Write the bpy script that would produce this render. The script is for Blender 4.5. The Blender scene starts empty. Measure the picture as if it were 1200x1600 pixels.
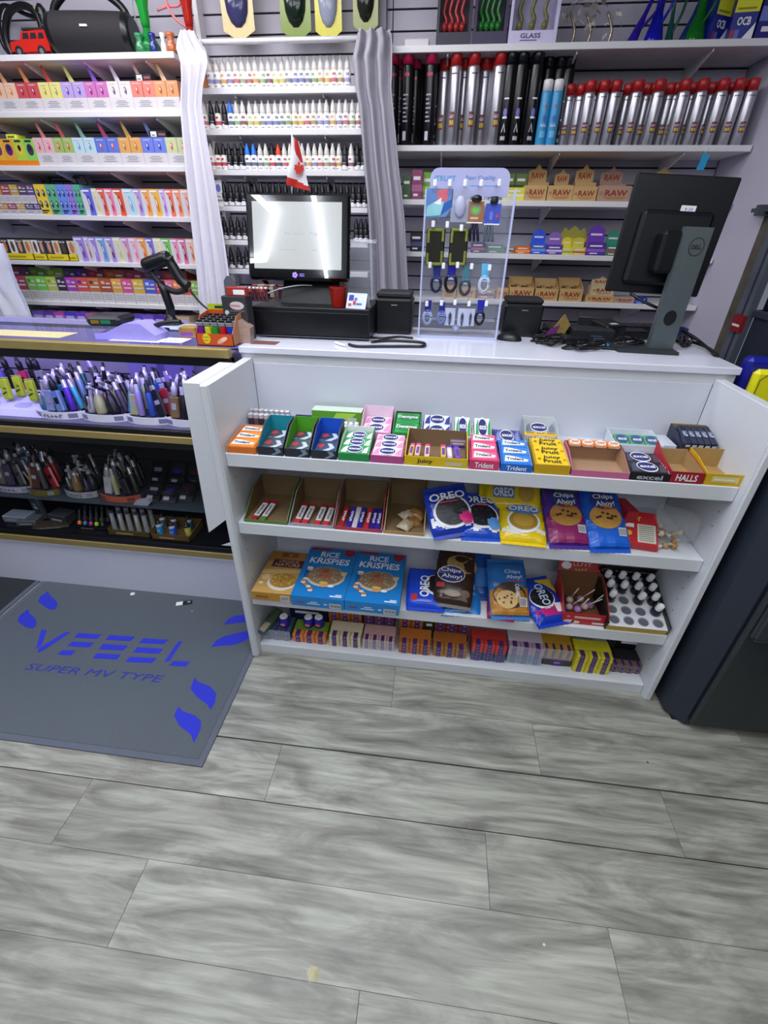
import bpy, math, random
from mathutils import Vector, Matrix, Euler

# ---------------------------------------------------------------- camera, world, light, exposure
SC = bpy.context.scene
COL = SC.collection
FPX, PITCH, ROLL, YAW = 710.15, 0.5516, 0.0182, -0.113
_cp, _sp, _cy, _sy = math.cos(PITCH), math.sin(PITCH), math.cos(YAW), math.sin(YAW)
FW = Vector((_sy*_cp, _cy*_cp, -_sp))
_rt = Vector((_cy, -_sy, 0)); _up = _rt.cross(FW)
RT = math.cos(ROLL)*_rt + math.sin(ROLL)*_up
UP = -math.sin(ROLL)*_rt + math.cos(ROLL)*_up
CAM = Vector((0, 0, 1.5))
cam = bpy.data.cameras.new('camera'); cam.sensor_fit = 'HORIZONTAL'; cam.sensor_width = 36
cam.lens = FPX/1200*36; cam.clip_start = .02; cam.clip_end = 60
camo = bpy.data.objects.new('camera', cam); COL.objects.link(camo)
camo.matrix_world = Matrix(((RT.x, UP.x, -FW.x, CAM.x), (RT.y, UP.y, -FW.y, CAM.y), (RT.z, UP.z, -FW.z, CAM.z), (0, 0, 0, 1)))
SC.camera = camo

wd = bpy.data.worlds.new('world'); SC.world = wd; wd.use_nodes = True
wd.node_tree.nodes['Background'].inputs[0].default_value = (.74, .82, 1.0, 1)
wd.node_tree.nodes['Background'].inputs[1].default_value = .20
SC.view_settings.view_transform = 'Standard'; SC.view_settings.look = 'None'
SC.view_settings.gamma = 1; SC.view_settings.use_curve_mapping = False
SC.view_settings.exposure = 0.0

def area(name, loc, target, sx, sy, power, col):
    l = bpy.data.lights.new(name, 'AREA'); l.shape = 'RECTANGLE'; l.size = sx; l.size_y = sy
    l.energy = power; l.color = col
    o = bpy.data.objects.new(name, l); COL.objects.link(o); o.location = loc
    o.rotation_euler = (Vector(target)-Vector(loc)).to_track_quat('-Z', 'Y').to_euler()
    return o
area('ceiling_light_front', (-.3, .78, 2.68), (-.3, .7, 0), 1.8, 1.2, 40, (.88, .93, 1))
area('ceiling_light_back', (-1.2, 2.25, 2.70), (-1.1, 2.75, 0), 1.9, .3, 22, (1, .96, .98))
area('ceiling_light_left', (-2.1, 1.0, 2.68), (-2.1, 1.5, 0), .9, 1.2, 19, (.84, .88, 1))
area('ceiling_light_right', (1.3, -.2, 2.68), (.9, .2, 0), 1.0, 1.2, 13, (.97, 1, .80))
area('ceiling_light_room', (.75, -1.6, 2.6), (-.2, 1.9, .7), 2.4, .8, 27, (.97, .98, 1))

# ---------------------------------------------------------------- helpers
def ray(px, py):
    return FW + RT*((px-600)/FPX) - UP*((py-800)/FPX)
def aY(px, py, y):
    d = ray(px, py); return CAM + d*(y/d.y)
def aZ(px, py, z):
    d = ray(px, py); return CAM + d*((z-1.5)/d.z)
def aX(px, py, x):
    d = ray(px, py); return CAM + d*(x/d.x)

def lin(h):
    h = h.lstrip('#'); c = [int(h[i:i+2], 16)/255 for i in (0, 2, 4)]
    return tuple((x/12.92 if x <= .04045 else ((x+.055)/1.055)**2.4) for x in c) + (1,)
_M = {}
def M(hx, rough=.5, metal=0., var=.08, scale=60., em=0., trans=0., alpha=1., spec=.5, bump=0., ec=None):
    k = (ec, hx, rough, metal, var, scale, em, trans, alpha, spec, bump)
    if k in _M: return _M[k]
    m = bpy.data.materials.new('mat_' + hx.lstrip('#')); m.use_nodes = True
    nt = m.node_tree; b = nt.nodes['Principled BSDF']; c = lin(hx)
    if var > 0:
        n = nt.nodes.new('ShaderNodeTexNoise'); n.inputs['Scale'].default_value = scale
        tc = nt.nodes.new('ShaderNodeTexCoord'); nt.links.new(tc.outputs['Object'], n.inputs['Vector'])
        mx = nt.nodes.new('ShaderNodeMix'); mx.data_type = 'RGBA'
        mx.inputs[6].default_value = tuple(v*(1-var) for v in c[:3]) + (1,)
        mx.inputs[7].default_value = tuple(min(1, v*(1+var)) for v in c[:3]) + (1,)
        nt.links.new(n.outputs[0], mx.inputs[0]); nt.links.new(mx.outputs[2], b.inputs['Base Color'])
        if bump > 0:
            bp = nt.nodes.new('ShaderNodeBump'); bp.inputs['Strength'].default_value = bump; bp.inputs['Distance'].default_value = .004
            nt.links.new(n.outputs[0], bp.inputs['Height']); nt.links.new(bp.outputs[0], b.inputs['Normal'])
    else:
        b.inputs['Base Color'].default_value = c
    b.inputs['Roughness'].default_value = rough; b.inputs['Metallic'].default_value = metal
    b.inputs['Specular IOR Level'].default_value = spec
    if em: b.inputs['Emission Color'].default_value = lin(ec) if ec else c; b.inputs['Emission Strength'].default_value = em
    if trans: b.inputs['Transmission Weight'].default_value = trans; b.inputs['IOR'].default_value = 1.3
    if alpha < 1: b.inputs['Alpha'].default_value = alpha
    _M[k] = m; return m
def clear(hx='#eef2fa', a=.2, rough=.06): return M(hx, rough, alpha=a, var=0.03)
def glassm(a=.05): return M('#10141c', .02, alpha=a, var=0, spec=.9)

_TX = {}
def text_geo(s, bold=False):
    k = (s, bold)
    if k in _TX: return _TX[k]
    c = bpy.data.curves.new('t', 'FONT'); c.body = s; c.size = 1; c.resolution_u = 2
    if bold: c.offset = .022
    o = bpy.data.objects.new('t', c); COL.objects.link(o)
    bpy.context.view_layer.update()
    me = bpy.data.meshes.new_from_object(o.evaluated_get(bpy.context.evaluated_depsgraph_get()))
    v = [(p.co.x, p.co.y) for p in me.vertices]; f = [tuple(p.vertices) for p in me.polygons]
    bpy.data.objects.remove(o); bpy.data.curves.remove(c); bpy.data.meshes.remove(me)
    x0 = min(p[0] for p in v); x1 = max(p[0] for p in v); y0 = min(p[1] for p in v); y1 = max(p[1] for p in v)
    v = [((a-x0)/(x1-x0), (b-y0)/(y1-y0)) for a, b in v]
    _TX[k] = (v, f); return _TX[k]

class MB:
    def __init__(s): s.v = []; s.f = []; s.mi = []; s.mats = []; s.sm = []; s.X = None
    def mat(s, m):
        if m not in s.mats: s.mats.append(m)
        return s.mats.index(m)
    def addv(s, ps):
        n = len(s.v)
        for p in ps:
            p = Vector(p)
            if s.X is not None: p = s.X @ p
            s.v.append(tuple(p))
        return n
    def faces(s, n, fs, m, smooth=False):
        i = s.mat(m)
        for f in fs: s.f.append(tuple(n+a for a in f)); s.mi.append(i); s.sm.append(smooth)
    def quad(s, a, b, c, d, m): n = s.addv((a, b, c, d)); s.faces(n, [(0, 1, 2, 3)], m)
    def poly(s, pts, m): n = s.addv(pts); s.faces(n, [tuple(range(len(pts)))], m)
    def box(s, x0, x1, y0, y1, z0, z1, m, fr=None, top=None):
        n = s.addv([(x0, y0, z0), (x1, y0, z0), (x1, y1, z0), (x0, y1, z0), (x0, y0, z1), (x1, y0, z1), (x1, y1, z1), (x0, y1, z1)])
        s.faces(n, [(0, 3, 2, 1)], m); s.faces(n, [(4, 5, 6, 7)], top or m); s.faces(n, [(0, 1, 5, 4)], fr or m)
        s.faces(n, [(1, 2, 6, 5), (2, 3, 7, 6), (3, 0, 4, 7)], m)
    def rbox(s, x0, x1, y0, y1, z0, z1, m, b=.004):
        # box with chamfered edges
        xs = (x0, x0+b, x1-b, x1); ys = (y0, y0+b, y1-b, y1)
        rings = []
        for z, i in ((z0, 1), (z0+b, 0), (z1-b, 0), (z1, 1)):
            e = b if i else 0
            rings.append([(x0+e, y0+b, z), (x0+b, y0+e, z), (x1-b, y0+e, z), (x1-e, y0+b, z), (x1-e, y1-b, z), (x1-b, y1-e, z), (x0+b, y1-e, z), (x0+e, y1-b, z)])
        n = s.addv([p for r in rings for p in r]); fs = [tuple(range(7, -1, -1)), tuple(range(24, 32))]
        for k in range(3):
            for j in range(8):
                a = k*8+j; c = k*8+(j+1) % 8; fs.append((a, c, c+8, a+8))
        s.faces(n, fs, m)
    def prism(s, pts, d, m, m2=None):
        # pts: closed 3D polygon, d: extrusion vector
        k = len(pts); d = Vector(d)
        n = s.addv([Vector(p) for p in pts] + [Vector(p)+d for p in pts])
        s.faces(n, [tuple(range(k))], m2 or m); s.faces(n, [tuple(range(2*k-1, k-1, -1))], m)
        s.faces(n, [(i, i+k, (i+1) % k+k, (i+1) % k) for i in range(k)], m)
    def lathe(s, prof, n=12, cx=0, cy=0, cap=True):
        # prof: list of (r, z, material of the band above)
        base = len(s.v)
        for r, z, m in prof:
            s.addv([(cx+r*math.cos(2*math.pi*j/n), cy+r*math.sin(2*math.pi*j/n), z) for j in range(n)])
        for k in range(len(prof)-1):
            a = base+k*n
            s.faces(a, [(j, (j+1) % n, (j+1) % n+n, j+n) for j in range(n)], prof[k][2], True)
        if cap:
            s.faces(base, [tuple(range(n-1, -1, -1))], prof[0][2])
            s.faces(base+(len(prof)-1)*n, [tuple(range(n))], prof[-1][2])
    def cyl(s, a, b, r, m, n=8, r2=None):
        a = Vector(a); b = Vector(b); d = (b-a).normalized()
        u = d.orthogonal().normalized(); w = d.cross(u); r2 = r if r2 is None else r2
        pts = []
        for c, q in ((a, r), (b, r2)): pts += [c+u*q*math.cos(2*math.pi*j/n)+w*q*math.sin(2*math.pi*j/n) for j in range(n)]
        k = s.addv(pts)
        s.faces(k, [(j, (j+1) % n, (j+1) % n+n, j+n) for j in range(n)], m, True)
        s.faces(k, [tuple(range(n-1, -1, -1)), tuple(range(n, 2*n))], m)
    def tube(s, pts, r, m, n=6, sub=0):
        P = [Vector(p) for p in pts]
        if sub:
            Q = []
            for i in range(len(P)-1):
                p0 = P[max(i-1, 0)]; p1 = P[i]; p2 = P[i+1]; p3 = P[min(i+2, len(P)-1)]
                for k in range(sub):
                    t = k/sub
                    Q.append(.5*((2*p1)+(p2-p0)*t+(2*p0-5*p1+4*p2-p3)*t*t+(3*p1-p0-3*p2+p3)*t**3))
            P = Q+[P[-1]]
        base = len(s.v); u = None
        for i, p in enumerate(P):
            d = (P[min(i+1, len(P)-1)]-P[max(i-1, 0)])
            d = d.normalized() if d.length > 1e-9 else Vector((0, 0, 1))
            if u is None: u = d.orthogonal().normalized()
            else:
                u = (u-d*u.dot(d)); u = u.normalized() if u.length > 1e-6 else d.orthogonal().normalized()
            w = d.cross(u); q = r[i] if isinstance(r, (list, tuple)) else r
            s.addv([p+u*q*math.cos(2*math.pi*j/n)+w*q*math.sin(2*math.pi*j/n) for j in range(n)])
        for i in range(len(P)-1):
            s.faces(base+i*n, [(j, (j+1) % n, (j+1) % n+n, j+n) for j in range(n)], m, True)
        s.faces(base, [tuple(range(n-1, -1, -1))], m); s.faces(base+(len(P)-1)*n, [tuple(range(n))], m)
    def grid(s, fn, nu, nv, m, smooth=True, cb=None):
        base = s.addv([fn(i/nu, j/nv) for j in range(nv+1) for i in range(nu+1)])
        for j in range(nv):
            for i in range(nu):
                a = j*(nu+1)+i
                s.faces(base, [(a, a+1, a+nu+2, a+nu+1)], cb(i/nu, j/nv) if cb else m, smooth)
    def build(s, name, parent=None, loc=None, rot=None, bevel=0):
        me = bpy.data.meshes.new(name); me.from_pydata(s.v, [], s.f)
        for m in s.mats: me.materials.append(m)
        me.polygons.foreach_set('material_index', s.mi); me.polygons.foreach_set('use_smooth', s.sm); me.update()
        o = bpy.data.objects.new(name, me); COL.objects.link(o)
        if parent: o.parent = parent
        if loc is not None: o.location = loc
        if rot is not None: o.rotation_euler = rot
        if bevel:
            md = o.modifiers.new('bevel', 'BEVEL'); md.width = bevel; md.segments = 2; md.limit_method = 'ANGLE'
        return o

class Dec:
    """flat print on a face: fn(u, v, lift) -> point; u, v in metres on the face"""
    def __init__(s, mb, fn, e=.0006): s.mb = mb; s.fn = fn; s.e = e; s.k = 1
    def P(s, u, v, k): return s.fn(u, v, s.e*k)
    def rect(s, x0, y0, x1, y1, m, k=1, sub=1):
        for i in range(sub):
            a = x0+(x1-x0)*i/sub; b = x0+(x1-x0)*(i+1)/sub
            for j in range(sub):
                c = y0+(y1-y0)*j/sub; d = y0+(y1-y0)*(j+1)/sub
                s.mb.quad(s.P(a, c, k), s.P(b, c, k), s.P(b, d, k), s.P(a, d, k), m)
    def poly(s, pts, m, k=1): s.mb.poly([s.P(a, b, k) for a, b in pts], m)
    def area(s, x0, y0, x1, y1, m, k=1, n=12, cond=None):
        for i in range(n):
            for j in range(n):
                a = x0+(x1-x0)*i/n; b = x0+(x1-x0)*(i+1)/n; c = y0+(y1-y0)*j/n; d = y0+(y1-y0)*(j+1)/n
                if cond is None or cond((a+b)/2, (c+d)/2): s.mb.quad(s.P(a, c, k), s.P(b, c, k), s.P(b, d, k), s.P(a, d, k), m)
    def ell(s, cx, cy, rx, ry, m, k=1, n=14, rot=0):
        c, q = math.cos(rot), math.sin(rot); pts = [(0, 0)]+[(rx*math.cos(2*math.pi*i/n), ry*math.sin(2*math.pi*i/n)) for i in range(n)]
        b = s.mb.addv([s.P(cx+x*c-y*q, cy+x*q+y*c, k) for x, y in pts])
        s.mb.faces(b, [(0, 1+i, 1+(i+1) % n) for i in range(n)], m)
    def scrib(s, t, x0, y0, w, h, m, k=2, *a, **kw):
        # lettering too blurred to read: uneven letter-like strokes
        n = len(t); rr = random.Random(n+int(w*1e4))
        for i in range(n):
            if t[i] == ' ': continue
            a = x0+w*i/n; hh = h*rr.uniform(.7, 1); s.rect(a, y0, a+w/n*.3, y0+hh, m, k)
            q = rr.choice((0, .4, .8)); s.rect(a+w/n*.3, y0+q*hh, a+w/n*.8, y0+q*hh+h*.2, m, k)
    def text(s, t, x0, y0, w, h, m, k=2, bold=True, rot=0, skew=0):
        v, f = text_geo(t, bold); c, q = math.cos(rot), math.sin(rot)
        pts = []
        for a, b in v:
            x = a*w+b*h*skew; y = b*h; pts.append(s.P(x0+x*c-y*q, y0+x*q+y*c, k))
        n = s.mb.addv(pts); s.mb.faces(n, f, m)
def front(mb, y=0, e=.0006): return Dec(mb, lambda u, v, l: (u, y-l, v), e)
def topf(mb, z, e=.0006): return Dec(mb, lambda u, v, l: (u, v, z+l), e)

_labels = {}
def tag(o, label, cat, group=None, kind=None):
    w = label.split()
    if len(w) > 16: print('LONG LABEL', label)
    if label in _labels: print('DUP LABEL', label)
    _labels[label] = 1
    o['label'] = label; o['category'] = cat
    if group: o['group'] = group
    if kind: o['kind'] = kind
    return o
def struct(o): o['kind'] = 'structure'; return o
def empty(name, loc, rz=0):
    o = bpy.data.objects.new(name, None); COL.objects.link(o); o.location = loc; o.rotation_euler = (0, 0, rz); o.empty_display_size = .05
    return o
def inst(mesh, name, loc, rot=(0, 0, 0), parent=None, sc=None):
    o = bpy.data.objects.new(name, mesh); COL.objects.link(o); o.location = loc; o.rotation_euler = rot
    if parent: o.parent = parent
    if sc: o.scale = sc
    return o
ORD = ['zeroth','first','second','third','fourth','fifth','sixth','seventh','eighth','ninth','tenth','eleventh','twelfth','thirteenth','fourteenth','fifteenth','sixteenth','seventeenth','eighteenth','nineteenth','twentieth','twenty-first','twenty-second','twenty-third','twenty-fourth','twenty-fifth','twenty-sixth','twenty-seventh','twenty-eighth','twenty-ninth','thirtieth','thirty-first','thirty-second']
rnd = random.Random(7)
WHITE = M('#e9ebf0', .35, var=.03, scale=8); WHITE2 = M('#dcdfe6', .45, var=.04, scale=10)
BLACK = M('#0c0d11', .35); BLK2 = M('#15161b', .6); INK = M('#20242e', .6, var=0)
PWHITE = M('#f2f3f6', .5, var=.02); GREYT = M('#9a9ca6', .7, var=0)
# ---------------------------------------------------------------- setting
def wood_mat():
    m = bpy.data.materials.new('grey_oak_plank'); m.use_nodes = True; nt = m.node_tree; N = nt.nodes; L = nt.links
    b = N['Principled BSDF']; tc = N.new('ShaderNodeTexCoord'); oi = N.new('ShaderNodeObjectInfo')
    mul = N.new('ShaderNodeVectorMath'); mul.operation = 'SCALE'; mul.inputs[3].default_value = 37.
    cmb = N.new('ShaderNodeCombineXYZ'); L.new(oi.outputs['Random'], cmb.inputs[0]); L.new(oi.outputs['Random'], cmb.inputs[1])
    L.new(cmb.outputs[0], mul.inputs[0])
    add = N.new('ShaderNodeVectorMath'); L.new(tc.outputs['Object'], add.inputs[0]); L.new(mul.outputs[0], add.inputs[1])
    mp = N.new('ShaderNodeMapping'); mp.inputs['Scale'].default_value = (1.6, 8., 1); L.new(add.outputs[0], mp.inputs[0])
    n1 = N.new('ShaderNodeTexNoise'); n1.inputs['Scale'].default_value = 1.5; n1.inputs['Detail'].default_value = 7; n1.inputs['Roughness'].default_value = .6; n1.inputs['Distortion'].default_value = 1.3
    L.new(mp.outputs[0], n1.inputs['Vector'])
    mp2 = N.new('ShaderNodeMapping'); mp2.inputs['Scale'].default_value = (4, 75., 1); L.new(add.outputs[0], mp2.inputs[0])
    n2 = N.new('ShaderNodeTexNoise'); n2.inputs['Scale'].default_value = 1.; n2.inputs['Detail'].default_value = 5; n2.inputs['Distortion'].default_value = .6; L.new(mp2.outputs[0], n2.inputs['Vector'])
    r = N.new('ShaderNodeValToRGB'); e = r.color_ramp; e.elements[0].position = .28; e.elements[0].color = lin('#66655f'); e.elements[1].position = .74; e.elements[1].color = lin('#b9b9b0')
    q = e.elements.new(.47); q.color = lin('#8f8f87'); q = e.elements.new(.58); q.color = lin('#a5a69d')
    L.new(n1.outputs[0], r.inputs[0])
    r2 = N.new('ShaderNodeValToRGB'); e = r2.color_ramp; e.elements[0].position = .3; e.elements[0].color = (.70, .69, .67, 1); e.elements[1].position = .65; e.elements[1].color = (1.04, 1.04, 1.02, 1)
    L.new(n2.outputs[0], r2.inputs[0])
    mx = N.new('ShaderNodeMix'); mx.data_type = 'RGBA'; mx.blend_type = 'MULTIPLY'; mx.inputs[0].default_value = 1; L.new(r.outputs[0], mx.inputs[6]); L.new(r2.outputs[0], mx.inputs[7])
    hv = N.new('ShaderNodeHueSaturation'); L.new(mx.outputs[2], hv.inputs['Color'])
    mr = N.new('ShaderNodeMapRange'); mr.inputs[3].default_value = 1.0; mr.inputs[4].default_value = 1.16; L.new(oi.outputs['Random'], mr.inputs[0]); L.new(mr.outputs[0], hv.inputs['Value'])
    L.new(hv.outputs[0], b.inputs['Base Color']); b.inputs['Roughness'].default_value = .42
    bp = N.new('ShaderNodeBump'); bp.inputs['Strength'].default_value = .12; bp.inputs['Distance'].default_value = .002; L.new(n2.outputs[0], bp.inputs['Height']); L.new(bp.outputs[0], b.inputs['Normal'])
    return m
WOOD = wood_mat()
mb = MB(); mb.box(-3.9, 2.2, -3.9, 3.2, -.06, -.004, M('#33322f', .8)); floor = struct(mb.build('floor'))
PLK = 1.2345; PW = .186
mb = MB(); mb.box(.0006, PLK-.0006, .0006, PW-.0006, -.004, 0, WOOD)
pm = None
rows = {2: None}
joint_x = {-2: .1, -1: .52, 0: -.08, 1: .433, 2: .802, 3: .241, 4: .537, 5: -.07, 6: .3, 7: -.5, 8: .6, 9: .15}
# row i spans Y between Lines; row 1 lies between .8651 and 1.0551
for i in range(-2, 10):
    y1 = {1: 1.0551, 2: .8651, 3: .6825, 4: .4967}.get(i, 1.0551-(i-1)*PW)
    x = joint_x[i]-3*PLK
    for k in range(5):
        if x+k*PLK > 2.1 or x+(k+1)*PLK < -3.6: continue
        if pm is None: o = mb.build('plank', floor); pm = o.data
        else: o = inst(pm, 'plank', (0, 0, 0), parent=floor)
        o.location = (x+k*PLK, y1-PW+.0078*(x+k*PLK), 0); o.rotation_euler = (0, 0, .0078)

# slat wall behind the shelves
SL = M('#b8b5c4', .5, var=.03); SLB = M('#1d1a22', .8)
mb = MB(); mb.box(-3.9, 1.36, 3.165, 3.2, 0, 2.75, SLB); wall_back = struct(mb.build('wall_back'))
g0 = 2.4258
slat_me = None
for i in range(-28, 5):
    z = g0+i*.0768
    if z < .1: continue
    for (xa, xb) in ((-3.9, -1.36), (-1.355, -.36), (-.355, 1.355)):
        mb = MB(); mb.box(xa, xb, 3.152, 3.166, z+.004, min(z+.0768-.004, 2.75), SL); o = mb.build('slat', wall_back)
RW = M('#cfcbdc', .6, var=.03, scale=5)
mb = MB(); mb.box(1.36, 1.46, 2.54, 3.2, 0, 2.75, RW); wr = struct(mb.build('wall_right'))
mb = MB(); dz = front(mb, 2.54)
bb = M('#5b554c', .85, var=.55, scale=18); al = M('#7a8290', .35, .6)
mb.box(1.352, 1.40, 2.475, 2.54, 0, 2.1, bb); mb.box(1.352, 1.375, 2.43, 2.475, 0, 2.1, al); mb.box(1.352, 1.368, 2.40, 2.43, 0, 2.1, M('#2b313c', .5)); mb.box(1.345, 1.375, 2.37, 2.40, 0, 2.1, al)
struct(mb.build('trim_1'))
mb = MB(); mb.box(1.40, 1.46, -3.9, 2.37, 0, 2.75, M('#12151c', .35)); struct(mb.build('wall_front'))
mb = MB(); mb.box(-3.9, 2.2, -3.9, 3.2, 2.75, 2.8, M('#d6d8dd', .8)); struct(mb.build('ceiling'))
mb = MB(); mb.box(1.30, 1.35, 2.50, 2.53, 1.585, 1.625, M('#4a4d55', .5)); mb.box(1.32, 1.36, 2.44, 2.60, 1.60, 1.615, M('#4a4d55', .5))
tag(mb.build('wall_bracket'), 'small dark grey bracket fixed high on right wall edge', 'bracket')
mb = MB(); mb.tube([aX(1045, 398, 1.355), aX(1063, 399, 1.352), aX(1080, 388, 1.352), aX(1100, 372, 1.352), aX(1117, 368, 1.352)], .0022, M('#4a464f', .6), 5, 4)
tag(mb.build('wall_wire'), 'thin loose grey wire hanging on the white wall right of the monitor', 'wire')
mb = MB(); c = aX(1152, 510, 1.35); mb.box(1.335, 1.35, c.y-.05, c.y+.03, c.z-.02, c.z+.05, M('#8e1820', .5)); d = Dec(mb, lambda u, v, l: (1.335-l, u, v))
d.rect(c.y-.04, c.z+.002, c.y+.02, c.z+.012, PWHITE)
tag(mb.build('red_tag'), 'small red tag with white band on the metal frame at right wall', 'tag')

# ceiling LED tubes (their mirror image shows in the till screen)
LED = M('#f4f8ff', .5, em=26., var=0)
SCR_C = aY(462, 370, 1.80)          # middle of the till screen
SN = Vector((.02, -1, .24)).normalized()
def refl(px, py):
    d = ray(px, py); t = (SCR_C-CAM).dot(SN)/d.dot(SN); p = CAM+d*t
    r = d-2*d.dot(SN)*SN; return p, r
def ceilpt(px, py, zc=2.70):
    p, r = refl(px, py)
    if r.z > .02: return p+r*((zc-p.z)/r.z)
    return p+r*3
def led(pts, lab):
    mb = MB(); mb.tube(pts, .022, LED, 6); tag(mb.build('led_tube'), lab, 'lamp', 'ceiling LED tubes')
_lp = [ceilpt(*q) for q in ((394, 300), (431, 335), (415, 406), (384, 408), (488, 298), (497, 340), (511, 440))]
def ext(a, b, k): return b+(b-a).normalized()*k
for i, (a, b) in enumerate(((0, 1), (1, 2), (2, 3), (4, 5), (5, 6))):
    led([_lp[a], _lp[b]], 'white LED tube under the ceiling, '+['left upper arm of hexagon', 'left lower arm of hexagon', 'left level arm of hexagon', 'right upper straight length', 'right lower straight length'][i])

# ---------------------------------------------------------------- floor mats
MATC = M('#596168', .95, var=.18, scale=300, bump=.4); MATE = M('#5d6371', .8, var=.1)
MBLUE = M('#2b35c4', .9, var=.12, scale=250)
mb = MB()
def matslab(mb, x0, x1, y0, y1, m, e, w=.022):
    mb.box(x0+w, x1-w, y0+w, y1-w, .0005, .007, m)
    for (a, b, c, d) in ((x0, x1, y0, y0+w), (x0, x1, y1-w, y1), (x0, x0+w, y0+w, y1-w), (x1-w, x1, y0+w, y1-w)): mb.box(a, b, c, d, .0005, .0055, e)
matslab(mb, -1.865, -.668, .752, 1.55, MATC, MATE)
md = mb.build('mat_base')
mroot = empty('door_mat', (0, 0, 0)); md.parent = mroot
tag(mroot, 'grey carpet mat with blue logo lettering and swooshes before the glass case', 'mat')
def zd(mb, z=.0078): return Dec(mb, lambda px, py, l: tuple(aZ(px, py, z)))
mb = MB(); d = zd(mb)
def P4(pts): d.poly([(x/2.857, 880+y/2.857) for x, y in pts], MBLUE)
P4([(185, 295), (210, 300), (185, 365), (160, 385)]); P4([(290, 308), (316, 308), (200, 385), (165, 400), (175, 378)])
for q in ([(350, 312), (455, 318), (432, 338), (330, 332)], [(322, 350), (420, 354), (398, 376), (300, 370)], [(278, 388), (338, 390), (318, 412), (255, 408)],
          [(490, 320), (605, 328), (582, 348), (470, 342)], [(460, 360), (572, 368), (550, 390), (440, 384)], [(432, 402), (540, 408), (520, 430), (412, 424)],
          [(640, 335), (752, 342), (730, 362), (620, 356)], [(612, 375), (730, 382), (708, 404), (592, 398)], [(580, 418), (700, 424), (676, 446), (558, 440)],
          [(795, 350), (815, 348), (755, 438), (733, 440)], [(775, 436), (850, 440), (828, 462), (755, 456)]): P4(q)
mb.build('logo_bars', mroot)
def swoosh(pts):
    mb = MB(); d2 = zd(mb); d2.poly([(x/2.857, 880+y/2.857) for x, y in pts], MBLUE); mb.build('swoosh', mroot)
swoosh([(213, 126), (222, 142), (245, 163), (257, 180), (255, 190), (245, 208), (215, 204), (170, 172), (178, 150)])
swoosh([(125, 205), (132, 225), (155, 245), (163, 262), (158, 282), (145, 292), (112, 285), (78, 260), (86, 234)])
swoosh([(998, 274), (1020, 248), (1050, 234), (1110, 228), (1110, 262), (1060, 266)])
swoosh([(942, 375), (965, 345), (1000, 326), (1060, 312), (1120, 298), (1120, 330), (1080, 352), (1040, 366), (990, 368)])
swoosh([(868, 510), (885, 530), (935, 548), (965, 580), (960, 620), (940, 655), (925, 630), (880, 598), (850, 560)])
swoosh([(795, 640), (815, 660), (870, 680), (897, 705), (895, 740), (865, 802), (852, 765), (800, 725), (777, 680)])
mb = MB(); a = aZ(37, 1046, .0082); b = aZ(248, 1066, .0082); u = (b-a); w = u.length; u.normalize(); vv = Vector((-u.y, u.x, 0))
dt = Dec(mb, lambda x, y, l: tuple(a+u*x+vv*y)); dt.text('SUPER MV TYPE', 0, 0, w, .032, M('#3038a4', .9, var=.1), bold=False, skew=.3)
mb.build('lettering', mroot)
mb = MB(); matslab(mb, -3.2, -1.878, .75, 1.55, M('#2a2e33', .95, var=.2, scale=300, bump=.4), MATE)
tag(mb.build('floor_mat'), 'plain darker grey mat at the left edge of the photo', 'mat')
def crumb(px, py, r, m, lab, cat, z=.008, sx=1):
    c = aZ(px, py, z); mb = MB(); rr = random.Random(px)
    n = mb.addv([(rr.uniform(.7, 1.1)*r*math.cos(t*1.047)*sx, rr.uniform(.7, 1.1)*r*math.sin(t*1.047), .0) for t in range(6)]+[(r*.2, 0, r*.6), (-r*.3, r*.1, r*.5)])
    mb.faces(n, [(0, 1, 6), (1, 2, 7, 6), (2, 3, 7), (3, 4, 7), (4, 5, 6, 7), (5, 0, 6)], m); tag(mb.build(cat.replace(' ', '_'), loc=c), lab, cat)
crumb(207, 928, .014, PWHITE, 'crumpled white paper bit lying on the grey mat', 'paper scrap')
crumb(490, 1522, .016, M('#cfc9a2', .8), 'yellowish crushed crumb on the grey plank floor near the bottom edge', 'crumb', 0, 1)
crumb(850, 1476, .004, PWHITE, 'tiny white crumb on the grey plank floor', 'crumb', 0)
crumb(1012, 1191, .004, INK, 'tiny dark crumb on the plank floor before the black freezer', 'crumb', 0)
crumb(300, 955+0, .003, PWHITE, 'tiny white speck on the mat beside the small package', 'crumb')
c = aZ(286, 943, .008); mb = MB(); mb.rbox(-.03, .0, -.012, .012, 0, .004, PWHITE, .001); mb.rbox(.0, .04, -.011, .011, 0, .006, BLACK, .001); d = topf(mb, .006); d.rect(.02, -.006, .034, .004, GREYT)
tag(mb.build('small_package', loc=c, rot=(0, 0, .35)), 'small torn black and white package lying on the mat', 'package')

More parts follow.
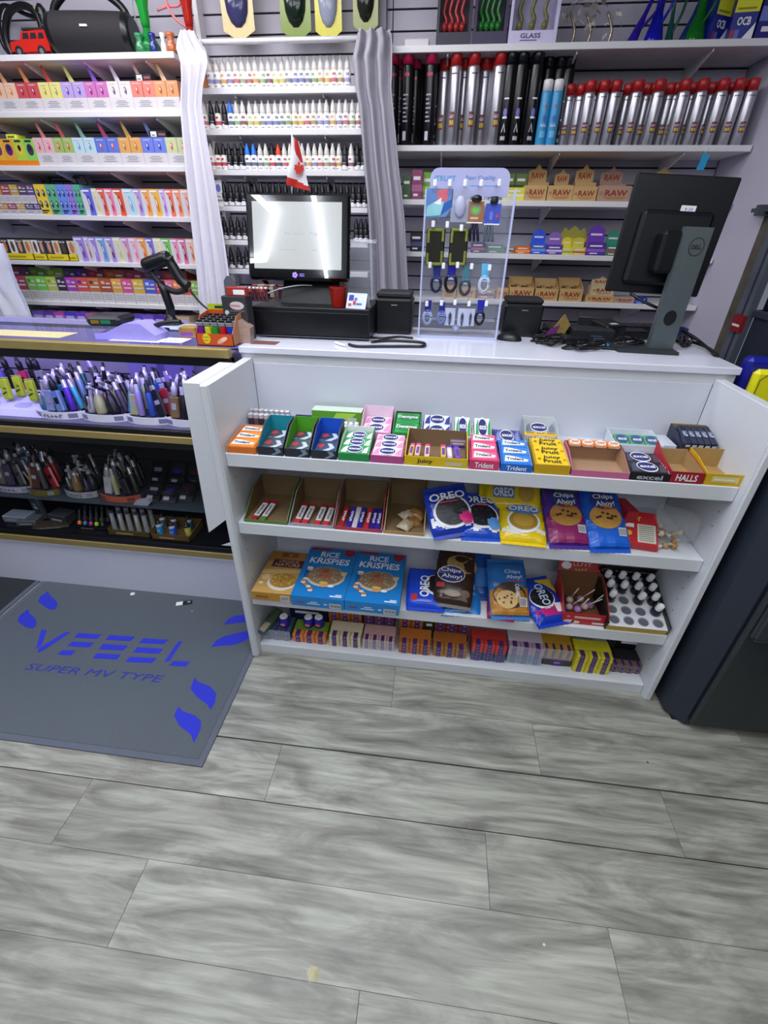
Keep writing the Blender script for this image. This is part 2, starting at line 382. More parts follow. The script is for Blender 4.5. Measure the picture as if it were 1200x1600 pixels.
# ---------------------------------------------------------------- front shelf unit (gondola)
XL, XR, YF, YS, YB, ZP = -.648, .868, 1.214, 1.243, 1.56, 1.122
ZS = (.902, .643, .311, .047)
CAB = M('#d6d9df', .38, var=.025, scale=6)
g = empty('display_shelf_unit', ((XL+XR)/2, YF, 0)); gx = Vector(g.location)
tag(g, 'white open shelf unit of candy and cookies under the counter', 'shelf')
def gp(name, x0, x1, y0, y1, z0, z1, m=CAB, b=.0015):
    mb = MB(); mb.rbox(x0-gx.x, x1-gx.x, y0-gx.y, y1-gx.y, z0, z1, m, b); return mb.build(name, g)
gp('side_panel', XL-.03, XL, YF+.012, YB, 0, ZP); gp('side_panel', XR, XR+.03, YF+.012, YB, 0, ZP)
for s, x in ((-1, XL), (1, XR)):
    a, b = (x-.026, x-.004) if s < 0 else (x+.004, x+.026)
    gp('edge_trim', a, b, YF, YF+.012, 0, ZP, b=.003)
    gp('edge_trim', (x-.008 if s < 0 else x-.0), (x+.0 if s < 0 else x+.008), YF+.006, YF+.012, 0, ZP, b=.001)
gp('back_panel', XL, XR, YB, YB+.018, 0, 1.106, M('#d3d6e2', .4, var=.02, scale=4))
for z in ZS[:3]: gp('shelf', XL+.001, XR-.001, YS, YB, z-.046, z)
gp('shelf', XL+.001, XR-.001, YS, YB, .0, ZS[3])
mb = MB()
for z in (.6, .45, .5, .55, .75, .8, .2, .25, .15, .36, .40):
    for y in (1.28, 1.48):
        for x, s in ((XL, 1), (XR, -1)): mb.cyl((x-gx.x, y-gx.y, z), (x-gx.x+s*.0012, y-gx.y, z), .0028, M('#8b8c92', .7), 8)
mb.build('pin_holes', g)
for z in (ZS[0], ZS[1], ZS[2]):
    for x, s in ((XL, 1), (XR, -1)):
        mb = MB(); mb.cyl((x-gx.x, YS+.03-gx.y, z-.052), (x+s*.012-gx.x, YS+.03-gx.y, z-.052), .005, M('#3a3538', .5), 8); mb.build('shelf_pin', g)
# filler strip left of the unit
mb = MB(); mb.prism([(-.752, 1.228, .60), (-.679, 1.228, .66), (-.679, 1.228, ZP), (-.731, 1.228, ZP)], (0, .25, 0), CAB)
tag(mb.build('filler_panel'), 'narrow white filler board between glass case and shelf unit', 'panel')

# ---------------------------------------------------------------- counter
ZC = 1.160
c = empty('sales_counter', (.1, 1.55, 0))
tag(c, 'white gloss counter carrying the till and monitor', 'counter')
CT = M('#dfe0ee', .16, var=.02, scale=5)
mb = MB(); mb.rbox(-.79, .83, 0, .50, ZC-.022, ZC, CT, .002); mb.build('counter_top', c)
mb = MB(); mb.box(-.785, .825, .011, .028, ZC-.054, ZC-.022, CAB); mb.box(-.78, .82, .03, .05, .0, ZC-.03, CAB); mb.box(-.78, -.762, .05, .48, 0, ZC-.022, CAB); mb.box(.80, .818, .05, .48, 0, ZC-.022, CAB); mb.build('counter_body', c)

# ---------------------------------------------------------------- black freezer right of the unit
FR = M('#252d3a', .5, var=.12, scale=120, bump=.1); FR2 = M('#2c3236', .45, var=.1, scale=90)
fz = empty('drinks_freezer', (.922, 1.122, 0)); tag(fz, 'black metal cabinet standing right of the white shelf unit', 'cabinet')
mb = MB(); mb.prism([(0, .05, .010), (.05, -.0, .010), (.44, 0, .010), (.44, .36, .010), (0, .36, .010)], (0, 0, 1.02), FR); mb.build('body', fz)
mb = MB(); mb.rbox(.055, .44, -.022, -.0, .03, 1.02, FR2, .008); mb.build('front_panel', fz)
mb = MB(); mb.rbox(.068, .44, -.036, -.022, .47, 1.0, M('#3a4147', .4), .012); mb.build('raised_panel', fz)
mb = MB(); mb.box(.02, .44, .02, .34, 0, .010, BLK2); mb.build('plinth', fz)
# yellow and blue sign box behind
p = aY(1148, 603, 1.60); mb = MB(); mb.rbox(-.012, .42, -.03, .02, -.3, .075, M('#131a8c', .4), .012); mb.build('x')
sgn = bpy.data.objects['x']; sgn.name = 'sign_box'; sgn.location = (p.x+.01, 1.60, p.z+.02); sgn.rotation_euler = (0, 0, -.05)
mb = MB(); mb.rbox(.003, .42, -.062, -.03, -.3, .046, M('#e8e01a', .4), .012); mb.tube([(.02, -.063, -.28), (.02, -.063, .018), (.035, -.063, .033), (.44, -.063, .033)], .0012, M('#4a4610', .6), 5); o = mb.build('yellow_panel', sgn)
tag(sgn, 'blue and yellow plastic sign box at the right end of the counter', 'sign')
# dark equipment seen beyond
mb = MB(); mb.rbox(1.375, 1.398, 1.30, 2.368, .0, 1.235, M('#242c3c', .5, var=.1), .004); mb.rbox(1.36, 1.398, 1.6, 2.36, 1.205, 1.235, M('#2c3444', .5), .004)
tag(mb.build('wall_panel'), 'dark blue-black panel on the right wall beyond the counter end', 'panel')
# ---------------------------------------------------------------- wall shelves
WY = 2.85
SHM = M('#e4e2e6', .4, var=.02)
def wall_shelf(x0, x1, z, lab, nb=4, depth=.3):
    o = empty('wall_shelf', ((x0+x1)/2, WY, z)); tag(o, lab, 'shelf')
    cx = (x0+x1)/2; mb = MB(); mb.rbox(x0-cx, x1-cx, 0, depth, -.024, 0, SHM, .0015); mb.build('board', o)
    me = None
    for k in range(nb):
        bx = x0+(x1-x0)*(k+.5)/nb-cx
        mb = MB(); mb.prism([(bx, .02, -.024), (bx, depth, -.024), (bx, depth, -.10), (bx, .22, -.085), (bx, .02, -.034)], (.006, 0, 0), SHM); mb.build('bracket', o)
    return o
ZW = dict(r0=2.222, r1=1.868, r2=1.648, r3=1.413, r4=1.188, m1=2.088, m2=1.932, m3=1.767, m4=1.609, m5=1.45, m6=1.305, l0=2.22, l1=2.005, l2=1.781, l3=1.555, l4=1.323, l5=1.098)
LX0, LX1, MX0, MX1, RX0, RX1 = -3.3, -1.375, -1.325, -.44, -.36, 1.352
for k, nm in (('l0', 'top'), ('l1', 'second'), ('l2', 'third'), ('l3', 'fourth'), ('l4', 'fifth'), ('l5', 'lowest')): wall_shelf(LX0, LX1, ZW[k], 'white %s wall shelf left of the white curtain' % nm, 6)
for k, nm in (('m1', 'top'), ('m2', 'second'), ('m3', 'third'), ('m4', 'fourth'), ('m5', 'fifth'), ('m6', 'lowest')): wall_shelf(MX0, MX1, ZW[k], 'white %s bottle shelf between the two curtains' % nm, 2, .2)
for k, nm in (('r0', 'top'), ('r1', 'second'), ('r2', 'third'), ('r3', 'fourth'), ('r4', 'fifth')): wall_shelf(RX0, RX1, ZW[k], 'white %s wall shelf right of the grey curtain' % nm, 3)
wall_shelf(RX0, RX1, .97, 'white lowest wall shelf behind the monitor stand', 3)
wall_shelf(-3.3, -1.0, .985, 'low white shelf behind the glass case top', 4)
def sx(px, key, y=None): return aY(px, 0, 1), 0
def wx(px, z, y):
    # world x of the pixel column px at height z on the plane y
    lo = 800
    for _ in range(12):
        p = aY(px, lo, y); q = aY(px, lo+10, y); lo += 10*(z-p.z)/(q.z-p.z)
    return aY(px, lo, y).x

def _mute(h, k=.62): c_ = [int(h[i:i+2], 16) for i in (1, 3, 5)]; return '#'+''.join('%02x' % int(k*v+(1-k)*190) for v in c_)
# --- printed cartons
def dev(d, cx, cz, w, h, dark, lite, k=2):
    d.ell(cx, cz, w, h, dark, k, 12, .12); d.ell(cx-w*.3, cz+h*.25, w*.35, h*.45, lite, k+1, 8, .12)
def carton_mesh(w, h, dep, top, style, accent='#5a3550'):
    mb = MB(); T = M(_mute(top, .88), .4, var=.06); d = front(mb); PWHITE = M('#d6d2d6', .5, var=.02)
    if style == 'duo':      # colour above, white notice below, two devices
        hb = h*.47
        mb.box(-w/2, w/2, 0, dep, 0, h, T, T); d.rect(-w/2, 0, w/2, hb, PWHITE)
        for k, f in enumerate((.75, .62, .49, .36)): d.rect(-w*(.2+.08*(k % 2)), hb*f-.0015, w*(.2+.08*(k % 2)), hb*f+.0015, GREYT, 2)
        for s in (-.25, .25):
            dev(d, w*s, h*.7, w*.055, h*.13, M(accent, .4, var=0), M('#ffffff', .5, var=0))
            d.rect(w*s-w*.16, h*.9, w*s+w*.12, h*.925, PWHITE, 2)
        d.rect(-.0008, hb, .0008, h, M('#00000a', .8, var=0), 2)
    elif style == 'single':
        mb.box(-w/2, w/2, 0, dep, 0, h, T, T); dev(d, 0, h*.5, w*.17, h*.3, M(accent, .4, var=0), M('#ffffff', .5, var=0))
        d.rect(-w*.3, h*.86, w*.2, h*.91, PWHITE, 2)
    elif style == 'twin':
        mb.box(-w/2, w/2, 0, dep, 0, h, T, T)
        for s in (-.24, .24):
            for z in (.36, .72): dev(d, w*s, h*z, w*.13, h*.12, M(accent, .4, var=0), M('#dfe8ff', .5, var=0))
        d.rect(-w*.35, h*.12, w*.3, h*.17, INK, 2); d.rect(-w*.35, h*.06, w*.1, h*.09, INK, 2)
    elif style == 'wave':   # tall slim pack with curved bright side
        mb.box(-w/2, w/2, 0, dep, 0, h, T, T); d.poly([(-w/2, 0), (-w/2, h*.95), (-w*.1, h*.75), (w*.02, h*.4), (-w*.08, 0)], PWHITE)
        dev(d, w*.16, h*.45, w*.13, h*.3, M(accent, .4, var=0), M('#ffffff', .5, var=0)); d.rect(-w*.4, h*.88, w*.3, h*.94, M('#f6f0ff', .5, var=0), 2)
    elif style == 'notice':  # colour above, white notice below, small lettering
        hb = h*.45; mb.box(-w/2, w/2, 0, dep, 0, h, T, T); d.rect(-w/2, 0, w/2, hb, PWHITE)
        for f in (.75, .55, .35): d.rect(-w*.33, hb*f-.0013, w*.33, hb*f+.0013, GREYT, 2)
        d.rect(-w*.36, h*.78, -w*.06, h*.90, M(accent, .5, var=0), 2); d.rect(w*.06, h*.78, w*.38, h*.84, PWHITE, 2); d.rect(-w*.36, h*.62, w*.38, h*.68, PWHITE, 2)
        d.rect(w/2-.001, 0, w/2, h, INK, 2)
    elif style == 'fancy':
        mb.box(-w/2, w/2, 0, dep, 0, h, T, T); d.ell(0, h*.6, w*.32, h*.22, M(accent, .4, var=0), 1); d.ell(0, h*.66, w*.16, h*.12, M('#20222c', .4, var=0), 2, 10)
        d.rect(-w/2, 0, w/2, h*.2, M('#e8861c', .4, var=0)); d.rect(-w*.3, h*.88, w*.3, h*.95, INK, 2)
    return mb
_cm = {}
def carton(name, w, h, dep, top, style, accent, loc, rz, label, group, cat='box', card=None):
    k = (round(w, 3), round(h, 3), top, style, accent)
    if k in _cm: o = inst(_cm[k], name, loc, (0, 0, rz))
    else: o = carton_mesh(w, h, dep, top, style, accent).build(name, None, loc, (0, 0, rz)); _cm[k] = o.data
    if card:
        mb = MB(); t = M(card, .45, var=.1); mb.prism([(-w*.30, .05, h), (-w*.08, .05, h), (-w*.42, .052, h+.075), (-w*.50, .052, h+.07)], (0, .003, 0), t); mb.build('header_flap', o)
    tag(o, label, cat, group); return o
def row(px, z, y, items, h, dep, style, rowname, group, name='vape_carton', noun='vape carton', gap=.001, cards=None, dz=0, start=1, tilt=0):
    """px: pixel edges; items: (colour hex, colour word, accent)"""
    for i, (hx, wd_, ac) in enumerate(items):
        a, b = px[i], px[i+1]; xa = wx(a, z, y); xb = wx(b, z, y)
        carton(name, xb-xa-gap, h, dep, hx, style, ac, ((xa+xb)/2, y, z+dz), tilt,
               '%s %s, %s from left %s' % (wd_, noun, ORD[i+start], rowname), group, card=(cards[i] if cards else None))
YB1 = WY+.012
hA = aY(140, 175, YB1).z*0
def zh(px, py0, py1, y=YB1): return abs(aY(px, py0, y).z-aY(px, py1, y).z)
# top carton row (under the top left shelf)
row([-30, 2, 36, 71, 105, 141, 176, 212, 248, 284], ZW['l1'], YB1,
    [('#e8603c', 'red-orange', '#7a2020'), ('#f3c3a4', 'peach', '#d08a50'), ('#c93f4a', 'crimson', '#9a2838'), ('#e6dc7c', 'yellow', '#a8a050'), ('#b39ae0', 'lilac', '#5a4aa0'), ('#c868b4', 'magenta and pink', '#8a2c7c'),
     ('#f0dcdc', 'pale pink-white', '#6a5c80'), ('#ee7c6c', 'coral', '#c84848'), ('#f0955c', 'orange', '#a85c2c')], zh(140, 175, 128), .16, 'duo', 'on the second left wall shelf', 'vape cartons on the second left wall shelf',
    cards=['#f0a040', '#e0b07c', '#e8a060', '#c84848', '#e0dc80', '#8a64d0', '#d4c8dc', '#e0b8b0', '#dcc8a0'])
row([-20, -2, 14, 31, 47, 63], ZW['l2'], YB1,
    [('#f2a02a', 'orange', '#6a2c80'), ('#f0b62c', 'amber', '#7a3070'), ('#f2a62a', 'orange and purple', '#5a2080'), ('#b8d43c', 'lime', '#e8d040'), ('#8cd44c', 'green', '#3c3c60')], zh(30, 262, 220), .14, 'fancy', 'at left end of third left wall shelf', 'fruit coloured vape boxes on the third left wall shelf')
row([63, 93, 123, 157, 193, 228, 265, 300], ZW['l2'], YB1,
    [('#ecb4bc', 'pink', '#c04868'), ('#9cbc60', 'green and red', '#d8482c'), ('#bcdcec', 'pale blue', '#5c9cb0'), ('#5470d8', 'blue and red', '#d05070'), ('#e4a050', 'orange', '#b07c30'), ('#6478e0', 'royal blue', '#3444a8'), ('#c8d49c', 'pale green', '#d8603c')], zh(180, 257, 212), .16, 'duo', 'on the third left wall shelf', 'vape cartons on the third left wall shelf',
    cards=['#e08c8c', '#d86468', '#8cb8a8', '#d04c78', '#dcb468', '#7c8cc8', None])
mb = MB(); mb.rbox(-.045, .045, 0, .07, 0, .03, BLK2, .002); d = front(mb); d.rect(-.035, .005, -.005, .026, PWHITE); d.rect(-.03, .009, -.012, .013, INK, 2); d.rect(.005, .01, .04, .02, M('#8a5058'), 1)
o = mb.build('small_carton', None, (wx(247, ZW['l2']+.12, YB1+.02), YB1+.02, ZW['l2']+zh(180, 257, 212)+.0005), (0, 0, .12)); tag(o, 'small black and white carton lying on the royal blue vape carton', 'box')
o = inst(o.data, 'small_carton', (wx(224, ZW['l1']+.12, YB1+.02), YB1+.02, ZW['l1']+zh(140, 175, 128)+.0005), (0, 0, -.1)); tag(o, 'small black and white carton lying on the coral vape carton', 'box')
mb = MB(); mb.rbox(-.03, .03, 0, .07, 0, .022, M('#e6e84c'), .002); d = front(mb); d.rect(-.02, .006, .018, .014, M('#3c7c34'))
o = mb.build('small_carton', None, (wx(18, ZW['l2']+.12, YB1+.02), YB1+.02, ZW['l2']+zh(30, 262, 220)+.0005)); tag(o, 'small lime yellow carton lying on the amber vape boxes', 'box')
# fourth shelf
cols = [('#8c3850', 'maroon'), ('#c8903c', 'gold'), ('#a03c58', 'wine red'), ('#c4a048', 'pale gold'), ('#4a3470', 'dark violet'), ('#583c90', 'violet')]
hh = zh(30, 339, 322)
row([-12, 3, 17, 30, 44, 57, 68], ZW['l3'], YB1, [(c, w, '#e8d8d8') for c, w in cols], hh, .14, 'notice', 'at left, lower row of fourth left shelf', 'small cartons on the fourth left wall shelf')
row([-12, 2, 15, 28, 41, 54, 65], ZW['l3'], YB1, [(c, w, '#e8c050') for c, w in cols], zh(30, 322, 293), .14, 'notice', 'at left, upper row of fourth left shelf', 'small cartons on the fourth left wall shelf', dz=hh+.0008)
row([66, 83, 99, 113, 125, 136], ZW['l3'], YB1, [('#f0cc34', 'yellow', '#303030'), ('#58b080', 'green', '#205040'), ('#6088e8', 'blue', '#2c3c98'), ('#8c74dc', 'violet', '#40308c'), ('#4cac8c', 'teal', '#185048')], zh(100, 338, 290), .14, 'twin', 'among striped packs on fourth left shelf', 'two device packs on the fourth left wall shelf')
row([136, 152, 160, 172, 184, 199, 215, 227, 240, 255, 264, 276, 288, 302], ZW['l3'], YB1, [('#5c60d8', 'indigo', '#3438a0'), ('#e8e4b4', 'cream', '#c8c080'), ('#e85c4c', 'red', '#c02c2c'), ('#f07c9c', 'pink', '#d02c80'), ('#e4502c', 'vermilion', '#b02020'), ('#b8dcf0', 'pale blue', '#7cb0d8'), ('#b494dc', 'lilac', '#8058b8'), ('#f0a040', 'orange', '#e0602c'), ('#f2b43c', 'amber', '#d87c20'), ('#c8a4e8', 'light violet', '#8c5cc8'), ('#f06c50', 'tomato red', '#8c3420'), ('#f09068', 'salmon', '#c84828'), ('#f0b8a0', 'peach', '#d06850')], zh(200, 337, 294), .13, 'wave', 'in bright packs on fourth left shelf', 'slim vape packs on the fourth left wall shelf')
mb = MB(); 
for k, px in enumerate((76, 92, 108, 128)):
    p = aY(px, 286-(4 if k == 3 else 0), YB1+.12); w, h = .03, .022
    mb.tube([(p.x-w, p.y, p.z-h), (p.x+w, p.y, p.z-h), (p.x+w*.7, p.y, p.z+h), (p.x-w*1.3, p.y, p.z+h), (p.x-w, p.y, p.z-h)], .0035, BLACK, 5)
mb.cyl((wx(76, 1.7, YB1+.12), YB1+.12, ZW['l3']+.185), (wx(128, 1.7, YB1+.12), YB1+.12, ZW['l3']+.185), .004, BLACK); mb.box(wx(76, 1.7, YB1+.12), wx(80, 1.7, YB1+.12), YB1+.115, YB1+.125, ZW['l3'], ZW['l3']+.19, BLACK)
tag(mb.build('wire_rack'), 'black wire rack of empty frames behind the green and blue packs', 'rack')
# fifth shelf
for i, (a, b) in enumerate(((8, 55), (55, 76), (76, 110), (110, 124))):
    xa, xb = wx(a, ZW['l4'], YB1), wx(b, ZW['l4'], YB1); t = empty('display_tray', ((xa+xb)/2, YB1, ZW['l4'])); w = (xb-xa)/2-.002
    mb = MB(); Yl = M('#e8d020', .35); mb.box(-w, w, 0, .003, 0, .035, Yl); mb.box(-w, w, 0, .13, 0, .004, Yl); mb.box(-w, -w+.002, 0, .13, 0, .035, Yl); mb.box(w-.002, w, 0, .13, 0, .035, Yl)
    d = front(mb); d.rect(-w*.8, .012, w*.5, .022, M('#b09a10'), 1); mb.build('tray', t)
    n = (4, 2, 3, 1)[i]
    for k in range(n):
        x = -w+2*w*(k+.5)/n; mb = MB(); ww = w/n*.9
        mb.box(x-ww, x+ww, .008, .11, .005, .105, (M('#2a2c34'), M('#e8e4dc'), M('#39414c'), M('#d8c8a8'))[(k+i) % 4]); d = Dec(mb, lambda u, v, l: (u, .008-l, v)); d.ell(x, .07, ww*.5, .03, M(('#c8784c', '#5c4840', '#e09878')[(k+i) % 3], .3)); d.rect(x-ww*.8, .095, x+ww*.8, .10, PWHITE); mb.build('pack', t)
    tag(t, '%s yellow-fronted tray of boxed devices from left on fifth left shelf' % ORD[i+1], 'tray', 'yellow-fronted trays on the fifth left wall shelf')
row([124, 140, 147, 158, 172, 184, 196, 208, 221, 234, 246, 258, 272, 284, 296, 308], ZW['l4'], YB1, [('#a884e0', 'lilac', '#6c48b8'), ('#c8b8e8', 'pale lilac', '#d03c48'), ('#9c80dc', 'violet', '#b0a0e8'), ('#78a0e0', 'sky blue', '#5c8cd0'), ('#a08cdc', 'lavender', '#7c2848'), ('#e8e0b0', 'cream', '#c8c088'), ('#c890c8', 'mauve', '#e07c3c'), ('#f0b0c8', 'pink', '#e47ca0'), ('#f09838', 'orange', '#e06c20'), ('#6c70d0', 'blue', '#7c2070'), ('#ece8b4', 'pale yellow', '#f0c878'), ('#6cc44c', 'green', '#3c9c3c'), ('#e48cb4', 'rose', '#c8487c'), ('#d86c8c', 'raspberry', '#7c2c34'), ('#f0c8a8', 'peach', '#e0602c')], zh(200, 411, 372), .13, 'wave', 'in slim packs on fifth left shelf', 'slim vape packs on the fifth left wall shelf')
# lowest shelf
row([28, 52, 66, 82, 98, 112, 128, 146, 164, 182, 198, 214, 232, 250, 262, 276, 291, 304, 316], ZW['l5'], YB1, [('#a83458', 'wine', '#f0c0c8'), ('#7cc850', 'green', '#3c8c2c'), ('#68d044', 'bright green', '#e8f0c0'), ('#b8c84c', 'olive yellow', '#7c9c2c'), ('#28203c', 'black', '#c8c8d8'), ('#a83cb0', 'purple', '#d090d8'), ('#e04848', 'red and blue', '#3c3cc0'), ('#c87038', 'rust orange', '#7c3418'), ('#b04830', 'brick red', '#e8b090'), ('#e8a83c', 'amber', '#f4d890'), ('#e04c94', 'hot pink', '#f8c0d8'), ('#e0b430', 'golden', '#f0e0a0'), ('#4858c8', 'cobalt blue', '#c0c8f8'), ('#e04060', 'rose red', '#f0b0c0'), ('#e86c94', 'candy pink', '#f8d0e0'), ('#ec7838', 'orange', '#f8c8a0'), ('#d8483c', 'scarlet', '#f8c0b0'), ('#8cc048', 'leaf green', '#d0f0a0')], zh(200, 475, 437), .10, 'notice', 'in front row of lowest left shelf', 'cartons in the front row of the lowest left wall shelf')
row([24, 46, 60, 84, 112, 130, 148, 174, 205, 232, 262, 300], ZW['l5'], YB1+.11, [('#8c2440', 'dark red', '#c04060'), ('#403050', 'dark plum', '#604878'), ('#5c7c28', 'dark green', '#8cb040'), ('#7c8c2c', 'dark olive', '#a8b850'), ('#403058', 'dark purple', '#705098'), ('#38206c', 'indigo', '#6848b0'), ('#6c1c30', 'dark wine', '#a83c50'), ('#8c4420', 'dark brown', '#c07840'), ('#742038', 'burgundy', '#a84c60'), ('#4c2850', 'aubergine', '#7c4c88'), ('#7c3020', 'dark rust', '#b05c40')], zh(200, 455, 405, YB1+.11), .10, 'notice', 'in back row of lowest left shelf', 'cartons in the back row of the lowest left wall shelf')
# low ledge behind glass case
xs = [50, 68, 84, 100, 118, 134, 152, 168, 186, 204, 222, 240, 258, 276, 296]
lc = ['#8060d0', '#6c3cc0', '#c04cb0', '#5048d0', '#7c48d8', '#c068a0', '#4c3cc8', '#8c58c8', '#b05890', '#6048d0', '#7c60d8', '#5c3cb8', '#c070b0', '#c8b090']  # purple glow is painted into these carton colours
for i in range(14):
    xa, xb = wx(xs[i], 1.02, WY+.01), wx(xs[i+1], 1.02, WY+.01); mb = MB(); w = (xb-xa)/2-.001
    mb.box(-w, w, 0, .15, 0, .05, M(lc[i], .3)); d = topf(mb, .05); d.rect(-w*.8, .02, w*.8, .05, M('#d8cce0')); d.rect(-w*.7, .06, w*.4, .1, M('#5c3448')); d = front(mb); d.rect(-w*.7, .012, w*.7, .03, M('#c8b8f0', .4))
    tag(mb.build('flat_carton', None, ((xa+xb)/2, WY+.01, .985)), 'flat carton coloured as purple-lit, %s from left on low ledge behind glass case' % ORD[i+1], 'box', 'flat cartons on the low ledge')

# --- dropper bottles
def bottle_mesh(cap, body, band, h=.112, r=.0165):
    mb = MB(); c = M({'#f0efec': '#d6d4cf'}.get(cap, cap), .35, var=.02); bd = M({'#ece9e4': '#dedbd4'}.get(body, body), .35, var=.03); bn = M(band, .45, var=.05); lb = M('#f4f2ee' if body != '#17181c' else '#e8e8ec', .5, var=.02)
    mb.lathe([(r*.92, 0, bd), (r, .004, lb), (r, h*.17, lb), (r*1.001, h*.171, bn if body != '#17181c' else bd), (r*1.001, h*.30, lb if body != '#17181c' else bd), (r, h*.36, lb if body != '#17181c' else bd), (r, h*.52, bd), (r*.8, h*.58, bd)], 12)
    mc = MB(); mc.lathe([(r*.82, h*.578, c), (r*.80, h*.60, c), (r*.72, h*.76, c), (r*.34, h*.93, c), (r*.3, h, c)], 12)
    if body == '#17181c':
        d = Dec(mb, lambda u, v, l: ((r+l)*math.sin(u/r), -(r+l)*math.cos(u/r), v)); d.rect(-.01, .012, .006, .024, lb, 1, 2); d.rect(-.008, .03, .008, .034, GREYT, 1, 2)
    else:
        d = Dec(mb, lambda u, v, l: ((r+l)*math.sin(u/r), -(r+l)*math.cos(u/r), v)); d.rect(-.007, h*.38, .008, h*.46, bn, 1, 2); d.rect(-.009, h*.06, .006, h*.10, GREYT, 1, 2)
    return ((mb, 'body'), (mc, 'cap'))
_bm = {}
def bottle(key, loc, label, group, s=1):
    o = empty('dropper_bottle', loc)
    if key not in _bm: _bm[key] = [m_.build(n_, o).data for m_, n_ in bottle_mesh(*key)]
    else:
        for me_, n_ in zip(_bm[key], ('body', 'cap')): inst(me_, n_, (0, 0, 0), parent=o)
    o.rotation_euler[2] = rnd.uniform(-.5, .5); o.scale = (s, s, s)
    tag(o, label, 'bottle', group)
bands = [('#9a8cd0', 'violet'), ('#8088c8', 'slate-blue'), ('#e8a040', 'orange'), ('#8078b8', 'mauve'), ('#c85060', 'red'), ('#90a070', 'sage'), ('#b04858', 'crimson'), ('#d89030', 'amber'), ('#80b070', 'green'), ('#7a3048', 'maroon'), ('#c8d060', 'lime'), ('#e0c040', 'yellow'), ('#687890', 'grey-blue'), ('#7070c0', 'indigo'), ('#5870b8', 'blue'), ('#606a80', 'slate'), ('#70a060', 'leaf green'), ('#c8a040', 'gold'), ('#e0b050', 'honey'), ('#c84858', 'cherry'), ('#a89050', 'olive')]
def brow(p0, p1, n, key, keys, words, rowname, grp, s=1., y=WY+.035):
    z = ZW[key]
    for i in range(n):
        px = p0+(p1-p0)*i/(n-1 if n > 1 else 1)
        k = keys[i % len(keys)] if not isinstance(keys, dict) else keys.get(i, keys['d'][i % len(keys['d'])])
        word = words(k)
        bottle(k, (wx(px, z, y), y+rnd.uniform(-.004, .004), z), '%s, %s from left on %s' % (word, ORD[i+1], rowname), grp, s)
bands = [(_mute(b), w) for b, w in bands]
bw = {b: w for b, w in bands}
cw = {'#f0efec': 'white-capped', '#101114': 'black-capped', '#2478e0': 'blue-capped', '#e84828': 'red-capped'}
def wf(k): return '%s %s bottle' % (cw[k[0]], 'black' if k[1] == '#17181c' else bw.get(k[2], 'plain')+'-banded white')
wk = [('#f0efec', '#ece9e4', b) for b, _ in bands]; BB = ('#101114', '#17181c', '#e8e8ec'); BW_ = ('#101114', '#ece9e4', '#c85060'); BU = ('#2478e0', '#ece9e4', '#687890'); BR = ('#e84828', '#ece9e4', '#606a80')
sc1 = 1.0
brow(332, 543, 22, 'm1', wk, wf, 'top bottle shelf', 'bottles on the top bottle shelf', 1.02)
kk = {0: wk[4], 1: BB, 2: BW_, 3: BB, 4: BU, 'd': wk[3:]+wk[:3]}
brow(324, 561, 25, 'm2', kk, wf, 'second bottle shelf', 'bottles on the second bottle shelf', 1.02)
kk = {0: wk[19], 1: BW_, 2: BW_, 3: BB, 4: BB, 5: BB, 6: BU, 7: BU, 10: BW_, 11: BR, 22: BB, 24: BB, 25: BB, 'd': wk[7:]+wk[:7]}
brow(334, 568, 26, 'm3', kk, wf, 'third bottle shelf', 'bottles on the third bottle shelf', 1.0)
brow(354, 571, 24, 'm4', [BB], wf, 'fourth bottle shelf', 'black bottles on the fourth bottle shelf', .98)
brow(354, 385, 4, 'm5', [BB], wf, 'fifth bottle shelf, left end', 'black bottles on the fifth bottle shelf', .98)
brow(557, 572, 3, 'm5', [BB], wf, 'fifth bottle shelf, right of the till', 'black bottles on the fifth bottle shelf', .98)
brow(364, 388, 3, 'm6', [BB], wf, 'lowest bottle shelf, left of the till', 'black bottles on the lowest bottle shelf', .98)
mb = MB(); mb.box(-.02, .02, 0, .04, 0, .115, PWHITE); d = front(mb); d.ell(0, .08, .013, .018, M('#7c80e0')); d.rect(-.015, .02, .015, .03, GREYT); d.rect(-.015, .04, .01, .045, M('#e0a080'))
tag(mb.build('white_carton', None, (wx(345, ZW['m4'], WY+.02), WY+.02, ZW['m4'])), 'narrow white carton with violet oval left of the black bottles', 'box')
mb = MB(); mb.box(-.012, .012, 0, .03, 0, .06, M('#b0713c')); mb.box(-.013, .013, -.001, .031, .05, .064, M('#8a4a28'))
tag(mb.build('brown_carton', None, (wx(322, ZW['m1'], WY+.06), WY+.06, ZW['m1']), (0, 0, .2)), 'small brown carton at left end of the top bottle shelf', 'box')

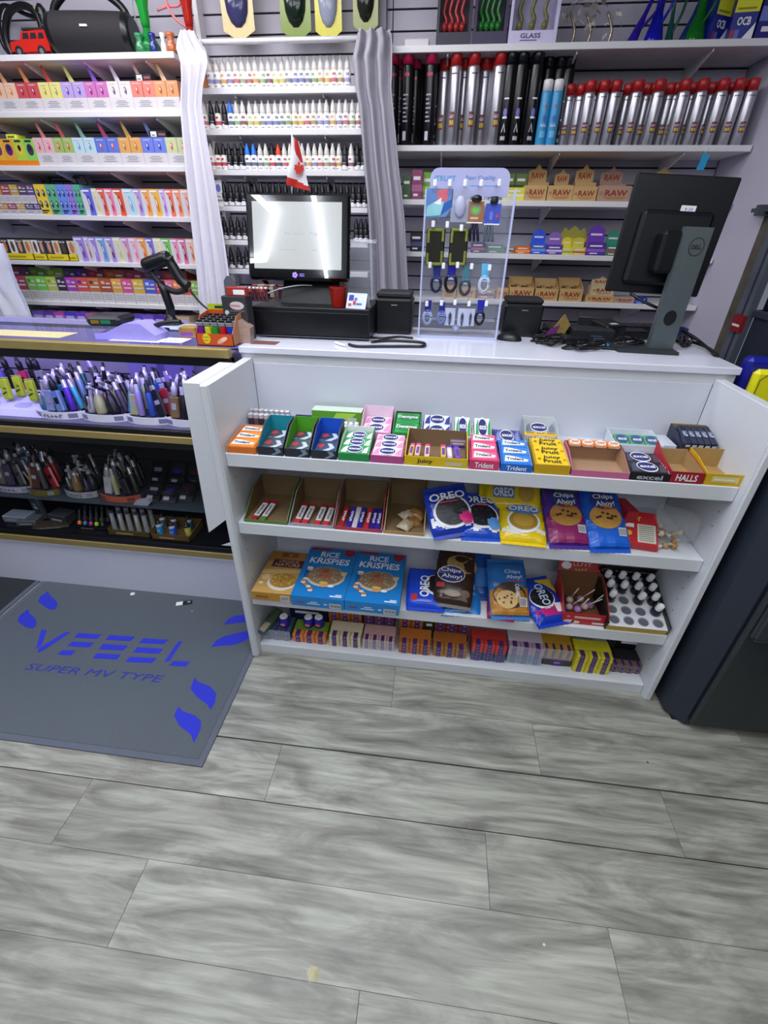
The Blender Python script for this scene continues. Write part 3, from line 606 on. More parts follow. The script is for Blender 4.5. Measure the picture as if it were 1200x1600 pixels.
# --- spray cans on second right shelf
def can_mesh(kind):
    st = M('#b9b7c0', .28, .75, var=.05); rd = M('#b01c20', .35); mag = M('#b01848', .3); bk = M('#0b0a10', .3); bl = M('#3c9cd4', .35); wh = M('#f0eef2', .35); dk = M('#50304c', .4); la = M('#7a3848', .5)
    mb = MB()
    if kind == 'tall_silver': r, h, cp, b, H = .029, .288, rd, st, .055
    elif kind == 'tall_magenta': r, h, cp, b, H = .029, .296, mag, bk, .057
    elif kind == 'tall_black': r, h, cp, b, H = .029, .292, M('#10121c', .3), bk, .05
    elif kind == 'blue': r, h, cp, b, H = .025, .198, wh, bl, .042
    else: r, h, cp, b, H = .026, .192, rd, st, .042
    mb.lathe([(r*.93, 0, st if kind not in ('tall_black', 'tall_magenta') else bk), (r, .005, b), (r, h-.006, b), (r*.96, h, b)], 16)
    mc = MB(); mc.lathe([(r*.90, h+.0005, cp), (r*.90, h+H-.004, cp), (r*.8, h+H, cp)], 16)
    d = Dec(mb, lambda u, v, l: ((r+l)*math.sin(u/r), -(r+l)*math.cos(u/r), v))
    if kind in ('tall_silver', 'small'):
        d.rect(-.012, h*.24, .012, h*.44, la, 1, 3); d.rect(-.009, h*.27, -.001, h*.33, M('#d8c030'), 2, 2); d.rect(.001, h*.27, .009, h*.33, M('#d8c030'), 2, 2); d.scrib('BUTANE', -.010, h*.36, .02, h*.045, PWHITE, 3); d.rect(-.013, h*.9, .013, h*.915, dk, 1, 3)
    elif kind == 'tall_magenta':
        d.rect(-.012, .02, .004, .055, M('#c8c4d8'), 1, 2)
        for k in range(7): d.rect(-.013, .09+k*.016, .010-(k % 3)*.004, .096+k*.016, M('#a8a0b8', .6), 1, 2)
        d.rect(-.014, h*.86, .014, h*.90, mag, 1, 3)
    elif kind == 'tall_black':
        d.ell(0, h*.42, .009, .016, M('#7c78c8'), 1, 10); d.rect(-.011, h*.58, .011, h*.6, PWHITE, 1, 3); d.poly([(-.01, .05), (.01, .05), (0, .085)], M('#c8c8d0')); d.rect(-.011, .02, .011, .035, M('#b0b0b8'), 1, 3); d.rect(-.010, .10, .010, .108, PWHITE, 1, 2)
    else:
        d.scrib('BUTANE', -.013, .07, .026, .012, PWHITE, 2); d.ell(0, .10, .009, .012, M('#4868c0'), 1); d.rect(-.012, .03, .012, .055, M('#70b8e8'), 1, 3); d.ell(0, .145, .005, .006, M('#d04c50'), 1)
    return ((mb, 'body'), (mc, 'cap'))
_cn = {}
cword = dict(tall_silver='tall silver can with red cap', tall_magenta='tall black can with magenta cap', tall_black='tall all-black spray can', blue='sky blue can with white cap', small='short silver can with red cap')
ccount = {}
def can(kind, px, y, where):
    z = ZW['r1']; x = wx(px, z, y)
    o = empty('spray_can', (x, y, z))
    if kind not in _cn: _cn[kind] = [m_.build(n_, o).data for m_, n_ in can_mesh(kind)]
    else:
        for me_, n_ in zip(_cn[kind], ('body', 'cap')): inst(me_, n_, (0, 0, 0), parent=o)
    o.rotation_euler[2] = rnd.uniform(-.25, .25)
    k = (kind, where); ccount[k] = ccount.get(k, 0)+1
    tag(o, '%s, %s such from left in %s' % (cword[kind], ORD[ccount[k]], where), 'spray can', 'spray cans on the second right wall shelf')
F_, B_ = 'front row of can shelf', 'back row of can shelf'
for k, p in (('tall_magenta', 612), ('tall_magenta', 634), ('tall_magenta', 668), ('tall_silver', 704), ('tall_silver', 730), ('tall_silver', 768), ('tall_black', 784), ('tall_black', 800), ('tall_black', 822), ('blue', 842), ('blue', 858)): can(k, p, WY+.04, F_)
for k, p in (('tall_magenta', 622), ('tall_magenta', 645), ('tall_silver', 688), ('tall_silver', 717), ('tall_silver', 747), ('tall_silver', 762), ('tall_black', 812), ('tall_black', 838), ('tall_black', 855), ('tall_black', 868)): can(k, p, WY+.11, B_)
for p in (628, 652, 676, 700, 724, 750, 775, 800, 825, 850): can('tall_black', p, WY+.185, 'added dark filler row behind cans')  # filler cans, added so the space behind the tall cans reads dark
for p in (906, 926, 944, 976, 1008, 1046, 1072, 1102, 1126, 1146): can('small', p, WY+.035, F_)
for p in (876, 892, 914, 934, 962, 990, 1000, 1024, 1034, 1058, 1086, 1098, 1116, 1136): can('small', p, WY+.095, B_)

# --- rolling paper boxes
TAN = M('#c9a46c', .65, var=.06); TAN2 = M('#a8854f', .7); RAWR = M('#9a2420', .6); KRAFT = M('#8d7450', .8, var=.08); DBR = M('#5a4028', .8)
def raw_box(px0, px1, key, h, y, label, dz=0, card=True, dep=.09, col=None, txt='RAW', open_=False, tc=None, rz=0.):
    z = ZW[key] if isinstance(key, str) else key; xa, xb = wx(px0, z+dz, y), wx(px1, z+dz, y); w = xb-xa-.002; mb = MB(); m = col or TAN; tc = tc or RAWR
    if open_:
        t = .003; mb.box(-w/2, w/2, 0, t, 0, h, m); mb.box(-w/2, w/2, dep-t, dep, 0, h*1.7, m); mb.box(-w/2, w/2, t, dep-t, 0, t, m)
        for s in (-1, 1): mb.prism([(s*w/2, t, 0), (s*w/2, dep-t, 0), (s*w/2, dep-t, h*1.7), (s*w/2, t, h)], (-s*t, 0, 0), m)
        for k in range(4): mb.box(-w/2+.006+k*w/4.2, -w/2+.004+(k+.8)*w/4.2, .012, dep-.01, t, h*(1.0+.1*(k % 2)), (DBR, TAN2)[k % 2])
    else:
        mb.box(-w/2, w/2, 0, dep, 0, h, m)
        if card: mb.prism([(-w*.45, dep*.6, h), (w*.42, dep*.6, h), (w*.42, dep*.6, h*1.62), (w*.15, dep*.6, h*1.72), (0, dep*.6, h*1.95), (-w*.15, dep*.6, h*1.72), (-w*.45, dep*.6, h*1.6)], (0, .003, 0), m)
    d = front(mb); d.text(txt, -w*.28, h*.36, w*.68, h*.38, tc, 2); d.ell(-w*.38, h*.52, w*.06, w*.06, TAN2, 1, 10); d.rect(-w*.2, h*.14, w*.3, h*.19, TAN2); d.rect(-w*.3, h*.24, w*.36, h*.27, tc)
    if card and not open_:
        d = Dec(mb, lambda u, v, l: (u, dep*.6-l, v)); d.text(txt, -w*.3, h*1.22, w*.62, h*.32, tc, 2)
    tag(mb.build('paper_box', None, ((xa+xb)/2, y, z+dz), (0, 0, rz)), label, 'box')
yb = WY+.02
raw_box(817, 852, 'r2', .065, yb, 'tan rolling paper box beside the yellow-green packet on third right shelf', card=False)
raw_box(853, 893, 'r2', .065, yb, 'second tan rolling paper box on third right shelf, front row', card=False)
raw_box(893, 930, 'r2', .06, yb, 'third tan rolling paper box on third right shelf, front row', card=False)
raw_box(931, 982, 'r2', .065, yb, 'tan and pinkish paper box next to the monitor on third right shelf', card=False, col=M('#b48f78', .6))
raw_box(820, 853, 'r2', .085, yb+.10, 'tan card-topped paper box, leftmost in back row of third right shelf')
raw_box(862, 888, 'r2', .075, yb+.10, 'tan card-topped paper box, second in back row of third right shelf', card=True)
raw_box(893, 926, 'r2', .085, yb+.10, 'tan card-topped paper box, third in back row of third right shelf')
raw_box(932, 972, 'r2', .08, yb+.10, 'pinkish card-topped paper box, rightmost visible on third right shelf', col=M('#a98676', .6))
raw_box(1010, 1050, 'r2', .08, yb+.10, 'tan card-topped paper box hidden behind the monitor top')
PU = M('#5b2f86', .5); 
def sbox(px0, px1, key, h, y, col, label, name='small_carton', txt=None, tc=None, card=None, dz=0, dep=.07, band=None, cat='box'):
    z = ZW[key] if isinstance(key, str) else key; xa, xb = wx(px0, z+dz, y), wx(px1, z+dz, y); w = xb-xa-.002; m = M(col, .42); mb = MB(); mb.rbox(-w/2, w/2, 0, dep, 0, h, m, .0015)
    d = front(mb)
    if band: d.rect(-w*.49, h*.28, w*.49, h*.5, M(band, .5))
    if txt: d.text(txt, -w*.4, h*.56, w*.8, h*.3, tc or PWHITE, 2)
    else: d.rect(-w*.35, h*.66, w*.3, h*.78, M('#f0ecf4', .5)); d.rect(-w*.3, h*.12, w*.1, h*.2, M('#f0ecf4', .5))
    if card:
        cm = M(card, .45); mb.prism([(-w*.46, dep*.7, h)]+[(-w*.46*math.cos(math.pi*k/8), dep*.7, h*1.5+h*.8*math.sin(math.pi*k/8)) for k in range(9)]+[(w*.46, dep*.7, h)], (0, .003, 0), cm)
        d = Dec(mb, lambda u, v, l: (u, dep*.7-l, v)); d.rect(-w*.3, h*1.5, w*.3, h*1.65, M('#e8e0f0', .5))
    tag(mb.build(name, None, ((xa+xb)/2, y, z+dz)), label, cat)
sbox(785, 818, 'r2', .055, yb, '#e4dc3c', 'yellow packet box in front of green pouches on third right shelf', txt=None, band='#f4f0b0')
for k, (a, b) in enumerate(((784, 802), (802, 821))): sbox(a, b, 'r2', .095, yb+.09, '#55702c', '%s green and lime pouch box behind the yellow packet box' % ('left', 'right')[k], band='#2c3018', dz=.025)
sbox(628, 642, 'r2', .10, yb, '#3c5c34', 'dark green slim box beside the grey curtain on third right shelf', dep=.05)
sbox(642, 659, 'r2', .125, yb, '#8c3468', 'plum pink tall box beside the grey curtain on third right shelf', band='#b06090', dep=.06)
sbox(658, 676, 'r2', .12, yb+.05, '#74b038', 'bright green tub box behind the acrylic stand on third right shelf', band='#b8d860')
for a, b, c, l in ((678, 696, '#9c2c34', 'red'), (696, 712, '#8a4038', 'brick red'), (713, 735, '#1c4c2c', 'dark green'), (745, 762, '#a8a4b4', 'pale grey'), (762, 784, '#1c2080', 'navy blue')): sbox(a, b, 'r2', .10, yb+.1, c, '%s box peeking above the acrylic stand on third right shelf' % l)
# fourth right shelf: small colourful dispensers
for a, b, h, c, cd, l, bd in ((790, 804, .03, '#7c8c70', None, 'grey-green', '#a83c2c'), (804, 828, .035, '#dc6420', None, 'orange', '#f0a050'), (828, 852, .05, '#2f5cc8', '#2450d8', 'royal blue', '#7098e8'), (852, 878, .045, '#5c38a0', '#8a60b8', 'purple flowered', '#d8c0f0'), (876, 894, .035, '#e0d040', '#d8cc30', 'yellow', '#8cb040'), (893, 914, .035, '#dcc850', '#c8c040', 'pale yellow', '#c04c50'), (914, 944, .06, '#5a2c98', '#6c38b0', 'deep violet', '#8c60c8'), (944, 968, .05, '#2c8068', '#2c8a70', 'teal green', '#c04840')):
    sbox(a, b, 'r3', h, yb, c, '%s small dispenser box on fourth right wall shelf' % l, card=cd, band=bd)
sbox(735, 757, 'r3', .05, yb, '#34285c', 'dark navy box with pink print seen through the acrylic stand', band='#c04870')
sbox(757, 788, 'r3', .04, yb+.04, '#3c6c44', 'moss green box seen through the acrylic stand', band='#587c54')
sbox(640, 660, 'r3', .09, yb, '#1c1a20', 'black box with white marks left of the acrylic stand', band='#4c4c80')
mb = MB(); mb.rbox(-.10, .10, 0, .08, 0, .075, M('#d8c830', .45), .003); mb.prism([(-.08, .03, .075), (.08, .03, .075), (.05, .03, .125), (.03, .03, .11), (0, .03, .135), (-.03, .03, .11), (-.05, .03, .125)], (0, .003, 0), M('#a8a040'))
o = mb.build('display_card'); xx = wx(892, ZW['r3'], yb+.08); o.location = (xx, yb+.08, ZW['r3']); tag(o, 'large yellow display box standing behind the small dispensers', 'box')
# fifth right shelf: open rolling paper trays
raw_box(775, 793, 'r4', .055, yb, 'tan paper tray partly hidden by the acrylic stand on fifth right shelf', open_=False, card=False)
raw_box(794, 832, 'r4', .065, yb, 'open tan paper tray, left of three on fifth right shelf', open_=True, dep=.12)
raw_box(834, 870, 'r4', .062, yb, 'open tan paper tray, middle of three on fifth right shelf', open_=True, dep=.11)
raw_box(872, 908, 'r4', .065, yb, 'open tan paper tray, right of three on fifth right shelf', open_=True, dep=.12)
raw_box(914, 958, 'r4', .035, yb, 'flat tan paper box under another beside the monitor corner', card=False)
raw_box(922, 958, 'r4', .045, yb+.01, 'cream paper box stacked on a flat tan box beside the monitor', card=True, dz=.0355, col=M('#cbb690', .6))
raw_box(958, 990, 'r4', .03, yb, 'low pinkish tan paper box under the monitor corner', card=False, col=M('#b49a88', .6))
raw_box(690, 712, 'r4', .06, yb, 'tan paper box seen through the left of the acrylic stand', card=False)
raw_box(713, 742, 'r4', .055, yb+.01, 'tan paper box seen through the middle of the acrylic stand', card=False)
sbox(990, 1010, 'r4', .03, yb, '#1c3cb0', 'blue flat box under the monitor on fifth right shelf', band='#5070d8')
sbox(745, 772, 'r4', .05, yb+.02, '#a8906c', 'brown box seen through the right of the acrylic stand', band='#8c4038')
# lowest right shelf
for a, b, h, c, l, t in ((852, 895, .075, '#54402c', 'brown', None), (898, 935, .085, '#a81c24', 'red', None), (936, 965, .075, '#b8b0c8', 'pale lilac', None), (966, 1000, .06, '#c8c8d0', 'white', None), (1000, 1020, .07, '#1c2470', 'navy', None), (1060, 1078, .1, '#1c2470', 'tall navy', None)):
    sbox(a, b, .97, h, yb, c, '%s box on the lowest right wall shelf behind the counter cables' % l, txt=t)

# --- goods on the top right shelf
def topbox(px0, px1, h, col, label, kind, key='r0', y=WY+.02):
    z = ZW[key]; xa, xb = wx(px0, z, y), wx(px1, z, y); w = xb-xa-.003; t = empty('boxed_glass_pipe', ((xa+xb)/2, y, z)); mb = MB(); m = M(col, .4)
    mb.box(-w/2, w/2, .0, .08, 0, .045, m); mb.box(-w/2, w/2, .07, .08, .045, h, m); mb.box(w/2-.015, w/2, 0, .07, .045, h, m); mb.box(-w/2, -w/2+.012, 0, .07, .045, h, m); mb.box(-w/2, w/2, 0, .08, h-.02, h, m)
    if kind == 'white': d = front(mb); d.text('GLASS', -w*.25, .02, w*.42, .016, M('#4a3c6c', .5)); d.rect(-w*.25, .012, w*.1, .015, M('#4a3c6c', .5))
    mb.build('box', t)
    mb = MB(); c2 = {'red': M('#c03438', .25), 'green': M('#2c8c34', .25), 'white': M('#8c8a50', .3)}[kind]
    for k in range(3 if kind == 'white' else 4):
        x = -w*.28+k*w*(.26 if kind == 'white' else .17); mb.tube([(x, .04, .05), (x+.008, .035, .09), (x-.006, .04, .12), (x+.01, .035, .17)], .008, c2, 7, 3); mb.lathe([(.001, .05, c2), (.013, .06, c2), (.013, .075, c2), (.001, .088, c2)], 8, x, .03, False)
    mb.build('glass_pipe', t)
    mb = MB(); mb.box(-w/2+.012, w/2-.015, .001, .002, .045, h-.02, glassm(.10)); mb.build('window', t)
    tag(t, label, 'box')
topbox(680, 735, .26, '#1d1530', 'black-purple window box with red glass, left one on top right shelf', 'red')
topbox(737, 790, .26, '#2a1748', 'black-purple window box with green glass on top right shelf', 'green')
topbox(792, 868, .26, '#cfc8ea', 'lavender window box of glass pipes on top right shelf', 'white')
mb = MB(); mb.rbox(-.055, .055, 0, .08, 0, .03, M('#cfc8cc', .5), .003); tag(mb.build('low_white_box', None, (wx(651, 2.22, WY+.03), WY+.03, ZW['r0'])), 'low white box at left end of the top right shelf', 'box')
mb = MB(); rr = random.Random(5)
for k in range(60):
    x = rr.uniform(-.13, .13); z = .02+abs(rr.gauss(.11, .05)); a = Vector((x, rr.uniform(0, .1), z)); u = Vector((rr.uniform(-1, 1), rr.uniform(-1, 1), rr.uniform(-.4, .4)))*.03; v = Vector((rr.uniform(-.3, .3), rr.uniform(-1, 1), rr.uniform(-1, 1)))*.018
    mb.quad(a, a+u, a+u+v, a+v, M('#cbb9a4', .12, .6) if k % 3 else clear('#fff8e8', .4))
for s in (-.09, -.02, .07): mb.tube([(s, .05, 0), (s+.01, .04, .06), (s-.02, .05, .12)], .006, M('#a89888', .2, .5), 6, 3)
tag(mb.build('foil_garland', None, (wx(925, 2.22, WY+.06), WY+.06, ZW['r0'])), 'crinkled champagne foil and plastic heap on the top right shelf', 'foil')
def vase(px, col, label, h=.3, y=WY+.06, lean=0, r=.028, key='r0', name='glass_water_pipe'):
    mb = MB(); m = M(col, .08, trans=.45); m2 = M(col, .08, trans=.3, var=.2)
    prof = [(r*1.15, 0, m), (r*1.2, .006, m2), (r*1.05, .03, m), (r*.75, .07, m), (r*.5, .10, m), (r*.45, .16, m), (r*.7, .19, m2), (r*.62, .20, m), (r*.5, h-.02, m), (r*.66, h, m)]
    mb.lathe(prof, 16); mb.tube([(0, -r*.4, .04), (.03, -r, .10), (.042, -r*1.1, .15)], .006, m, 7, 3)
    tag(mb.build(name, None, (wx(px, ZW[key], y), y, ZW[key]), (0, lean, 0)), label, 'water pipe')
vase(985, '#3420a8', 'slim violet glass tube leaning on the top right shelf', .3, WY+.05, .35, .018)
vase(1018, '#1c20c0', 'cobalt blue flared glass water pipe on the top right shelf', r=.034)
vase(1042, '#2c7060', 'pale green thin glass pipe behind the cobalt one', r=.016, y=WY+.12, lean=-.1)
vase(1062, '#1c4a90', 'slim blue-green glass pipe between cobalt and green ones', r=.018, y=WY+.1, lean=.25)
vase(1082, '#1c7a28', 'grass green flared glass water pipe on the top right shelf', r=.034)
def ocb(px0, px1, rz, label, y):
    z = ZW['r0']; xa, xb = wx(px0, z, y), wx(px1, z, y); w = xb-xa; h = .20; mb = MB(); B = M('#1a2488', .4); Yl = M('#d8d820', .4)
    mb.box(-w/2, w/2, 0, .06, 0, h, B); d = front(mb); d.rect(-w/2, h*.42, w/2, h, Yl); d.text('OCB', -w*.28, h*.22, w*.55, h*.13, PWHITE); d.rect(-w*.45, h*.02, -w*.3, h*.16, M('#a83440')); d.rect(-w*.28, h*.02, -w*.1, h*.16, M('#5c70c0'))
    d.poly([(w*.05, 0), (w*.5, 0), (w*.5, h*.26)], PWHITE); d.rect(-w*.4, h*.46, w*.35, h*.49, M('#8a8620'), 2); d.ell(w*.1, h*.85, w*.16, h*.09, M('#a89010'), 2)
    tag(mb.build('paper_display_box', None, ((xa+xb)/2, y, z), (0, 0, rz)), label, 'box')
ocb(1102, 1135, .5, 'yellow and blue paper display, left and turned, on top right shelf', WY+.05)
ocb(1136, 1172, -.12, 'yellow and blue paper display facing forward on top right shelf', WY+.02)
sbox(1176, 1215, 'r0', .2, WY+.02, '#20207c', 'dark blue box at the far right end of the top right shelf', band='#7080c8')
mb = MB(); mb.prism([(-.018, 0, -.03), (.015, 0, -.03), (.022, 0, .03), (-.008, 0, .03)], (0, .004, 0), M('#2aa4d8', .3)); mb.tube([(0, .002, .03), (.0, .002, .055)], .0015, PWHITE, 5)
tag(mb.build('price_tag', None, aY(1098, 253, WY-.006)), 'small cyan tag hanging under the can shelf at right', 'tag')

# --- hanging blister masks at the top middle, curtain rod
def blister(px, py, w, h, card, blob, label):
    p = aY(px, py, WY+.18); t = empty('blister_pack', p); mb = MB(); m = M(card, .25)
    mb.prism([(-w/2, 0, -h*.36), (0, 0, -h/2), (w/2, 0, -h*.36), (w/2, 0, h/2), (-w/2, 0, h/2)], (0, .004, 0), m); mb.build('card', t)
    mb = MB(); mb.grid(lambda u, v: (w*.36*math.cos(2*math.pi*u)*math.sin(math.pi*v/2), -.03*math.cos(math.pi*v/2)-.001, h*.33*math.sin(2*math.pi*u)*math.sin(math.pi*v/2)), 14, 5, M(blob, .12)); mb.build('blister', t)
    mb = MB(); mb.cyl((0, .0, h*.45), (0, .10, h*.45), .003, M('#9a9aa4', .3, .8)); mb.build('hook', t)
    tag(t, label, 'blister pack', 'blister packs hanging above the bottle shelves')
blister(369, 2, .16, .28, '#d8c890', '#3c3c68', 'leftmost hanging blister pack, gold card and blue-brown blister')
blister(460, -2, .15, .30, '#7c9438', '#16241c', 'second hanging blister pack, green card and black blister')
blister(512, -2, .13, .30, '#d4cc3c', '#9ca4b8', 'third hanging blister pack, yellow card and silver blister')
blister(571, -8, .12, .28, '#8a9448', '#20241c', 'rightmost hanging blister pack, olive card and dark round insert')
rz_ = aY(450, 63, WY-.03)
mb = MB(); mb.cyl((wx(282, rz_.z, WY-.03), WY-.03, rz_.z), (wx(612, rz_.z, WY-.03), WY-.03, rz_.z), .011, M('#e4e4ea', .25, .2), 12)
for px in (290, 608): mb.cyl((wx(px, rz_.z, WY-.03), WY-.03, rz_.z), (wx(px, rz_.z, WY-.03), WY+.31, rz_.z), .008, SHM)
tag(mb.build('curtain_rod'), 'white curtain rod above the bottle shelves', 'curtain rod')
# post dividing left and middle bays
mb = MB(); mb.box(-1.352, -1.33, WY+.24, WY+.31, .9, 2.75, SHM); tag(mb.build('wall_upright'), 'white upright strip behind the white curtain', 'upright')
mb = MB(); mb.box(-.425, -.385, WY+.24, WY+.31, .9, 2.75, M('#8a8896', .5)); tag(mb.build('wall_upright'), 'grey upright strip behind the grey curtain', 'upright')

# --- curtains
def curtain(keys, y, m, label, folds=5, amp=.022, seed=1, name='curtain'):
    """keys: (py, px_left, px_right)"""
    rr = random.Random(seed); ph = [rr.uniform(0, 6.28) for _ in range(4)]; mb = MB()
    pts = [(aY(a, py, y).x, aY(b, py, y).x, aY((a+b)/2, py, y).z) for py, a, b in keys]
    def f(u, v):
        t = v*(len(pts)-1); i = min(int(t), len(pts)-2); q = t-i; q = q*q*(3-2*q)*.5+q*.5
        l = pts[i][0]*(1-q)+pts[i+1][0]*q; r_ = pts[i][1]*(1-q)+pts[i+1][1]*q; z = pts[i][2]*(1-q)+pts[i+1][2]*q
        s = math.sin(u*folds*5.2+ph[0]+v*2.6+.8*math.sin(u*3+v*2))+.35*math.sin(u*folds*9.7+ph[1]-v*4.5)*(.3+.7*math.sin(v*5+ph[3])**2)+.3*math.sin(v*7+u*6+ph[2])
        e = .25+.75*min(1, (r_-l)/.2)
        return (l+(r_-l)*u+.006*math.sin(v*14+ph[3]), y+amp*s*e, z)
    mb.grid(f, 60, 44, m); o = mb.build(name); sd = o.modifiers.new('thick', 'SOLIDIFY'); sd.thickness = .0025
    tag(o, label, 'curtain'); return o
curtain([(48, 283, 304), (62, 279, 312), (78, 276, 322), (100, 282, 325), (130, 285, 320), (168, 285, 319), (279, 293, 337), (360, 300, 348), (460, 311, 362), (500, 316, 369), (560, 322, 376)], WY-.07, M('#e6e4ee', .85, var=.03), 'white curtain tied left of the bottle shelves', 4, .022, 3)
curtain([(46, 560, 612), (60, 556, 613), (90, 548, 611), (130, 556, 613), (168, 565, 617), (279, 571, 625), (360, 577, 633), (453, 582, 640), (560, 590, 652)], WY-.07, M('#a7a4b0', .85, var=.04), 'grey curtain hanging right of the bottle shelves', 4, .024, 8)
curtain([(380, -30, 2), (420, -30, 14), (460, -20, 30), (500, -6, 44), (535, 4, 54), (600, 12, 62)], 2.62, M('#dfe2f2', .8, var=.03), 'white curtain at the left edge behind the glass case', 2, .03, 5)

# --- top left shelf: toy car, speaker, hoses, hookahs
zt = ZW['l0']
yc = WY+.05; xa, xb = wx(21, zt, yc), wx(83, zt, yc)
t = empty('toy_car', ((xa+xb)/2, yc, zt)); tag(t, 'red off-road toy car with a roof rack on the top left shelf', 'toy car'); L = xb-xa; rd = M('#c8251c', .25); gl = M('#2b2a33', .1)
mb = MB(); b = -L/2
def sil(pts, y0, y1, m): mb.prism([(b+L*u, y0, .01+L*v*.74) for u, v in pts], (0, y1-y0, 0), m)
sil([(.0, .08), (.02, .27), (.10, .31), (.30, .34), (.37, .52), (.97, .56), (1, .30), (.98, .08), (.86, .08), (.82, .17), (.72, .17), (.68, .08), (.30, .06), (.27, .15), (.16, .15), (.12, .07)], 0, L*.42, rd)
mb.build('body', t)
for k, (u0, u1) in enumerate(((.37, .53), (.56, .72), (.76, .9))):
    mb = MB(); mb.prism([(b+L*u0, -.001, .01+L*.265), (b+L*u1, -.001, .01+L*.265), (b+L*u1, -.001, .01+L*.36), (b+L*(u0+.04), -.001, .01+L*.36)], (0, .002, 0), gl); mb.build('window', t)
mb = MB(); mb.box(b+L*.4, b+L*.95, .0, L*.4, .008+L*.415, .012+L*.435, BLK2); mb.build('roof_rack', t)
mb = MB(); mb.box(b-.004, b+.006, 0, L*.42, .012, .022, BLK2); mb.build('bumper', t)
mb = MB(); mb.box(b+L-.006, b+L+.004, 0, L*.42, .012, .024, BLK2); mb.build('bumper', t)
for u in (.21, .77):
    for yy in (-.004, L*.42-.01):
        mb = MB(); mb.cyl((b+L*u, yy, L*.10), (b+L*u, yy+.014, L*.10), L*.10, BLK2, 16); mb.cyl((b+L*u, yy-.001, L*.10), (b+L*u, yy+.002, L*.10), L*.05, M('#a8a8b0', .3, .7), 12); mb.build('wheel', t)
# speaker
ys = WY+.10; xa, xb = wx(97, zt, ys), wx(216, zt, ys); L = xb-xa
t = empty('portable_speaker', ((xa+xb)/2, ys, zt)); tag(t, 'large black portable speaker with carry handle on top left shelf', 'speaker'); t.rotation_euler = (0, 0, .10)
mb = MB(); R_ = L*.205; cloth = M('#1e1d21', .8, var=.2, scale=400, bump=.3)
mb.X = Matrix.Rotation(math.pi/2, 4, 'Y') @ Matrix.Translation((-R_, 0, 0)); 
mb.lathe([(R_*.80, -L*.5, BLACK), (R_*.96, -L*.47, BLACK), (R_, -L*.42, cloth), (R_*1.02, -L*.2, cloth), (R_*1.03, 0, cloth), (R_*1.02, L*.2, cloth), (R_, L*.42, BLACK), (R_*.96, L*.47, BLACK), (R_*.8, L*.5, BLACK)], 28); mb.X = None; mb.build('body', t)
mb = MB(); mb.box(-.018, .018, -R_*1.03-.003, -R_*1.03+.004, R_*1.12, R_*1.22, M('#d0d0d8', .3)); mb.build('badge', t)
mb = MB(); mb.tube([(-L*.44, 0, R_*1.7), (-L*.38, 0, R_*2.25), (-L*.18, 0, R_*2.85), (0, 0, R_*3.0), (L*.18, 0, R_*2.85), (L*.40, 0, R_*2.2), (L*.46, 0, R_*1.5)], [.017]*31, BLACK, 10, 5); mb.build('handle', t)
mb = MB(); hp = [(0, 75), (10, 88), (26, 92), (14, 70), (8, 45), (16, 20), (32, 9), (50, 14), (62, 28), (66, 48)]
def hose(pts, r, m, y, lab, cat='hose', name='hose', yy=None):
    mb = MB(); mb.tube([tuple(aY(px, py, y+(yy[i] if yy else 0))) for i, (px, py) in enumerate(pts)], r, m, 8, 5); tag(mb.build(name), lab, cat)
hose([(22, 92), (12, 70), (9, 45), (14, 20), (30, 9), (46, 12), (60, 26), (67, 50)], .016, BLACK, WY+.17, 'thick black hose looped behind the red toy car')
hose([(24, 93), (5, 70), (-2, 35), (2, 12), (14, 10), (40, 22), (60, 28), (84, 34), (92, 60), (97, 80)], .010, BLACK, WY+.21, 'thinner black hose crossing to the speaker on top left shelf')
def hookah(px, zk, y, cols, label, h=.37, s=1.15):
    z = ZW[zk]; t = empty('hookah', (wx(px, z, y), y, z)); a, b2, c2 = [M(c, .1, trans=.25) for c in cols]
    mb = MB(); mb.lathe([(.035*s, 0, a), (.042*s, .01, a), (.045*s, .035, a), (.03*s, .065, a), (.016*s, .085, a), (.014*s, .10, a)], 16); mb.build('base', t)
    mb = MB(); mb.lathe([(.014*s, .10, b2), (.018*s, .12, b2), (.02*s, .17, b2), (.026*s, .20, b2), (.028*s, .235, b2), (.02*s, .25, b2)], 14); mb.build('stem', t)
    mb = MB(); mb.lathe([(.014*s, .25, c2), (.024*s, .26, c2), (.016*s, .27, c2), (.016*s, h-.03, c2), (.028*s, h, c2)], 14); mb.build('bowl', t)
    tag(t, label, 'hookah'); return t
hookah(237, 'l0', WY+.08, ('#1c8c3c', '#22a03c', '#c06a50'), 'green glass hookah right of the black speaker')
hookah(303, 'l0', WY+.08, ('#a83028', '#b82a24', '#b02820'), 'red glass hookah above the white curtain')
hose([(220, 55), (212, 30), (206, 5), (210, -20)], .004, M('#9cc0a8', .4), WY+.2, 'pale green thin tube left of the green hookah')
hose([(294, 44), (275, 30), (262, 10), (256, -15)], .006, M('#d87c84', .5), WY+.12, 'pink hose rising left of the red hookah')
hose([(246, 16), (262, 10), (280, 8), (284, -10)], .006, M('#d87c84', .5), WY+.13, 'pink hose crossing level beside the green hookah')
for px, c, l, r in ((222, '#2a7c50', 'green', .022), (242, '#1a2470', 'navy blue', .018), (258, '#d8dce4', 'white', .013), (270, '#b0613c', 'copper brown', .022)):
    mb = MB(); m = M(c, .2); mb.lathe([(r, 0, m), (r*1.15, .01, m), (r, .03, m), (r*.6, .045, m), (r*.95, .06, m), (r*.9, .07, m)], 14)
    tag(mb.build('hookah_bowl', None, (wx(px, zt, WY+.03), WY+.03, zt)), 'small %s hookah bowl on the top left shelf' % c_ if False else 'small %s hookah bowl on the top left shelf' % l, 'bowl')
mb = MB(); rr = random.Random(9)
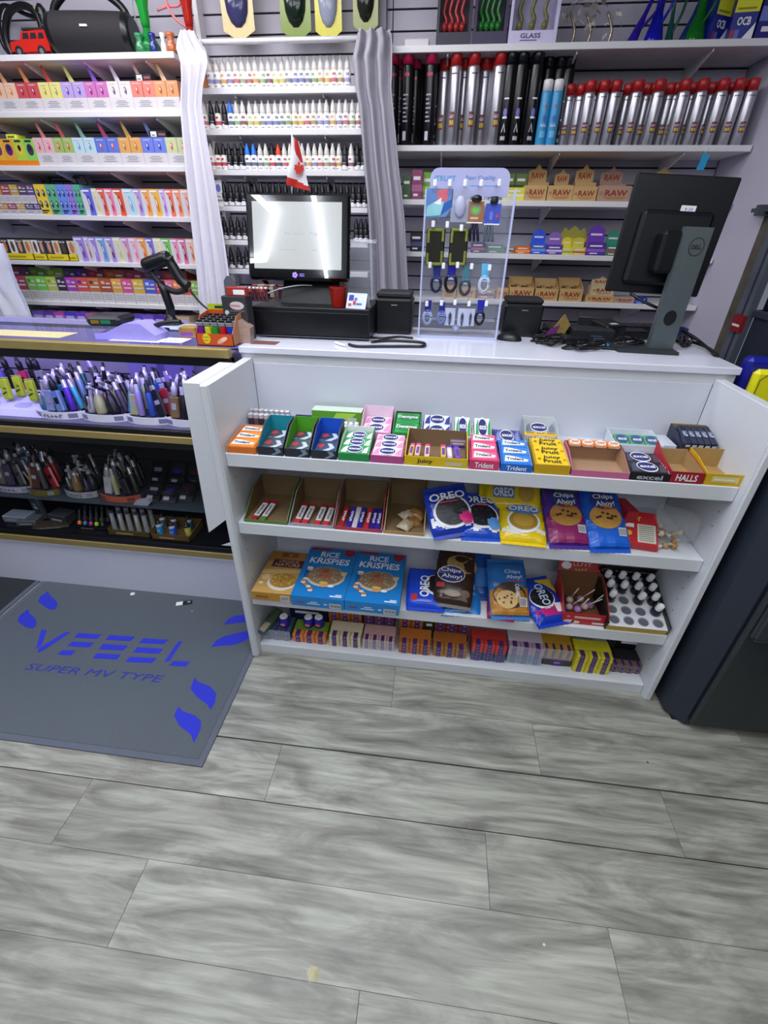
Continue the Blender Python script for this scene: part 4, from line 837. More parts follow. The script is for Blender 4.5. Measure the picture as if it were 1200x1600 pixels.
for k in range(46):
    a = Vector((rr.gauss(0, .022), rr.uniform(-.02, .02), rr.uniform(.05, .30))); u = Vector((rr.uniform(-1, 1), rr.uniform(-1, 1), rr.uniform(-1, 1)))*.014; v = Vector((rr.uniform(-1, 1), rr.uniform(-1, 1), rr.uniform(-1, 1)))*.012
    mb.quad(a, a+u, a+u+v, a+v, (M('#d8d048', .12, .5), M('#9cd0b8', .15, .4), M('#e8ecb0', .15, .3))[k % 3])
mb.lathe([(.03, 0, BLACK), (.02, .04, BLACK), (.016, .16, BLACK), (.024, .2, BLACK), (.01, .22, BLACK)], 10)
tag(mb.build('glitter_bottle', None, (wx(86, zt, WY+.16), WY+.16, zt)), 'black bottle trailing yellow glitter foil between toy car and speaker', 'bottle')
# ---------------------------------------------------------------- goods in the front shelf unit
def gX(px, py, z): return aZ(px, py, z).x
def shelf_x(px, si, y=YS):
    return wx(px, ZS[si], y)
def logo_round(d, cx, cy, w, h, txt, k=2, blue='#23296e', rot=0):
    d.ell(cx, cy, w*.5, h*.62, M('#e8eaf2', .4, var=0), k); d.ell(cx, cy, w*.46, h*.5, M(blue, .4, var=0), k+1); d.text(txt, cx-w*.36, cy-h*.16, w*.72, h*.36, PWHITE, k+2)
def trident(d, x0, y0, w, h, base, k=1):
    d.rect(x0, y0, x0+w, y0+h, base, k); d.poly([(x0+w*.04, y0+h*.12), (x0+w*.90, y0+h*.22), (x0+w*.96, y0+h*.5), (x0+w*.3, y0+h*.92), (x0+w*.1, y0+h*.94)], PWHITE, k+1)
    d.text('Trident', x0+w*.12, y0+h*.3, w*.66, h*.36, INK, k+3)
def pack(name, loc, rot, w, l, h, col, art, label, cat='gum pack', group=None, parent=None):
    """flat pack lying face up; w along x, l along y"""
    mb = MB(); mb.rbox(-w/2, w/2, 0, l, 0, h, M(col, .3, var=.04), .002); d = topf(mb, h); art(d, w, l); d2 = front(mb, 0); d2.rect(-w*.4, h*.25, w*.4, h*.7, PWHITE if art is not a_none else M(col), 1)
    o = mb.build(name, parent, loc, rot)
    if not parent: tag(o, label, cat, group)
    return o
def a_none(d, w, l): pass
def a_tri(col): return lambda d, w, l: trident(d, -w/2+.002, .003, w-.004, l-.006, M(col, .3, var=0))
def a_excel(stripe):
    def f(d, w, l):
        for x in (-w*.5+.002, w*.28): d.poly([(x, .002), (x+w*.2, .002), (x+w*.2, l-.002), (x+w*.06, l*.6)], M(stripe, .3, var=0), 1)
        logo_round(d, 0, l*.5, w*.58, l*.85, 'excel')
    return f
def a_txt(t, tc, w0=.8, h0=.5, bg=None): 
    def f(d, w, l):
        if bg: d.ell(0, l*.5, w*.45, l*.42, M(bg, .3, var=0), 1)
        d.text(t, -w*w0/2, l*(.5-h0/2), w*w0, l*h0, M(tc, .4, var=0), 3)
    return f
def a_juicy(d, w, l):
    d.text('Juicy', -w*.28, l*.52, w*.56, l*.36, INK, 3); d.text('Fruit', -w*.28, l*.10, w*.56, l*.36, INK, 3); d.poly([(-w*.48, l*.5), (-w*.36, l*.62), (-w*.36, l*.38)], M('#b04818'), 2); d.poly([(w*.48, l*.5), (w*.36, l*.62), (w*.36, l*.38)], M('#e07818'), 2)
def a_five(d, w, l):
    d.poly([(-w*.2, l*.1), (w*.1, l*.1), (w*.4, l*.5), (w*.2, l*.9), (-.0, l*.9), (w*.18, l*.5)], M('#b8c4d0', .2, var=0), 2); d.ell(-w*.25, l*.65, w*.16, l*.2, M('#a83440', .3, var=0), 2); d.rect(-w*.45, l*.12, -w*.25, l*.17, M('#8a98a8', .3, var=0), 2)
def tray(px0, px1, y0, dep, hf, hb, col, inn, label, si=0, ftxt=None, name='display_tray', frontart=None, z=None, rz=0, lip=None):
    z = ZS[si] if z is None else z
    xa = wx(px0, z, y0); xb = wx(px1, z, y0); w = xb-xa-.002; t = .0025; m = M(col, .45); i = M(inn, .6)
    mb = MB(); mb.box(-w/2, w/2, 0, t, 0, hf, m); mb.box(-w/2, w/2, t, dep, 0, t, i)
    mb.box(-w/2, w/2, dep-t, dep, 0, hb, i)
    for s in (-1, 1):
        x = s*w/2; mb.prism([(x, t, 0), (x, dep, 0), (x, dep, hb), (x, dep*.55, hb*.9), (x, t, hf)], (-s*t, 0, 0), m if s < 0 else m, None)
        x = s*(w/2-t); mb.prism([(x, t, t), (x, dep-t, t), (x, dep-t, hb-.001), (x, dep*.55, hb*.9-.001), (x, t, hf-.001)], (-s*.0006, 0, 0), i)
    d = front(mb)
    if ftxt: d.text(ftxt[0], -w*.32, hf*.2, w*.64, hf*.6, M(ftxt[1], .4, var=0), 2)
    if frontart: frontart(d, w, hf)
    o = mb.build(name, None, ((xa+xb)/2, y0, z), (0, 0, rz)); tag(o, label, 'tray'); return (xa+xb)/2, w, z+t
GY = YS+.004
def filled(px0, px1, hf, hb, dep, col, inn, label, n, pcol, art, pword, plabel, hh=.012, slope=.12, y0=GY, si=0, stack=None, l0=None, **kw):
    cx, w, z = tray(px0, px1, y0, dep, hf, hb, col, inn, label, si, **kw)
    l = (dep-.008)/n if l0 is None else l0
    for k in range(n):
        zz = z+.0006+(stack if stack is not None else max(0, hf-.008)*.9)*1.0
        # packs lie overlapping, rising to the back
        yy = y0+.004+k*l; zz = z+.0008+(hf-.0125 if stack is None else stack)+k*l*math.tan(slope)
        pack('gum_pack', (cx, yy, zz), (slope, 0, 0), w-.010, l*.985, hh, pcol, art, '%s, %s from front in the %s' % (plabel, ORD[k+1], pword))
    return cx, w, z
# 1 orange
filled(355, 401, .022, .040, .145, '#d4722c', '#caa080', 'shallow orange tray at left end of the top shelf', 3, '#e8862c', a_tri('#ee8c34'), 'leftmost tray', 'orange gum pack with white wedge', slope=.10)
def dual(px0, px1, inn, word, art, cols=('#3f4854', '#39424e')):
    cx, w, z = tray(px0, px1, GY, .14, .028, .082, '#2c3038', inn, 'dark tray with %s inside walls on the top shelf' % word, frontart=lambda d, w, h: d.poly([(w*.15, h*.1), (w*.45, h*.5), (w*.35, h*.95), (w*.15, h*.95), (w*.25, h*.5), (w*.0, h*.1)], M('#7c94ac', .3, var=0), 2))
    for k in range(2):
        pack('gum_pack', (cx, GY+.006+k*.064, z+.001+k*.008), (.14, 0, 0), w-.009, .06, .016, cols[k], art, 'dark grey gum pack, %s, in the tray with %s walls' % (('front one', 'rear one')[k], word))
dual(403, 443, '#148a9c', 'teal', a_five); dual(445, 484, '#4c9c1c', 'lime green', a_five); dual(486, 526, '#0f54c8', 'royal blue', a_five, ('#2c4468', '#283c60'))
filled(528, 577, .024, .060, .14, '#2c8c4c', '#dfe8e6', 'green and white gum tray with pale inside on the top shelf', 3, '#2f9c54', a_excel('#dff0e4'), 'pale-walled green tray', 'green gum pack with blue logo', slope=.12)
filled(578, 630, .024, .026, .14, '#b04c88', '#e8b8d0', 'pink and white gum tray in front row of the top shelf', 3, '#f0d4e4', a_excel('#e890bc'), 'front pink tray', 'pink and white gum pack with blue logo', slope=.10)
# 7 near-empty yellow tray with upright sticks
cx, w, z = tray(631, 730, GY, .15, .030, .060, '#d8b818', '#7c6248', 'wide yellow tray almost empty with a few gum sticks', frontart=lambda d, w, h: (d.text('Juicy', -w*.30, h*.22, w*.25, h*.55, INK, 2), d.rect(w*.15, h*.2, w*.42, h*.6, M('#c8c0a0', .4), 1)))
sp = [(-.078, '#d8a850'), (-.058, '#e4b8a0'), (-.028, '#e8c0b0'), (.022, '#d8b058'), (.042, '#c8b8e8'), (.066, '#7c58c0')]
for k, (x, c_) in enumerate(sp):
    mb = MB(); mb.rbox(-.0075, .0075, 0, .055, 0, .012, M(c_, .3), .002); mb.rbox(-.0078, .0078, .044, .056, -.0004, .0124, M('#c83c8c' if k < 4 else '#5c38a8', .3), .002); d = topf(mb, .012); d.rect(-.004, .008, .004, .038, M('#5c3c90' if k != 4 else '#f0f0f8', .4))
    tag(mb.build('gum_stick', None, (cx+x, GY+.02+(.003*(k % 2)), z+.012), (.32, 0, .05*(k-2))), '%s gum stick standing, %s from left in the wide yellow tray' % (('golden', 'peach', 'pale peach', 'amber', 'pale violet', 'purple')[k], ORD[k+1]), 'gum stick')
# 8, 9
filled(732, 779, .030, .034, .15, '#d0406c', '#e8a0b0', 'pink gum tray in front row beside the blue one', 3, '#e0507c', a_tri('#e8608c'), 'candy pink tray', 'pink gum pack with white wedge', slope=.16, ftxt=('Trident', '#f2f3f6'))
filled(781, 831, .024, .040, .15, '#2468c8', '#dfe4ee', 'blue gum tray in front row beside the pink one', 3, '#2c78d8', a_tri('#3484dc'), 'blue tray', 'blue gum pack with white wedge', slope=.12, ftxt=('Trident', '#f2f3f6'))
filled(833, 889, .030, .050, .15, '#c8a018', '#dde0e4', 'bright yellow gum tray with white back in the front row', 3, '#f0c81c', a_juicy, 'bright yellow tray', 'yellow gum pack with dark lettering', slope=.16)
# 11 empty kraft tray
cx, w, z = tray(891, 983, GY, .14, .020, .055, '#c86c94', '#a8876a', 'empty brown-lined tray with pink front edge on the top shelf')
for k in range(4): pack('gum_pack', (cx-w/2+.025+k*.038, GY+.105, z+.046), (.35, 0, 0), .036, .028, .008, '#e88c48', a_txt('OO', '#c04c30', .6, .3, '#f4e0d0'), 'small orange pack, %s from left in back of the empty brown tray' % ORD[k+1])
filled(981, 1045, .024, .055, .13, '#1c1c24', '#d4d6e0', 'black gum tray with white side flaps on the top shelf', 2, '#24252e', a_excel('#4a4c5c'), 'black tray', 'black gum pack with round blue logo', slope=.06, ftxt=('excel', '#b8bcc8'))
# 13, 14 candy trays, two compartments deep
cx, w, z = tray(1043, 1096, GY, .13, .035, .052, '#a01c2c', '#a8895c', 'dark red candy tray near the right end of the top shelf', ftxt=('HALLS', '#f2f3f6'))
mb = MB(); mb.prism([(0, 0, 0), (0, .13, 0), (0, .13, .075), (0, .02, .033)], (.003, 0, 0), M('#b02434', .4)); d = Dec(mb, lambda u, v, l: (-l, u, v)); d.text('HALLS', .03, .012, .08, .022, PWHITE)
o = mb.build('side_flap'); o.parent = bpy.data.objects['display_tray.%03d' % 0] if False else None; o.location = (cx-w/2-.004, GY, ZS[0]); tag(o, 'red lettered card flap standing left of the dark red candy tray', 'card')
cx, w, z = tray(1098, 1163, GY, .13, .036, .060, '#d0a81c', '#a8864c', 'yellow candy tray at the right end of the top shelf', frontart=lambda d, w, h: (d.rect(-w*.35, h*.3, w*.3, h*.8, M('#d8cc90'), 1), d.rect(-w*.3, h*.45, w*.2, h*.6, M('#f0e8c0'), 2)))
cx, w, z = tray(1060, 1118, GY+.135, .13, .030, .085, '#283048', '#9c7c50', 'dark blue candy tray in back row at right end', ftxt=('HALLS', '#f2f3f6'))
for k in range(5): pack('candy_pack', (cx-w/2+.012+k*.019, GY+.150, z+.045), (.3, 0, 0), .017, .09, .02, '#1c2440', a_txt('HALLS', '#c8d0e8', .7, .3), 'dark blue stick candy pack, %s from left in the back right tray' % ORD[k+1], 'candy pack')
# back row
BY = GY+.158
hback = .03
xs_ = wx(388, ZS[0], BY+.05); 
for k in range(8):
    for r_ in range(2):
        x = wx(392+k*8.2, ZS[0]+.03, BY+.03+r_*.045); mb = MB(); c_ = ('#c8c4cc', '#b8a4a0', '#a8a8b4', '#d0c8cc')[(k+r_) % 4]
        mb.rbox(-.0085, .0085, 0, .017, 0, .062, M('#d0ccd4', .25, .3), .003); mb.rbox(-.0088, .0088, -.0004, .0174, .008, .048, M(('#3c2c40', '#8c6058', '#2c3040', '#6c4450')[(k*3+r_) % 4], .35), .002)
        tag(mb.build('foil_gum_stick', None, (x, BY+.03+r_*.045, ZS[0])), 'upright foil gum stick, %s from left, %s row, back left corner' % (ORD[k+1], ('front', 'rear')[r_]), 'gum stick', 'upright foil sticks in the back left corner')
def backbox(px0, px1, h, dep, col, inn, label, n, pcol, art, pl, where, y0=BY, slope=.12, hb=None, **kw):
    return filled(px0, px1, h, hb or h+.02, dep, col, inn, label, n, pcol, art, where, pl, slope=slope, y0=y0, **kw)
tray(456, 484, BY+.05, .06, .035, .04, '#2c2464', '#3c3478', 'dark violet small tray behind the teal and green ones')
# green long box lying behind white sticks
mb = MB(); xa, xb = wx(488, ZS[0]+.03, BY+.08), wx(565, ZS[0]+.03, BY+.08); w = xb-xa; mb.box(-w/2, w/2, 0, .05, 0, .07, M('#5c9c2c', .4), None, M('#cfe0cc', .5)); d = front(mb); d.poly([(-w*.2, .005), (w*.05, .005), (w*.4, .065), (w*.0, .065)], M('#b0d848', .4)); d.text('Trident', -w*.22, .022, w*.42, .024, INK); d.rect(w*.22, .005, w*.40, .05, M('#c0c8c0', .5), 2)
tag(mb.build('gum_display_box', None, ((xa+xb)/2, BY+.08, ZS[0])), 'long green gum box with pale top in back row', 'box')
for k in range(12):
    mb = MB(); mb.rbox(-.0075, .0075, 0, .05, 0, .012, M('#d8dce0', .3, .2), .003); d = topf(mb, .012); d.rect(-.004, .006, .004, .02, M('#78a86c')); d.rect(-.005, .03, .005, .036, M('#a8b0b8'))
    x = wx(460+k*8.6, ZS[0]+.03, BY+.02); tag(mb.build('gum_stick', None, (x, BY+.012+.003*(k % 2), ZS[0]+.018), (.35, 0, 0)), 'white foil gum stick, %s from left before the long green box' % ORD[k+1], 'gum stick', 'white foil sticks before the long green box')
mb = MB(); xa, xb = wx(455, ZS[0], BY), wx(563, ZS[0], BY); w = xb-xa; mb.box(-w/2, w/2, .006, .06, 0, .017, M('#c0cdb8', .5)); tag(mb.build('stick_tray', None, ((xa+xb)/2, BY, ZS[0])), 'low pale tray carrying the row of white foil sticks', 'tray')
backbox(562, 610, .034, .12, '#d88cb4', '#ecd4e4', 'pink gum tray with tall pale back in the back row', 2, '#f0d4e4', a_excel('#e890bc'), 'pink and white gum pack', 'rear pink tray', hb=.085, slope=.1)
backbox(612, 655, .038, .12, '#2c8c4c', '#4c3c24', 'green gum tray with brown inside in the back row', 2, '#2c9c4c', a_txt('Dentyne', '#f2f3f6', .85, .4, '#208040'), 'green gum pack with white lettering', 'rear green tray', hb=.07, slope=.25)
backbox(657, 704, .036, .12, '#2c2f8c', '#d8dcec', 'blue and white gum tray in the back row', 2, '#e4e8f4', a_excel('#34388c'), 'white and blue gum pack', 'rear blue tray', hb=.04, slope=.25)
for k, (a, b) in enumerate(((706, 736), (737, 768))):
    backbox(a, b, .036, .12, '#dfe8e0', '#dfe8e0', '%s green and white gum box in the back row' % ('left', 'right')[k], 1, '#f0f4f0', a_excel('#2c9c54'), 'green-edged white gum pack', '%s rear white tray' % ('left', 'right')[k], hb=.04, slope=.25)
sbox(702, 730, ZS[0], .03, GY+.135-.0, '#8c7c94', 'mauve small gum box behind the wide yellow tray', band='#3c2c58', dep=.02)
backbox(770, 815, .022, .10, '#2c2c7c', '#c0c4d8', 'low dark blue gum tray behind the blue one', 1, '#3c3c90', a_excel('#8088c8'), 'flat blue gum pack', 'low dark blue tray', hb=.03, slope=.05, y0=BY+.01)
backbox(818, 872, .03, .13, '#a8b0b8', '#d8dce0', 'clear-walled tray of grey gum packs in back row', 2, '#a8acb4', a_excel('#787c88'), 'grey gum pack with round blue logo', 'clear-walled back tray', hb=.075, slope=.18)
for k in range(3): pack('gum_pack', (wx(828+k*16, ZS[0]+.05, BY-.004), BY-.006, ZS[0]+.052), (.1, 0, 0), .034, .02, .010, '#e8b81c', a_txt('Juicy', '#20242e', .7, .5), 'small yellow pack, %s from left, behind the bright yellow tray' % ORD[k+1])
cx, w, z = tray(955, 1030, BY-.01, .11, .05, .060, '#d4dce8', '#dfe4ee', 'white open tray with green packs in the back row')
for k in range(3): pack('gum_pack', (cx-w/2+.03+k*.045, BY+.01, z+.03), (.3, 0, 0), .042, .05, .012, '#58a070', a_txt('excel', '#f0f4f0', .6, .3, '#405c90'), 'green gum pack, %s from left in the white back tray' % ORD[k+1])
sbox(1028, 1050, ZS[0], .05, BY+.0, '#c8ccd8', 'pale open carton behind the black and red trays', band='#8090a0', dep=.09)

# ---- second shelf: kraft trays with candy bars
Z2 = ZS[1]
for i, (a, b, fc, wd_) in enumerate(((381, 449, '#5c7c3c', 'green'), (451, 521, '#a8a4b0', 'pale grey'), (522, 597, '#b03c4c', 'red'), (599, 663, '#b08a5c', 'tan'))):
    cx, w, z = tray(a, b, GY+.002, .20, .012, (.085, .085, .09, .115)[i], fc, '#7d6748', 'kraft-lined empty tray with %s front edge, on the second shelf' % wd_, 1)
    kraft_items = ([(-.045, '#a8242c', 'red and white', .3), (-.015, '#5c7c3c', 'green and white', .25)], [(-.052, '#c8283c', 'white and red', .1), (-.025, '#d0304c', 'white and red creased', .15), (.018, '#c8c4cc', 'white', .1), (.048, '#d0ccd4', 'white red-tipped', .08)],
                   [(-.06, '#b01c2c', 'red lettered', .05), (-.035, '#3c2090', 'violet', .05), (-.015, '#c8c0d0', 'pale', .03), (.002, '#30208c', 'dark violet', .05), (.025, '#b82434', 'broad red lettered', .05), (.045, '#2c2088', 'indigo', .03), (.062, '#34248c', 'deep indigo', .03)], [])[i]
    for k, (x, c_, l_, r_) in enumerate(kraft_items):
        mb = MB(); bw_ = .010 if i < 2 else .0085
        mb.rbox(-bw_, bw_, 0, .105, 0, .007, M('#d8d4d8' if i < 2 and k != 9 else c_, .25), .002); mb.rbox(-bw_*1.05, bw_*1.05, -.001, .022, -.0003, .0075, M(c_ if i != 1 else '#c83040', .25), .002)
        mb.rbox(-bw_*1.05, bw_*1.05, .088, .106, -.0003, .0075, M('#a82430' if i < 2 else c_, .25), .002); d = topf(mb, .007)
        dd = Dec(mb, lambda u, v, l: (-v, u, .007+l)); dd.text('airheads', .028, -.006, .052, .011, M('#5c5c68' if i < 2 else '#f0e8f0', .4, var=0))
        tag(mb.build('candy_bar', None, (cx+x, GY+.008, z+.0015), (.18, 0, -r_*.6)), '%s candy bar, %s from left in the tray with %s edge' % (l_, ORD[k+1], wd_), 'candy bar')
    if i == 3:
        for k, (x, y, zz, r_) in enumerate(((.035, .05, .004, .3), (.012, .025, .004, 1.2), (.045, .085, .014, -.4), (.015, .08, .01, .8))):
            mb = MB(); pm_ = M(('#8c6434', '#b8a488', '#a07440', '#c0b09c')[k], .3, var=.6, scale=50)
            mb.grid(lambda u, v: ((u-.5)*.06, (v-.5)*.045, .004+.016*(1-(2*u-1)**4)*(1-(2*v-1)**4)+.003*math.sin(u*19)*math.sin(v*13)), 10, 8, pm_); mb.grid(lambda u, v: ((u-.5)*.06, (.5-v)*.045, .003), 2, 2, pm_)
            tag(mb.build('snack_sachet', None, (cx+x-.01, GY+.02+y, z+zz), (.15, .1, r_)), 'small brown nut sachet, %s in the tan-edged kraft tray' % ('highest', 'lowest and frontmost', 'rearmost', 'middle')[k], 'sachet')

# ---- cookie bags
def bag(name, W, L, T, col, art, label, loc, rot, crimp=None, cat='cookie bag', side=None):
    """pillow bag lying in local xy, print upward; W across, L along; crimped at both ends of L"""
    m = M(col, .22, var=.05); mb = MB()
    def top(u, v, lift=0):
        x = u/W*2; y = v/L*2; e = max(0, 1-abs(x)**3.2); g_ = max(0, 1-abs(y)**5)
        wr = .0022*math.sin(v*150+u*40)*(abs(x)**2)+.0018*math.sin(u*120)*(abs(y)**3)
        pinch = 1-.06*abs(y)**6
        return (u*pinch, v, T*.5+T*.5*(e*g_)**.5+wr*(1 if lift else 1)+lift)
    nu, nv = 16, 20
    mb.grid(lambda a, b: top((a-.5)*W, (b-.5)*L), nu, nv, m)
    mb.grid(lambda a, b: (lambda p: (p[0], p[1], T-p[2]))(top((.5-a)*W, (b-.5)*L)), nu, nv, m)
    cm = M(crimp or col, .3)
    for s in (-1, 1):
        n = 14
        pts = [(W*(k/n-.5)*.95, s*(L/2+(.012 if k % 2 else .0135)), T*.5) for k in range(n+1)]
        base = mb.addv([(W*(k/n-.5)*.96, s*(L/2-.004), T*.5) for k in range(n+1)]+pts); mb.faces(base, [(k, k+1, k+n+2, k+n+1) for k in range(n)], cm)
        base = mb.addv([(W*(k/n-.5)*.96, s*(L/2-.004), T*.5-.0012) for k in range(n+1)]+[(x, y, z-.0012) for x, y, z in pts]); mb.faces(base, [(k+n+1, k+n+2, k+1, k) for k in range(n)], cm)
    d = Dec(mb, top, .0012); art(d, W, L)
    o = mb.build(name, None, loc, rot); tag(o, label, cat); return o
def cookie_dark(d, cx, cy, r, k=2):
    d.ell(cx, cy, r*1.15, r*1.0, M('#e8e8f0', .3, var=0), k, 20); d.ell(cx, cy+r*.05, r, r*.86, M('#1c1a24', .4, var=0), k+1, 20)
    for q in range(8): d.ell(cx+r*.6*math.cos(q*.785), cy+r*.05+r*.5*math.sin(q*.785), r*.1, r*.08, M('#3a3844', .5, var=0), k+2, 6)
def cookie_tan(d, cx, cy, r, k=2, c='#b8873c', chips=True):
    d.ell(cx, cy, r, r*.85, M(c, .5, var=.15), k, 18)
    rr = random.Random(int(r*9999))
    if chips:
        for q in range(9): a = rr.uniform(0, 6.28); b = rr.uniform(.1, .75); d.ell(cx+r*b*math.cos(a), cy+r*b*.8*math.sin(a), r*.11, r*.09, M('#4a2c18', .5, var=0), k+1, 6)
def art_oreo(bgs='#1b47b8', splash='#d02878', name='OREO', vertical=False):
    def f(d, W, L):
        r = W*.33
        d.area(-W*.46, -L*.44, W*.46, L*.05, PWHITE, 1, 14, lambda x, y: y < -L*.20+.10*L*math.sin(x/W*9) and y > -L*.36+.05*L*math.sin(x/W*14))
        cookie_dark(d, W*.04, -L*.06, W*.37, 3)
        d.area(W*.02, -L*.40, W*.46, L*.02, M(splash, .3, var=0), 7, 10, lambda x, y: (x-W*.32)**2/(W*.17)**2+(y+L*.23)**2/(L*.12)**2 < 1)
        d.text(name, -W*.40, L*.20, W*.80, L*.18, M('#101848', .3, var=0), 6); d.text(name, -W*.41, L*.21, W*.80, L*.17, M('#e8f0fa', .3, var=0), 9); d.rect(-W*.2, L*.15, W*.2, L*.175, M('#d84878', .3, var=0), 10)
    return f
def art_golden(d, W, L):
    d.area(-W*.46, -L*.42, W*.46, -L*.16, M('#e8e4d8', .3, var=0), 1, 10, lambda x, y: y < -L*.2+.04*L*math.cos(x/W*6) and y > -L*.34+.05*L*math.sin(x/W*8)); d.ell(0, -L*.06, W*.36, L*.30, PWHITE, 2, 18); cookie_tan(d, 0, -L*.05, W*.31, 3, '#a8842c', False); cookie_tan(d, 0, -L*.05, W*.22, 4, '#c09a3c', False)
    d.ell(0, L*.22, W*.38, L*.12, M('#5c88c8', .3, var=0), 5); d.text('OREO', -W*.32, L*.16, W*.64, L*.13, M('#f0f4fa', .3, var=0), 7)
def art_chips(lower, cook='#c89444', word='Chips', green=False):
    def f(d, W, L):
        if green: d.rect(-W*.46, L*.3, W*.46, L*.47, M('#2c7c34', .3, var=0), 1, 3)
        d.area(-W*.48, -L*.48, W*.48, -L*.02, M(lower, .3, var=0), 1, 10)
        cookie_tan(d, -W*.02, -L*.02, W*.38, 3, cook)
        d.ell(0, L*.25, W*.32, L*.15, M('#28408c', .3, var=0), 3); d.text(word, -W*.26, L*.25, W*.5, L*.11, PWHITE, 6); d.text('Ahoy!', -W*.22, L*.13, W*.46, L*.11, PWHITE, 6); d.rect(-W*.15, L*.105, W*.28, L*.12, M('#c02838', .3, var=0), 7)
        d.rect(W*.2, -L*.33, W*.40, -L*.2, PWHITE, 4)
        for q in range(6): d.rect(W*(.21+.03*q), -L*.32, W*(.222+.03*q), -L*.22, INK, 5)
    return f
S2 = Z2+.001
def lean(px0, px1, z, y): return (wx((px0+px1)/2, z, y))
bag('cookie_bag', .150, .155, .042, '#1c3cb4', art_oreo('#1c2c78'), 'blue cookie bag with pink splash, tilted onto its neighbour, second shelf', (lean(664, 736, Z2+.05, 1.32), 1.325, Z2+.052), (.72, -.12, .28))
bag('cookie_bag', .135, .17, .04, '#2050c4', art_oreo('#183080', '#5c98dc'), 'blue cookie bag with black cookie behind the tilted one, second shelf', (lean(712, 776, Z2+.02, 1.34)+.006, 1.345, Z2+.022), (.42, .02, .08))
bag('cookie_bag', .15, .165, .042, '#e8c818', art_golden, 'yellow cookie bag with tan cookie lying on the second shelf', (lean(777, 852, Z2+.02, 1.33), 1.335, Z2+.016), (.34, 0, -.03))
bag('cookie_bag', .11, .20, .042, '#dcc020', lambda d, W, L: (d.rect(-W*.2, -L*.34, W*.2, L*.02, M('#5c80b8', .3, var=0), 1, 3), Dec(d.mb, lambda u, v, l: d.fn(-v, u, l), .0012).text('OREO', -.066, -.018, .066, .034, PWHITE, 3), cookie_tan(d, 0, L*.22, W*.3, 2, '#b8943c', False)), 'yellow cookie bag lying crosswise behind the other yellow bag', (lean(752, 850, Z2+.1, 1.42), 1.43, Z2+.07), (.0, .6, -1.57))
bag('cookie_bag', .135, .21, .045, '#4c2c8c', art_chips('#8c2460', '#b8863c', green=True), 'purple cookie bag with green top leaning back on the second shelf', (lean(849, 905, Z2+.03, 1.35), 1.355, Z2+.042), (.52, 0, .10))
bag('cookie_bag', .135, .215, .045, '#1c58c4', art_chips('#1c64d4'), 'bright blue cookie bag with chip cookie leaning back on second shelf', (lean(903, 970, Z2+.03, 1.35), 1.355, Z2+.046), (.56, 0, .12))
# red small box
def cardbox(W, D, H, col, art, label, loc, rot, name='snack_box', cat='box', top=None, frt=None):
    mb = MB(); mb.box(-W/2, W/2, -D/2, D/2, 0, H, M(col, .35), M(frt, .35) if frt else None, M(top, .35) if top else None); d = topf(mb, H); art(d, W, D); d2 = Dec(mb, lambda u, v, l: (u, -D/2-l, v)); art(d2, W, H) if art is None else None
    o = mb.build(name, None, loc, rot); tag(o, label, cat); return mb, o
mb = MB(); mb.box(-.055, .055, 0, .05, 0, .13, M('#c0202c', .35)); d = front(mb); d.rect(-.005, .02, .05, .085, M('#d8d4c0', .5), 1)
for q in range(8): d.rect(.0, .026+q*.007, .044, .029+q*.007, M('#8a8c88', .6), 2)
d.rect(-.05, .0, .05, .012, M('#a01824'), 1); d.scrib('TWIST', -.05, .095, .06, .018, M('#f0d040', .4)); d.ell(-.03, .05, .009, .009, M('#e0c030', .4)); d.ell(-.035, .03, .006, .006, M('#d87828', .4)); d.rect(-.05, .07, -.015, .084, PWHITE, 2)
tag(mb.build('snack_box', None, (wx(1000, Z2+.02, 1.27), 1.268, Z2+.012), (-1.0, 0.0, -.12)), 'red snack box with pale nutrition panel lying on the second shelf', 'box')
mb = MB(); mb.box(-.02, .02, 0, .09, 0, .10, M('#b01c28', .35)); d = Dec(mb, lambda u, v, l: (-.02-l, .09-u, v)); d.scrib('PEACH', .01, .04, .07, .025, M('#e8c040', .4)); d.rect(.02, .01, .06, .03, PWHITE)
tag(mb.build('snack_box', None, (wx(975, Z2+.02, 1.34), 1.34, Z2+.001), (0, 0.1, .2)), 'upright red box with yellow lettering between blue bag and red panel box', 'box')
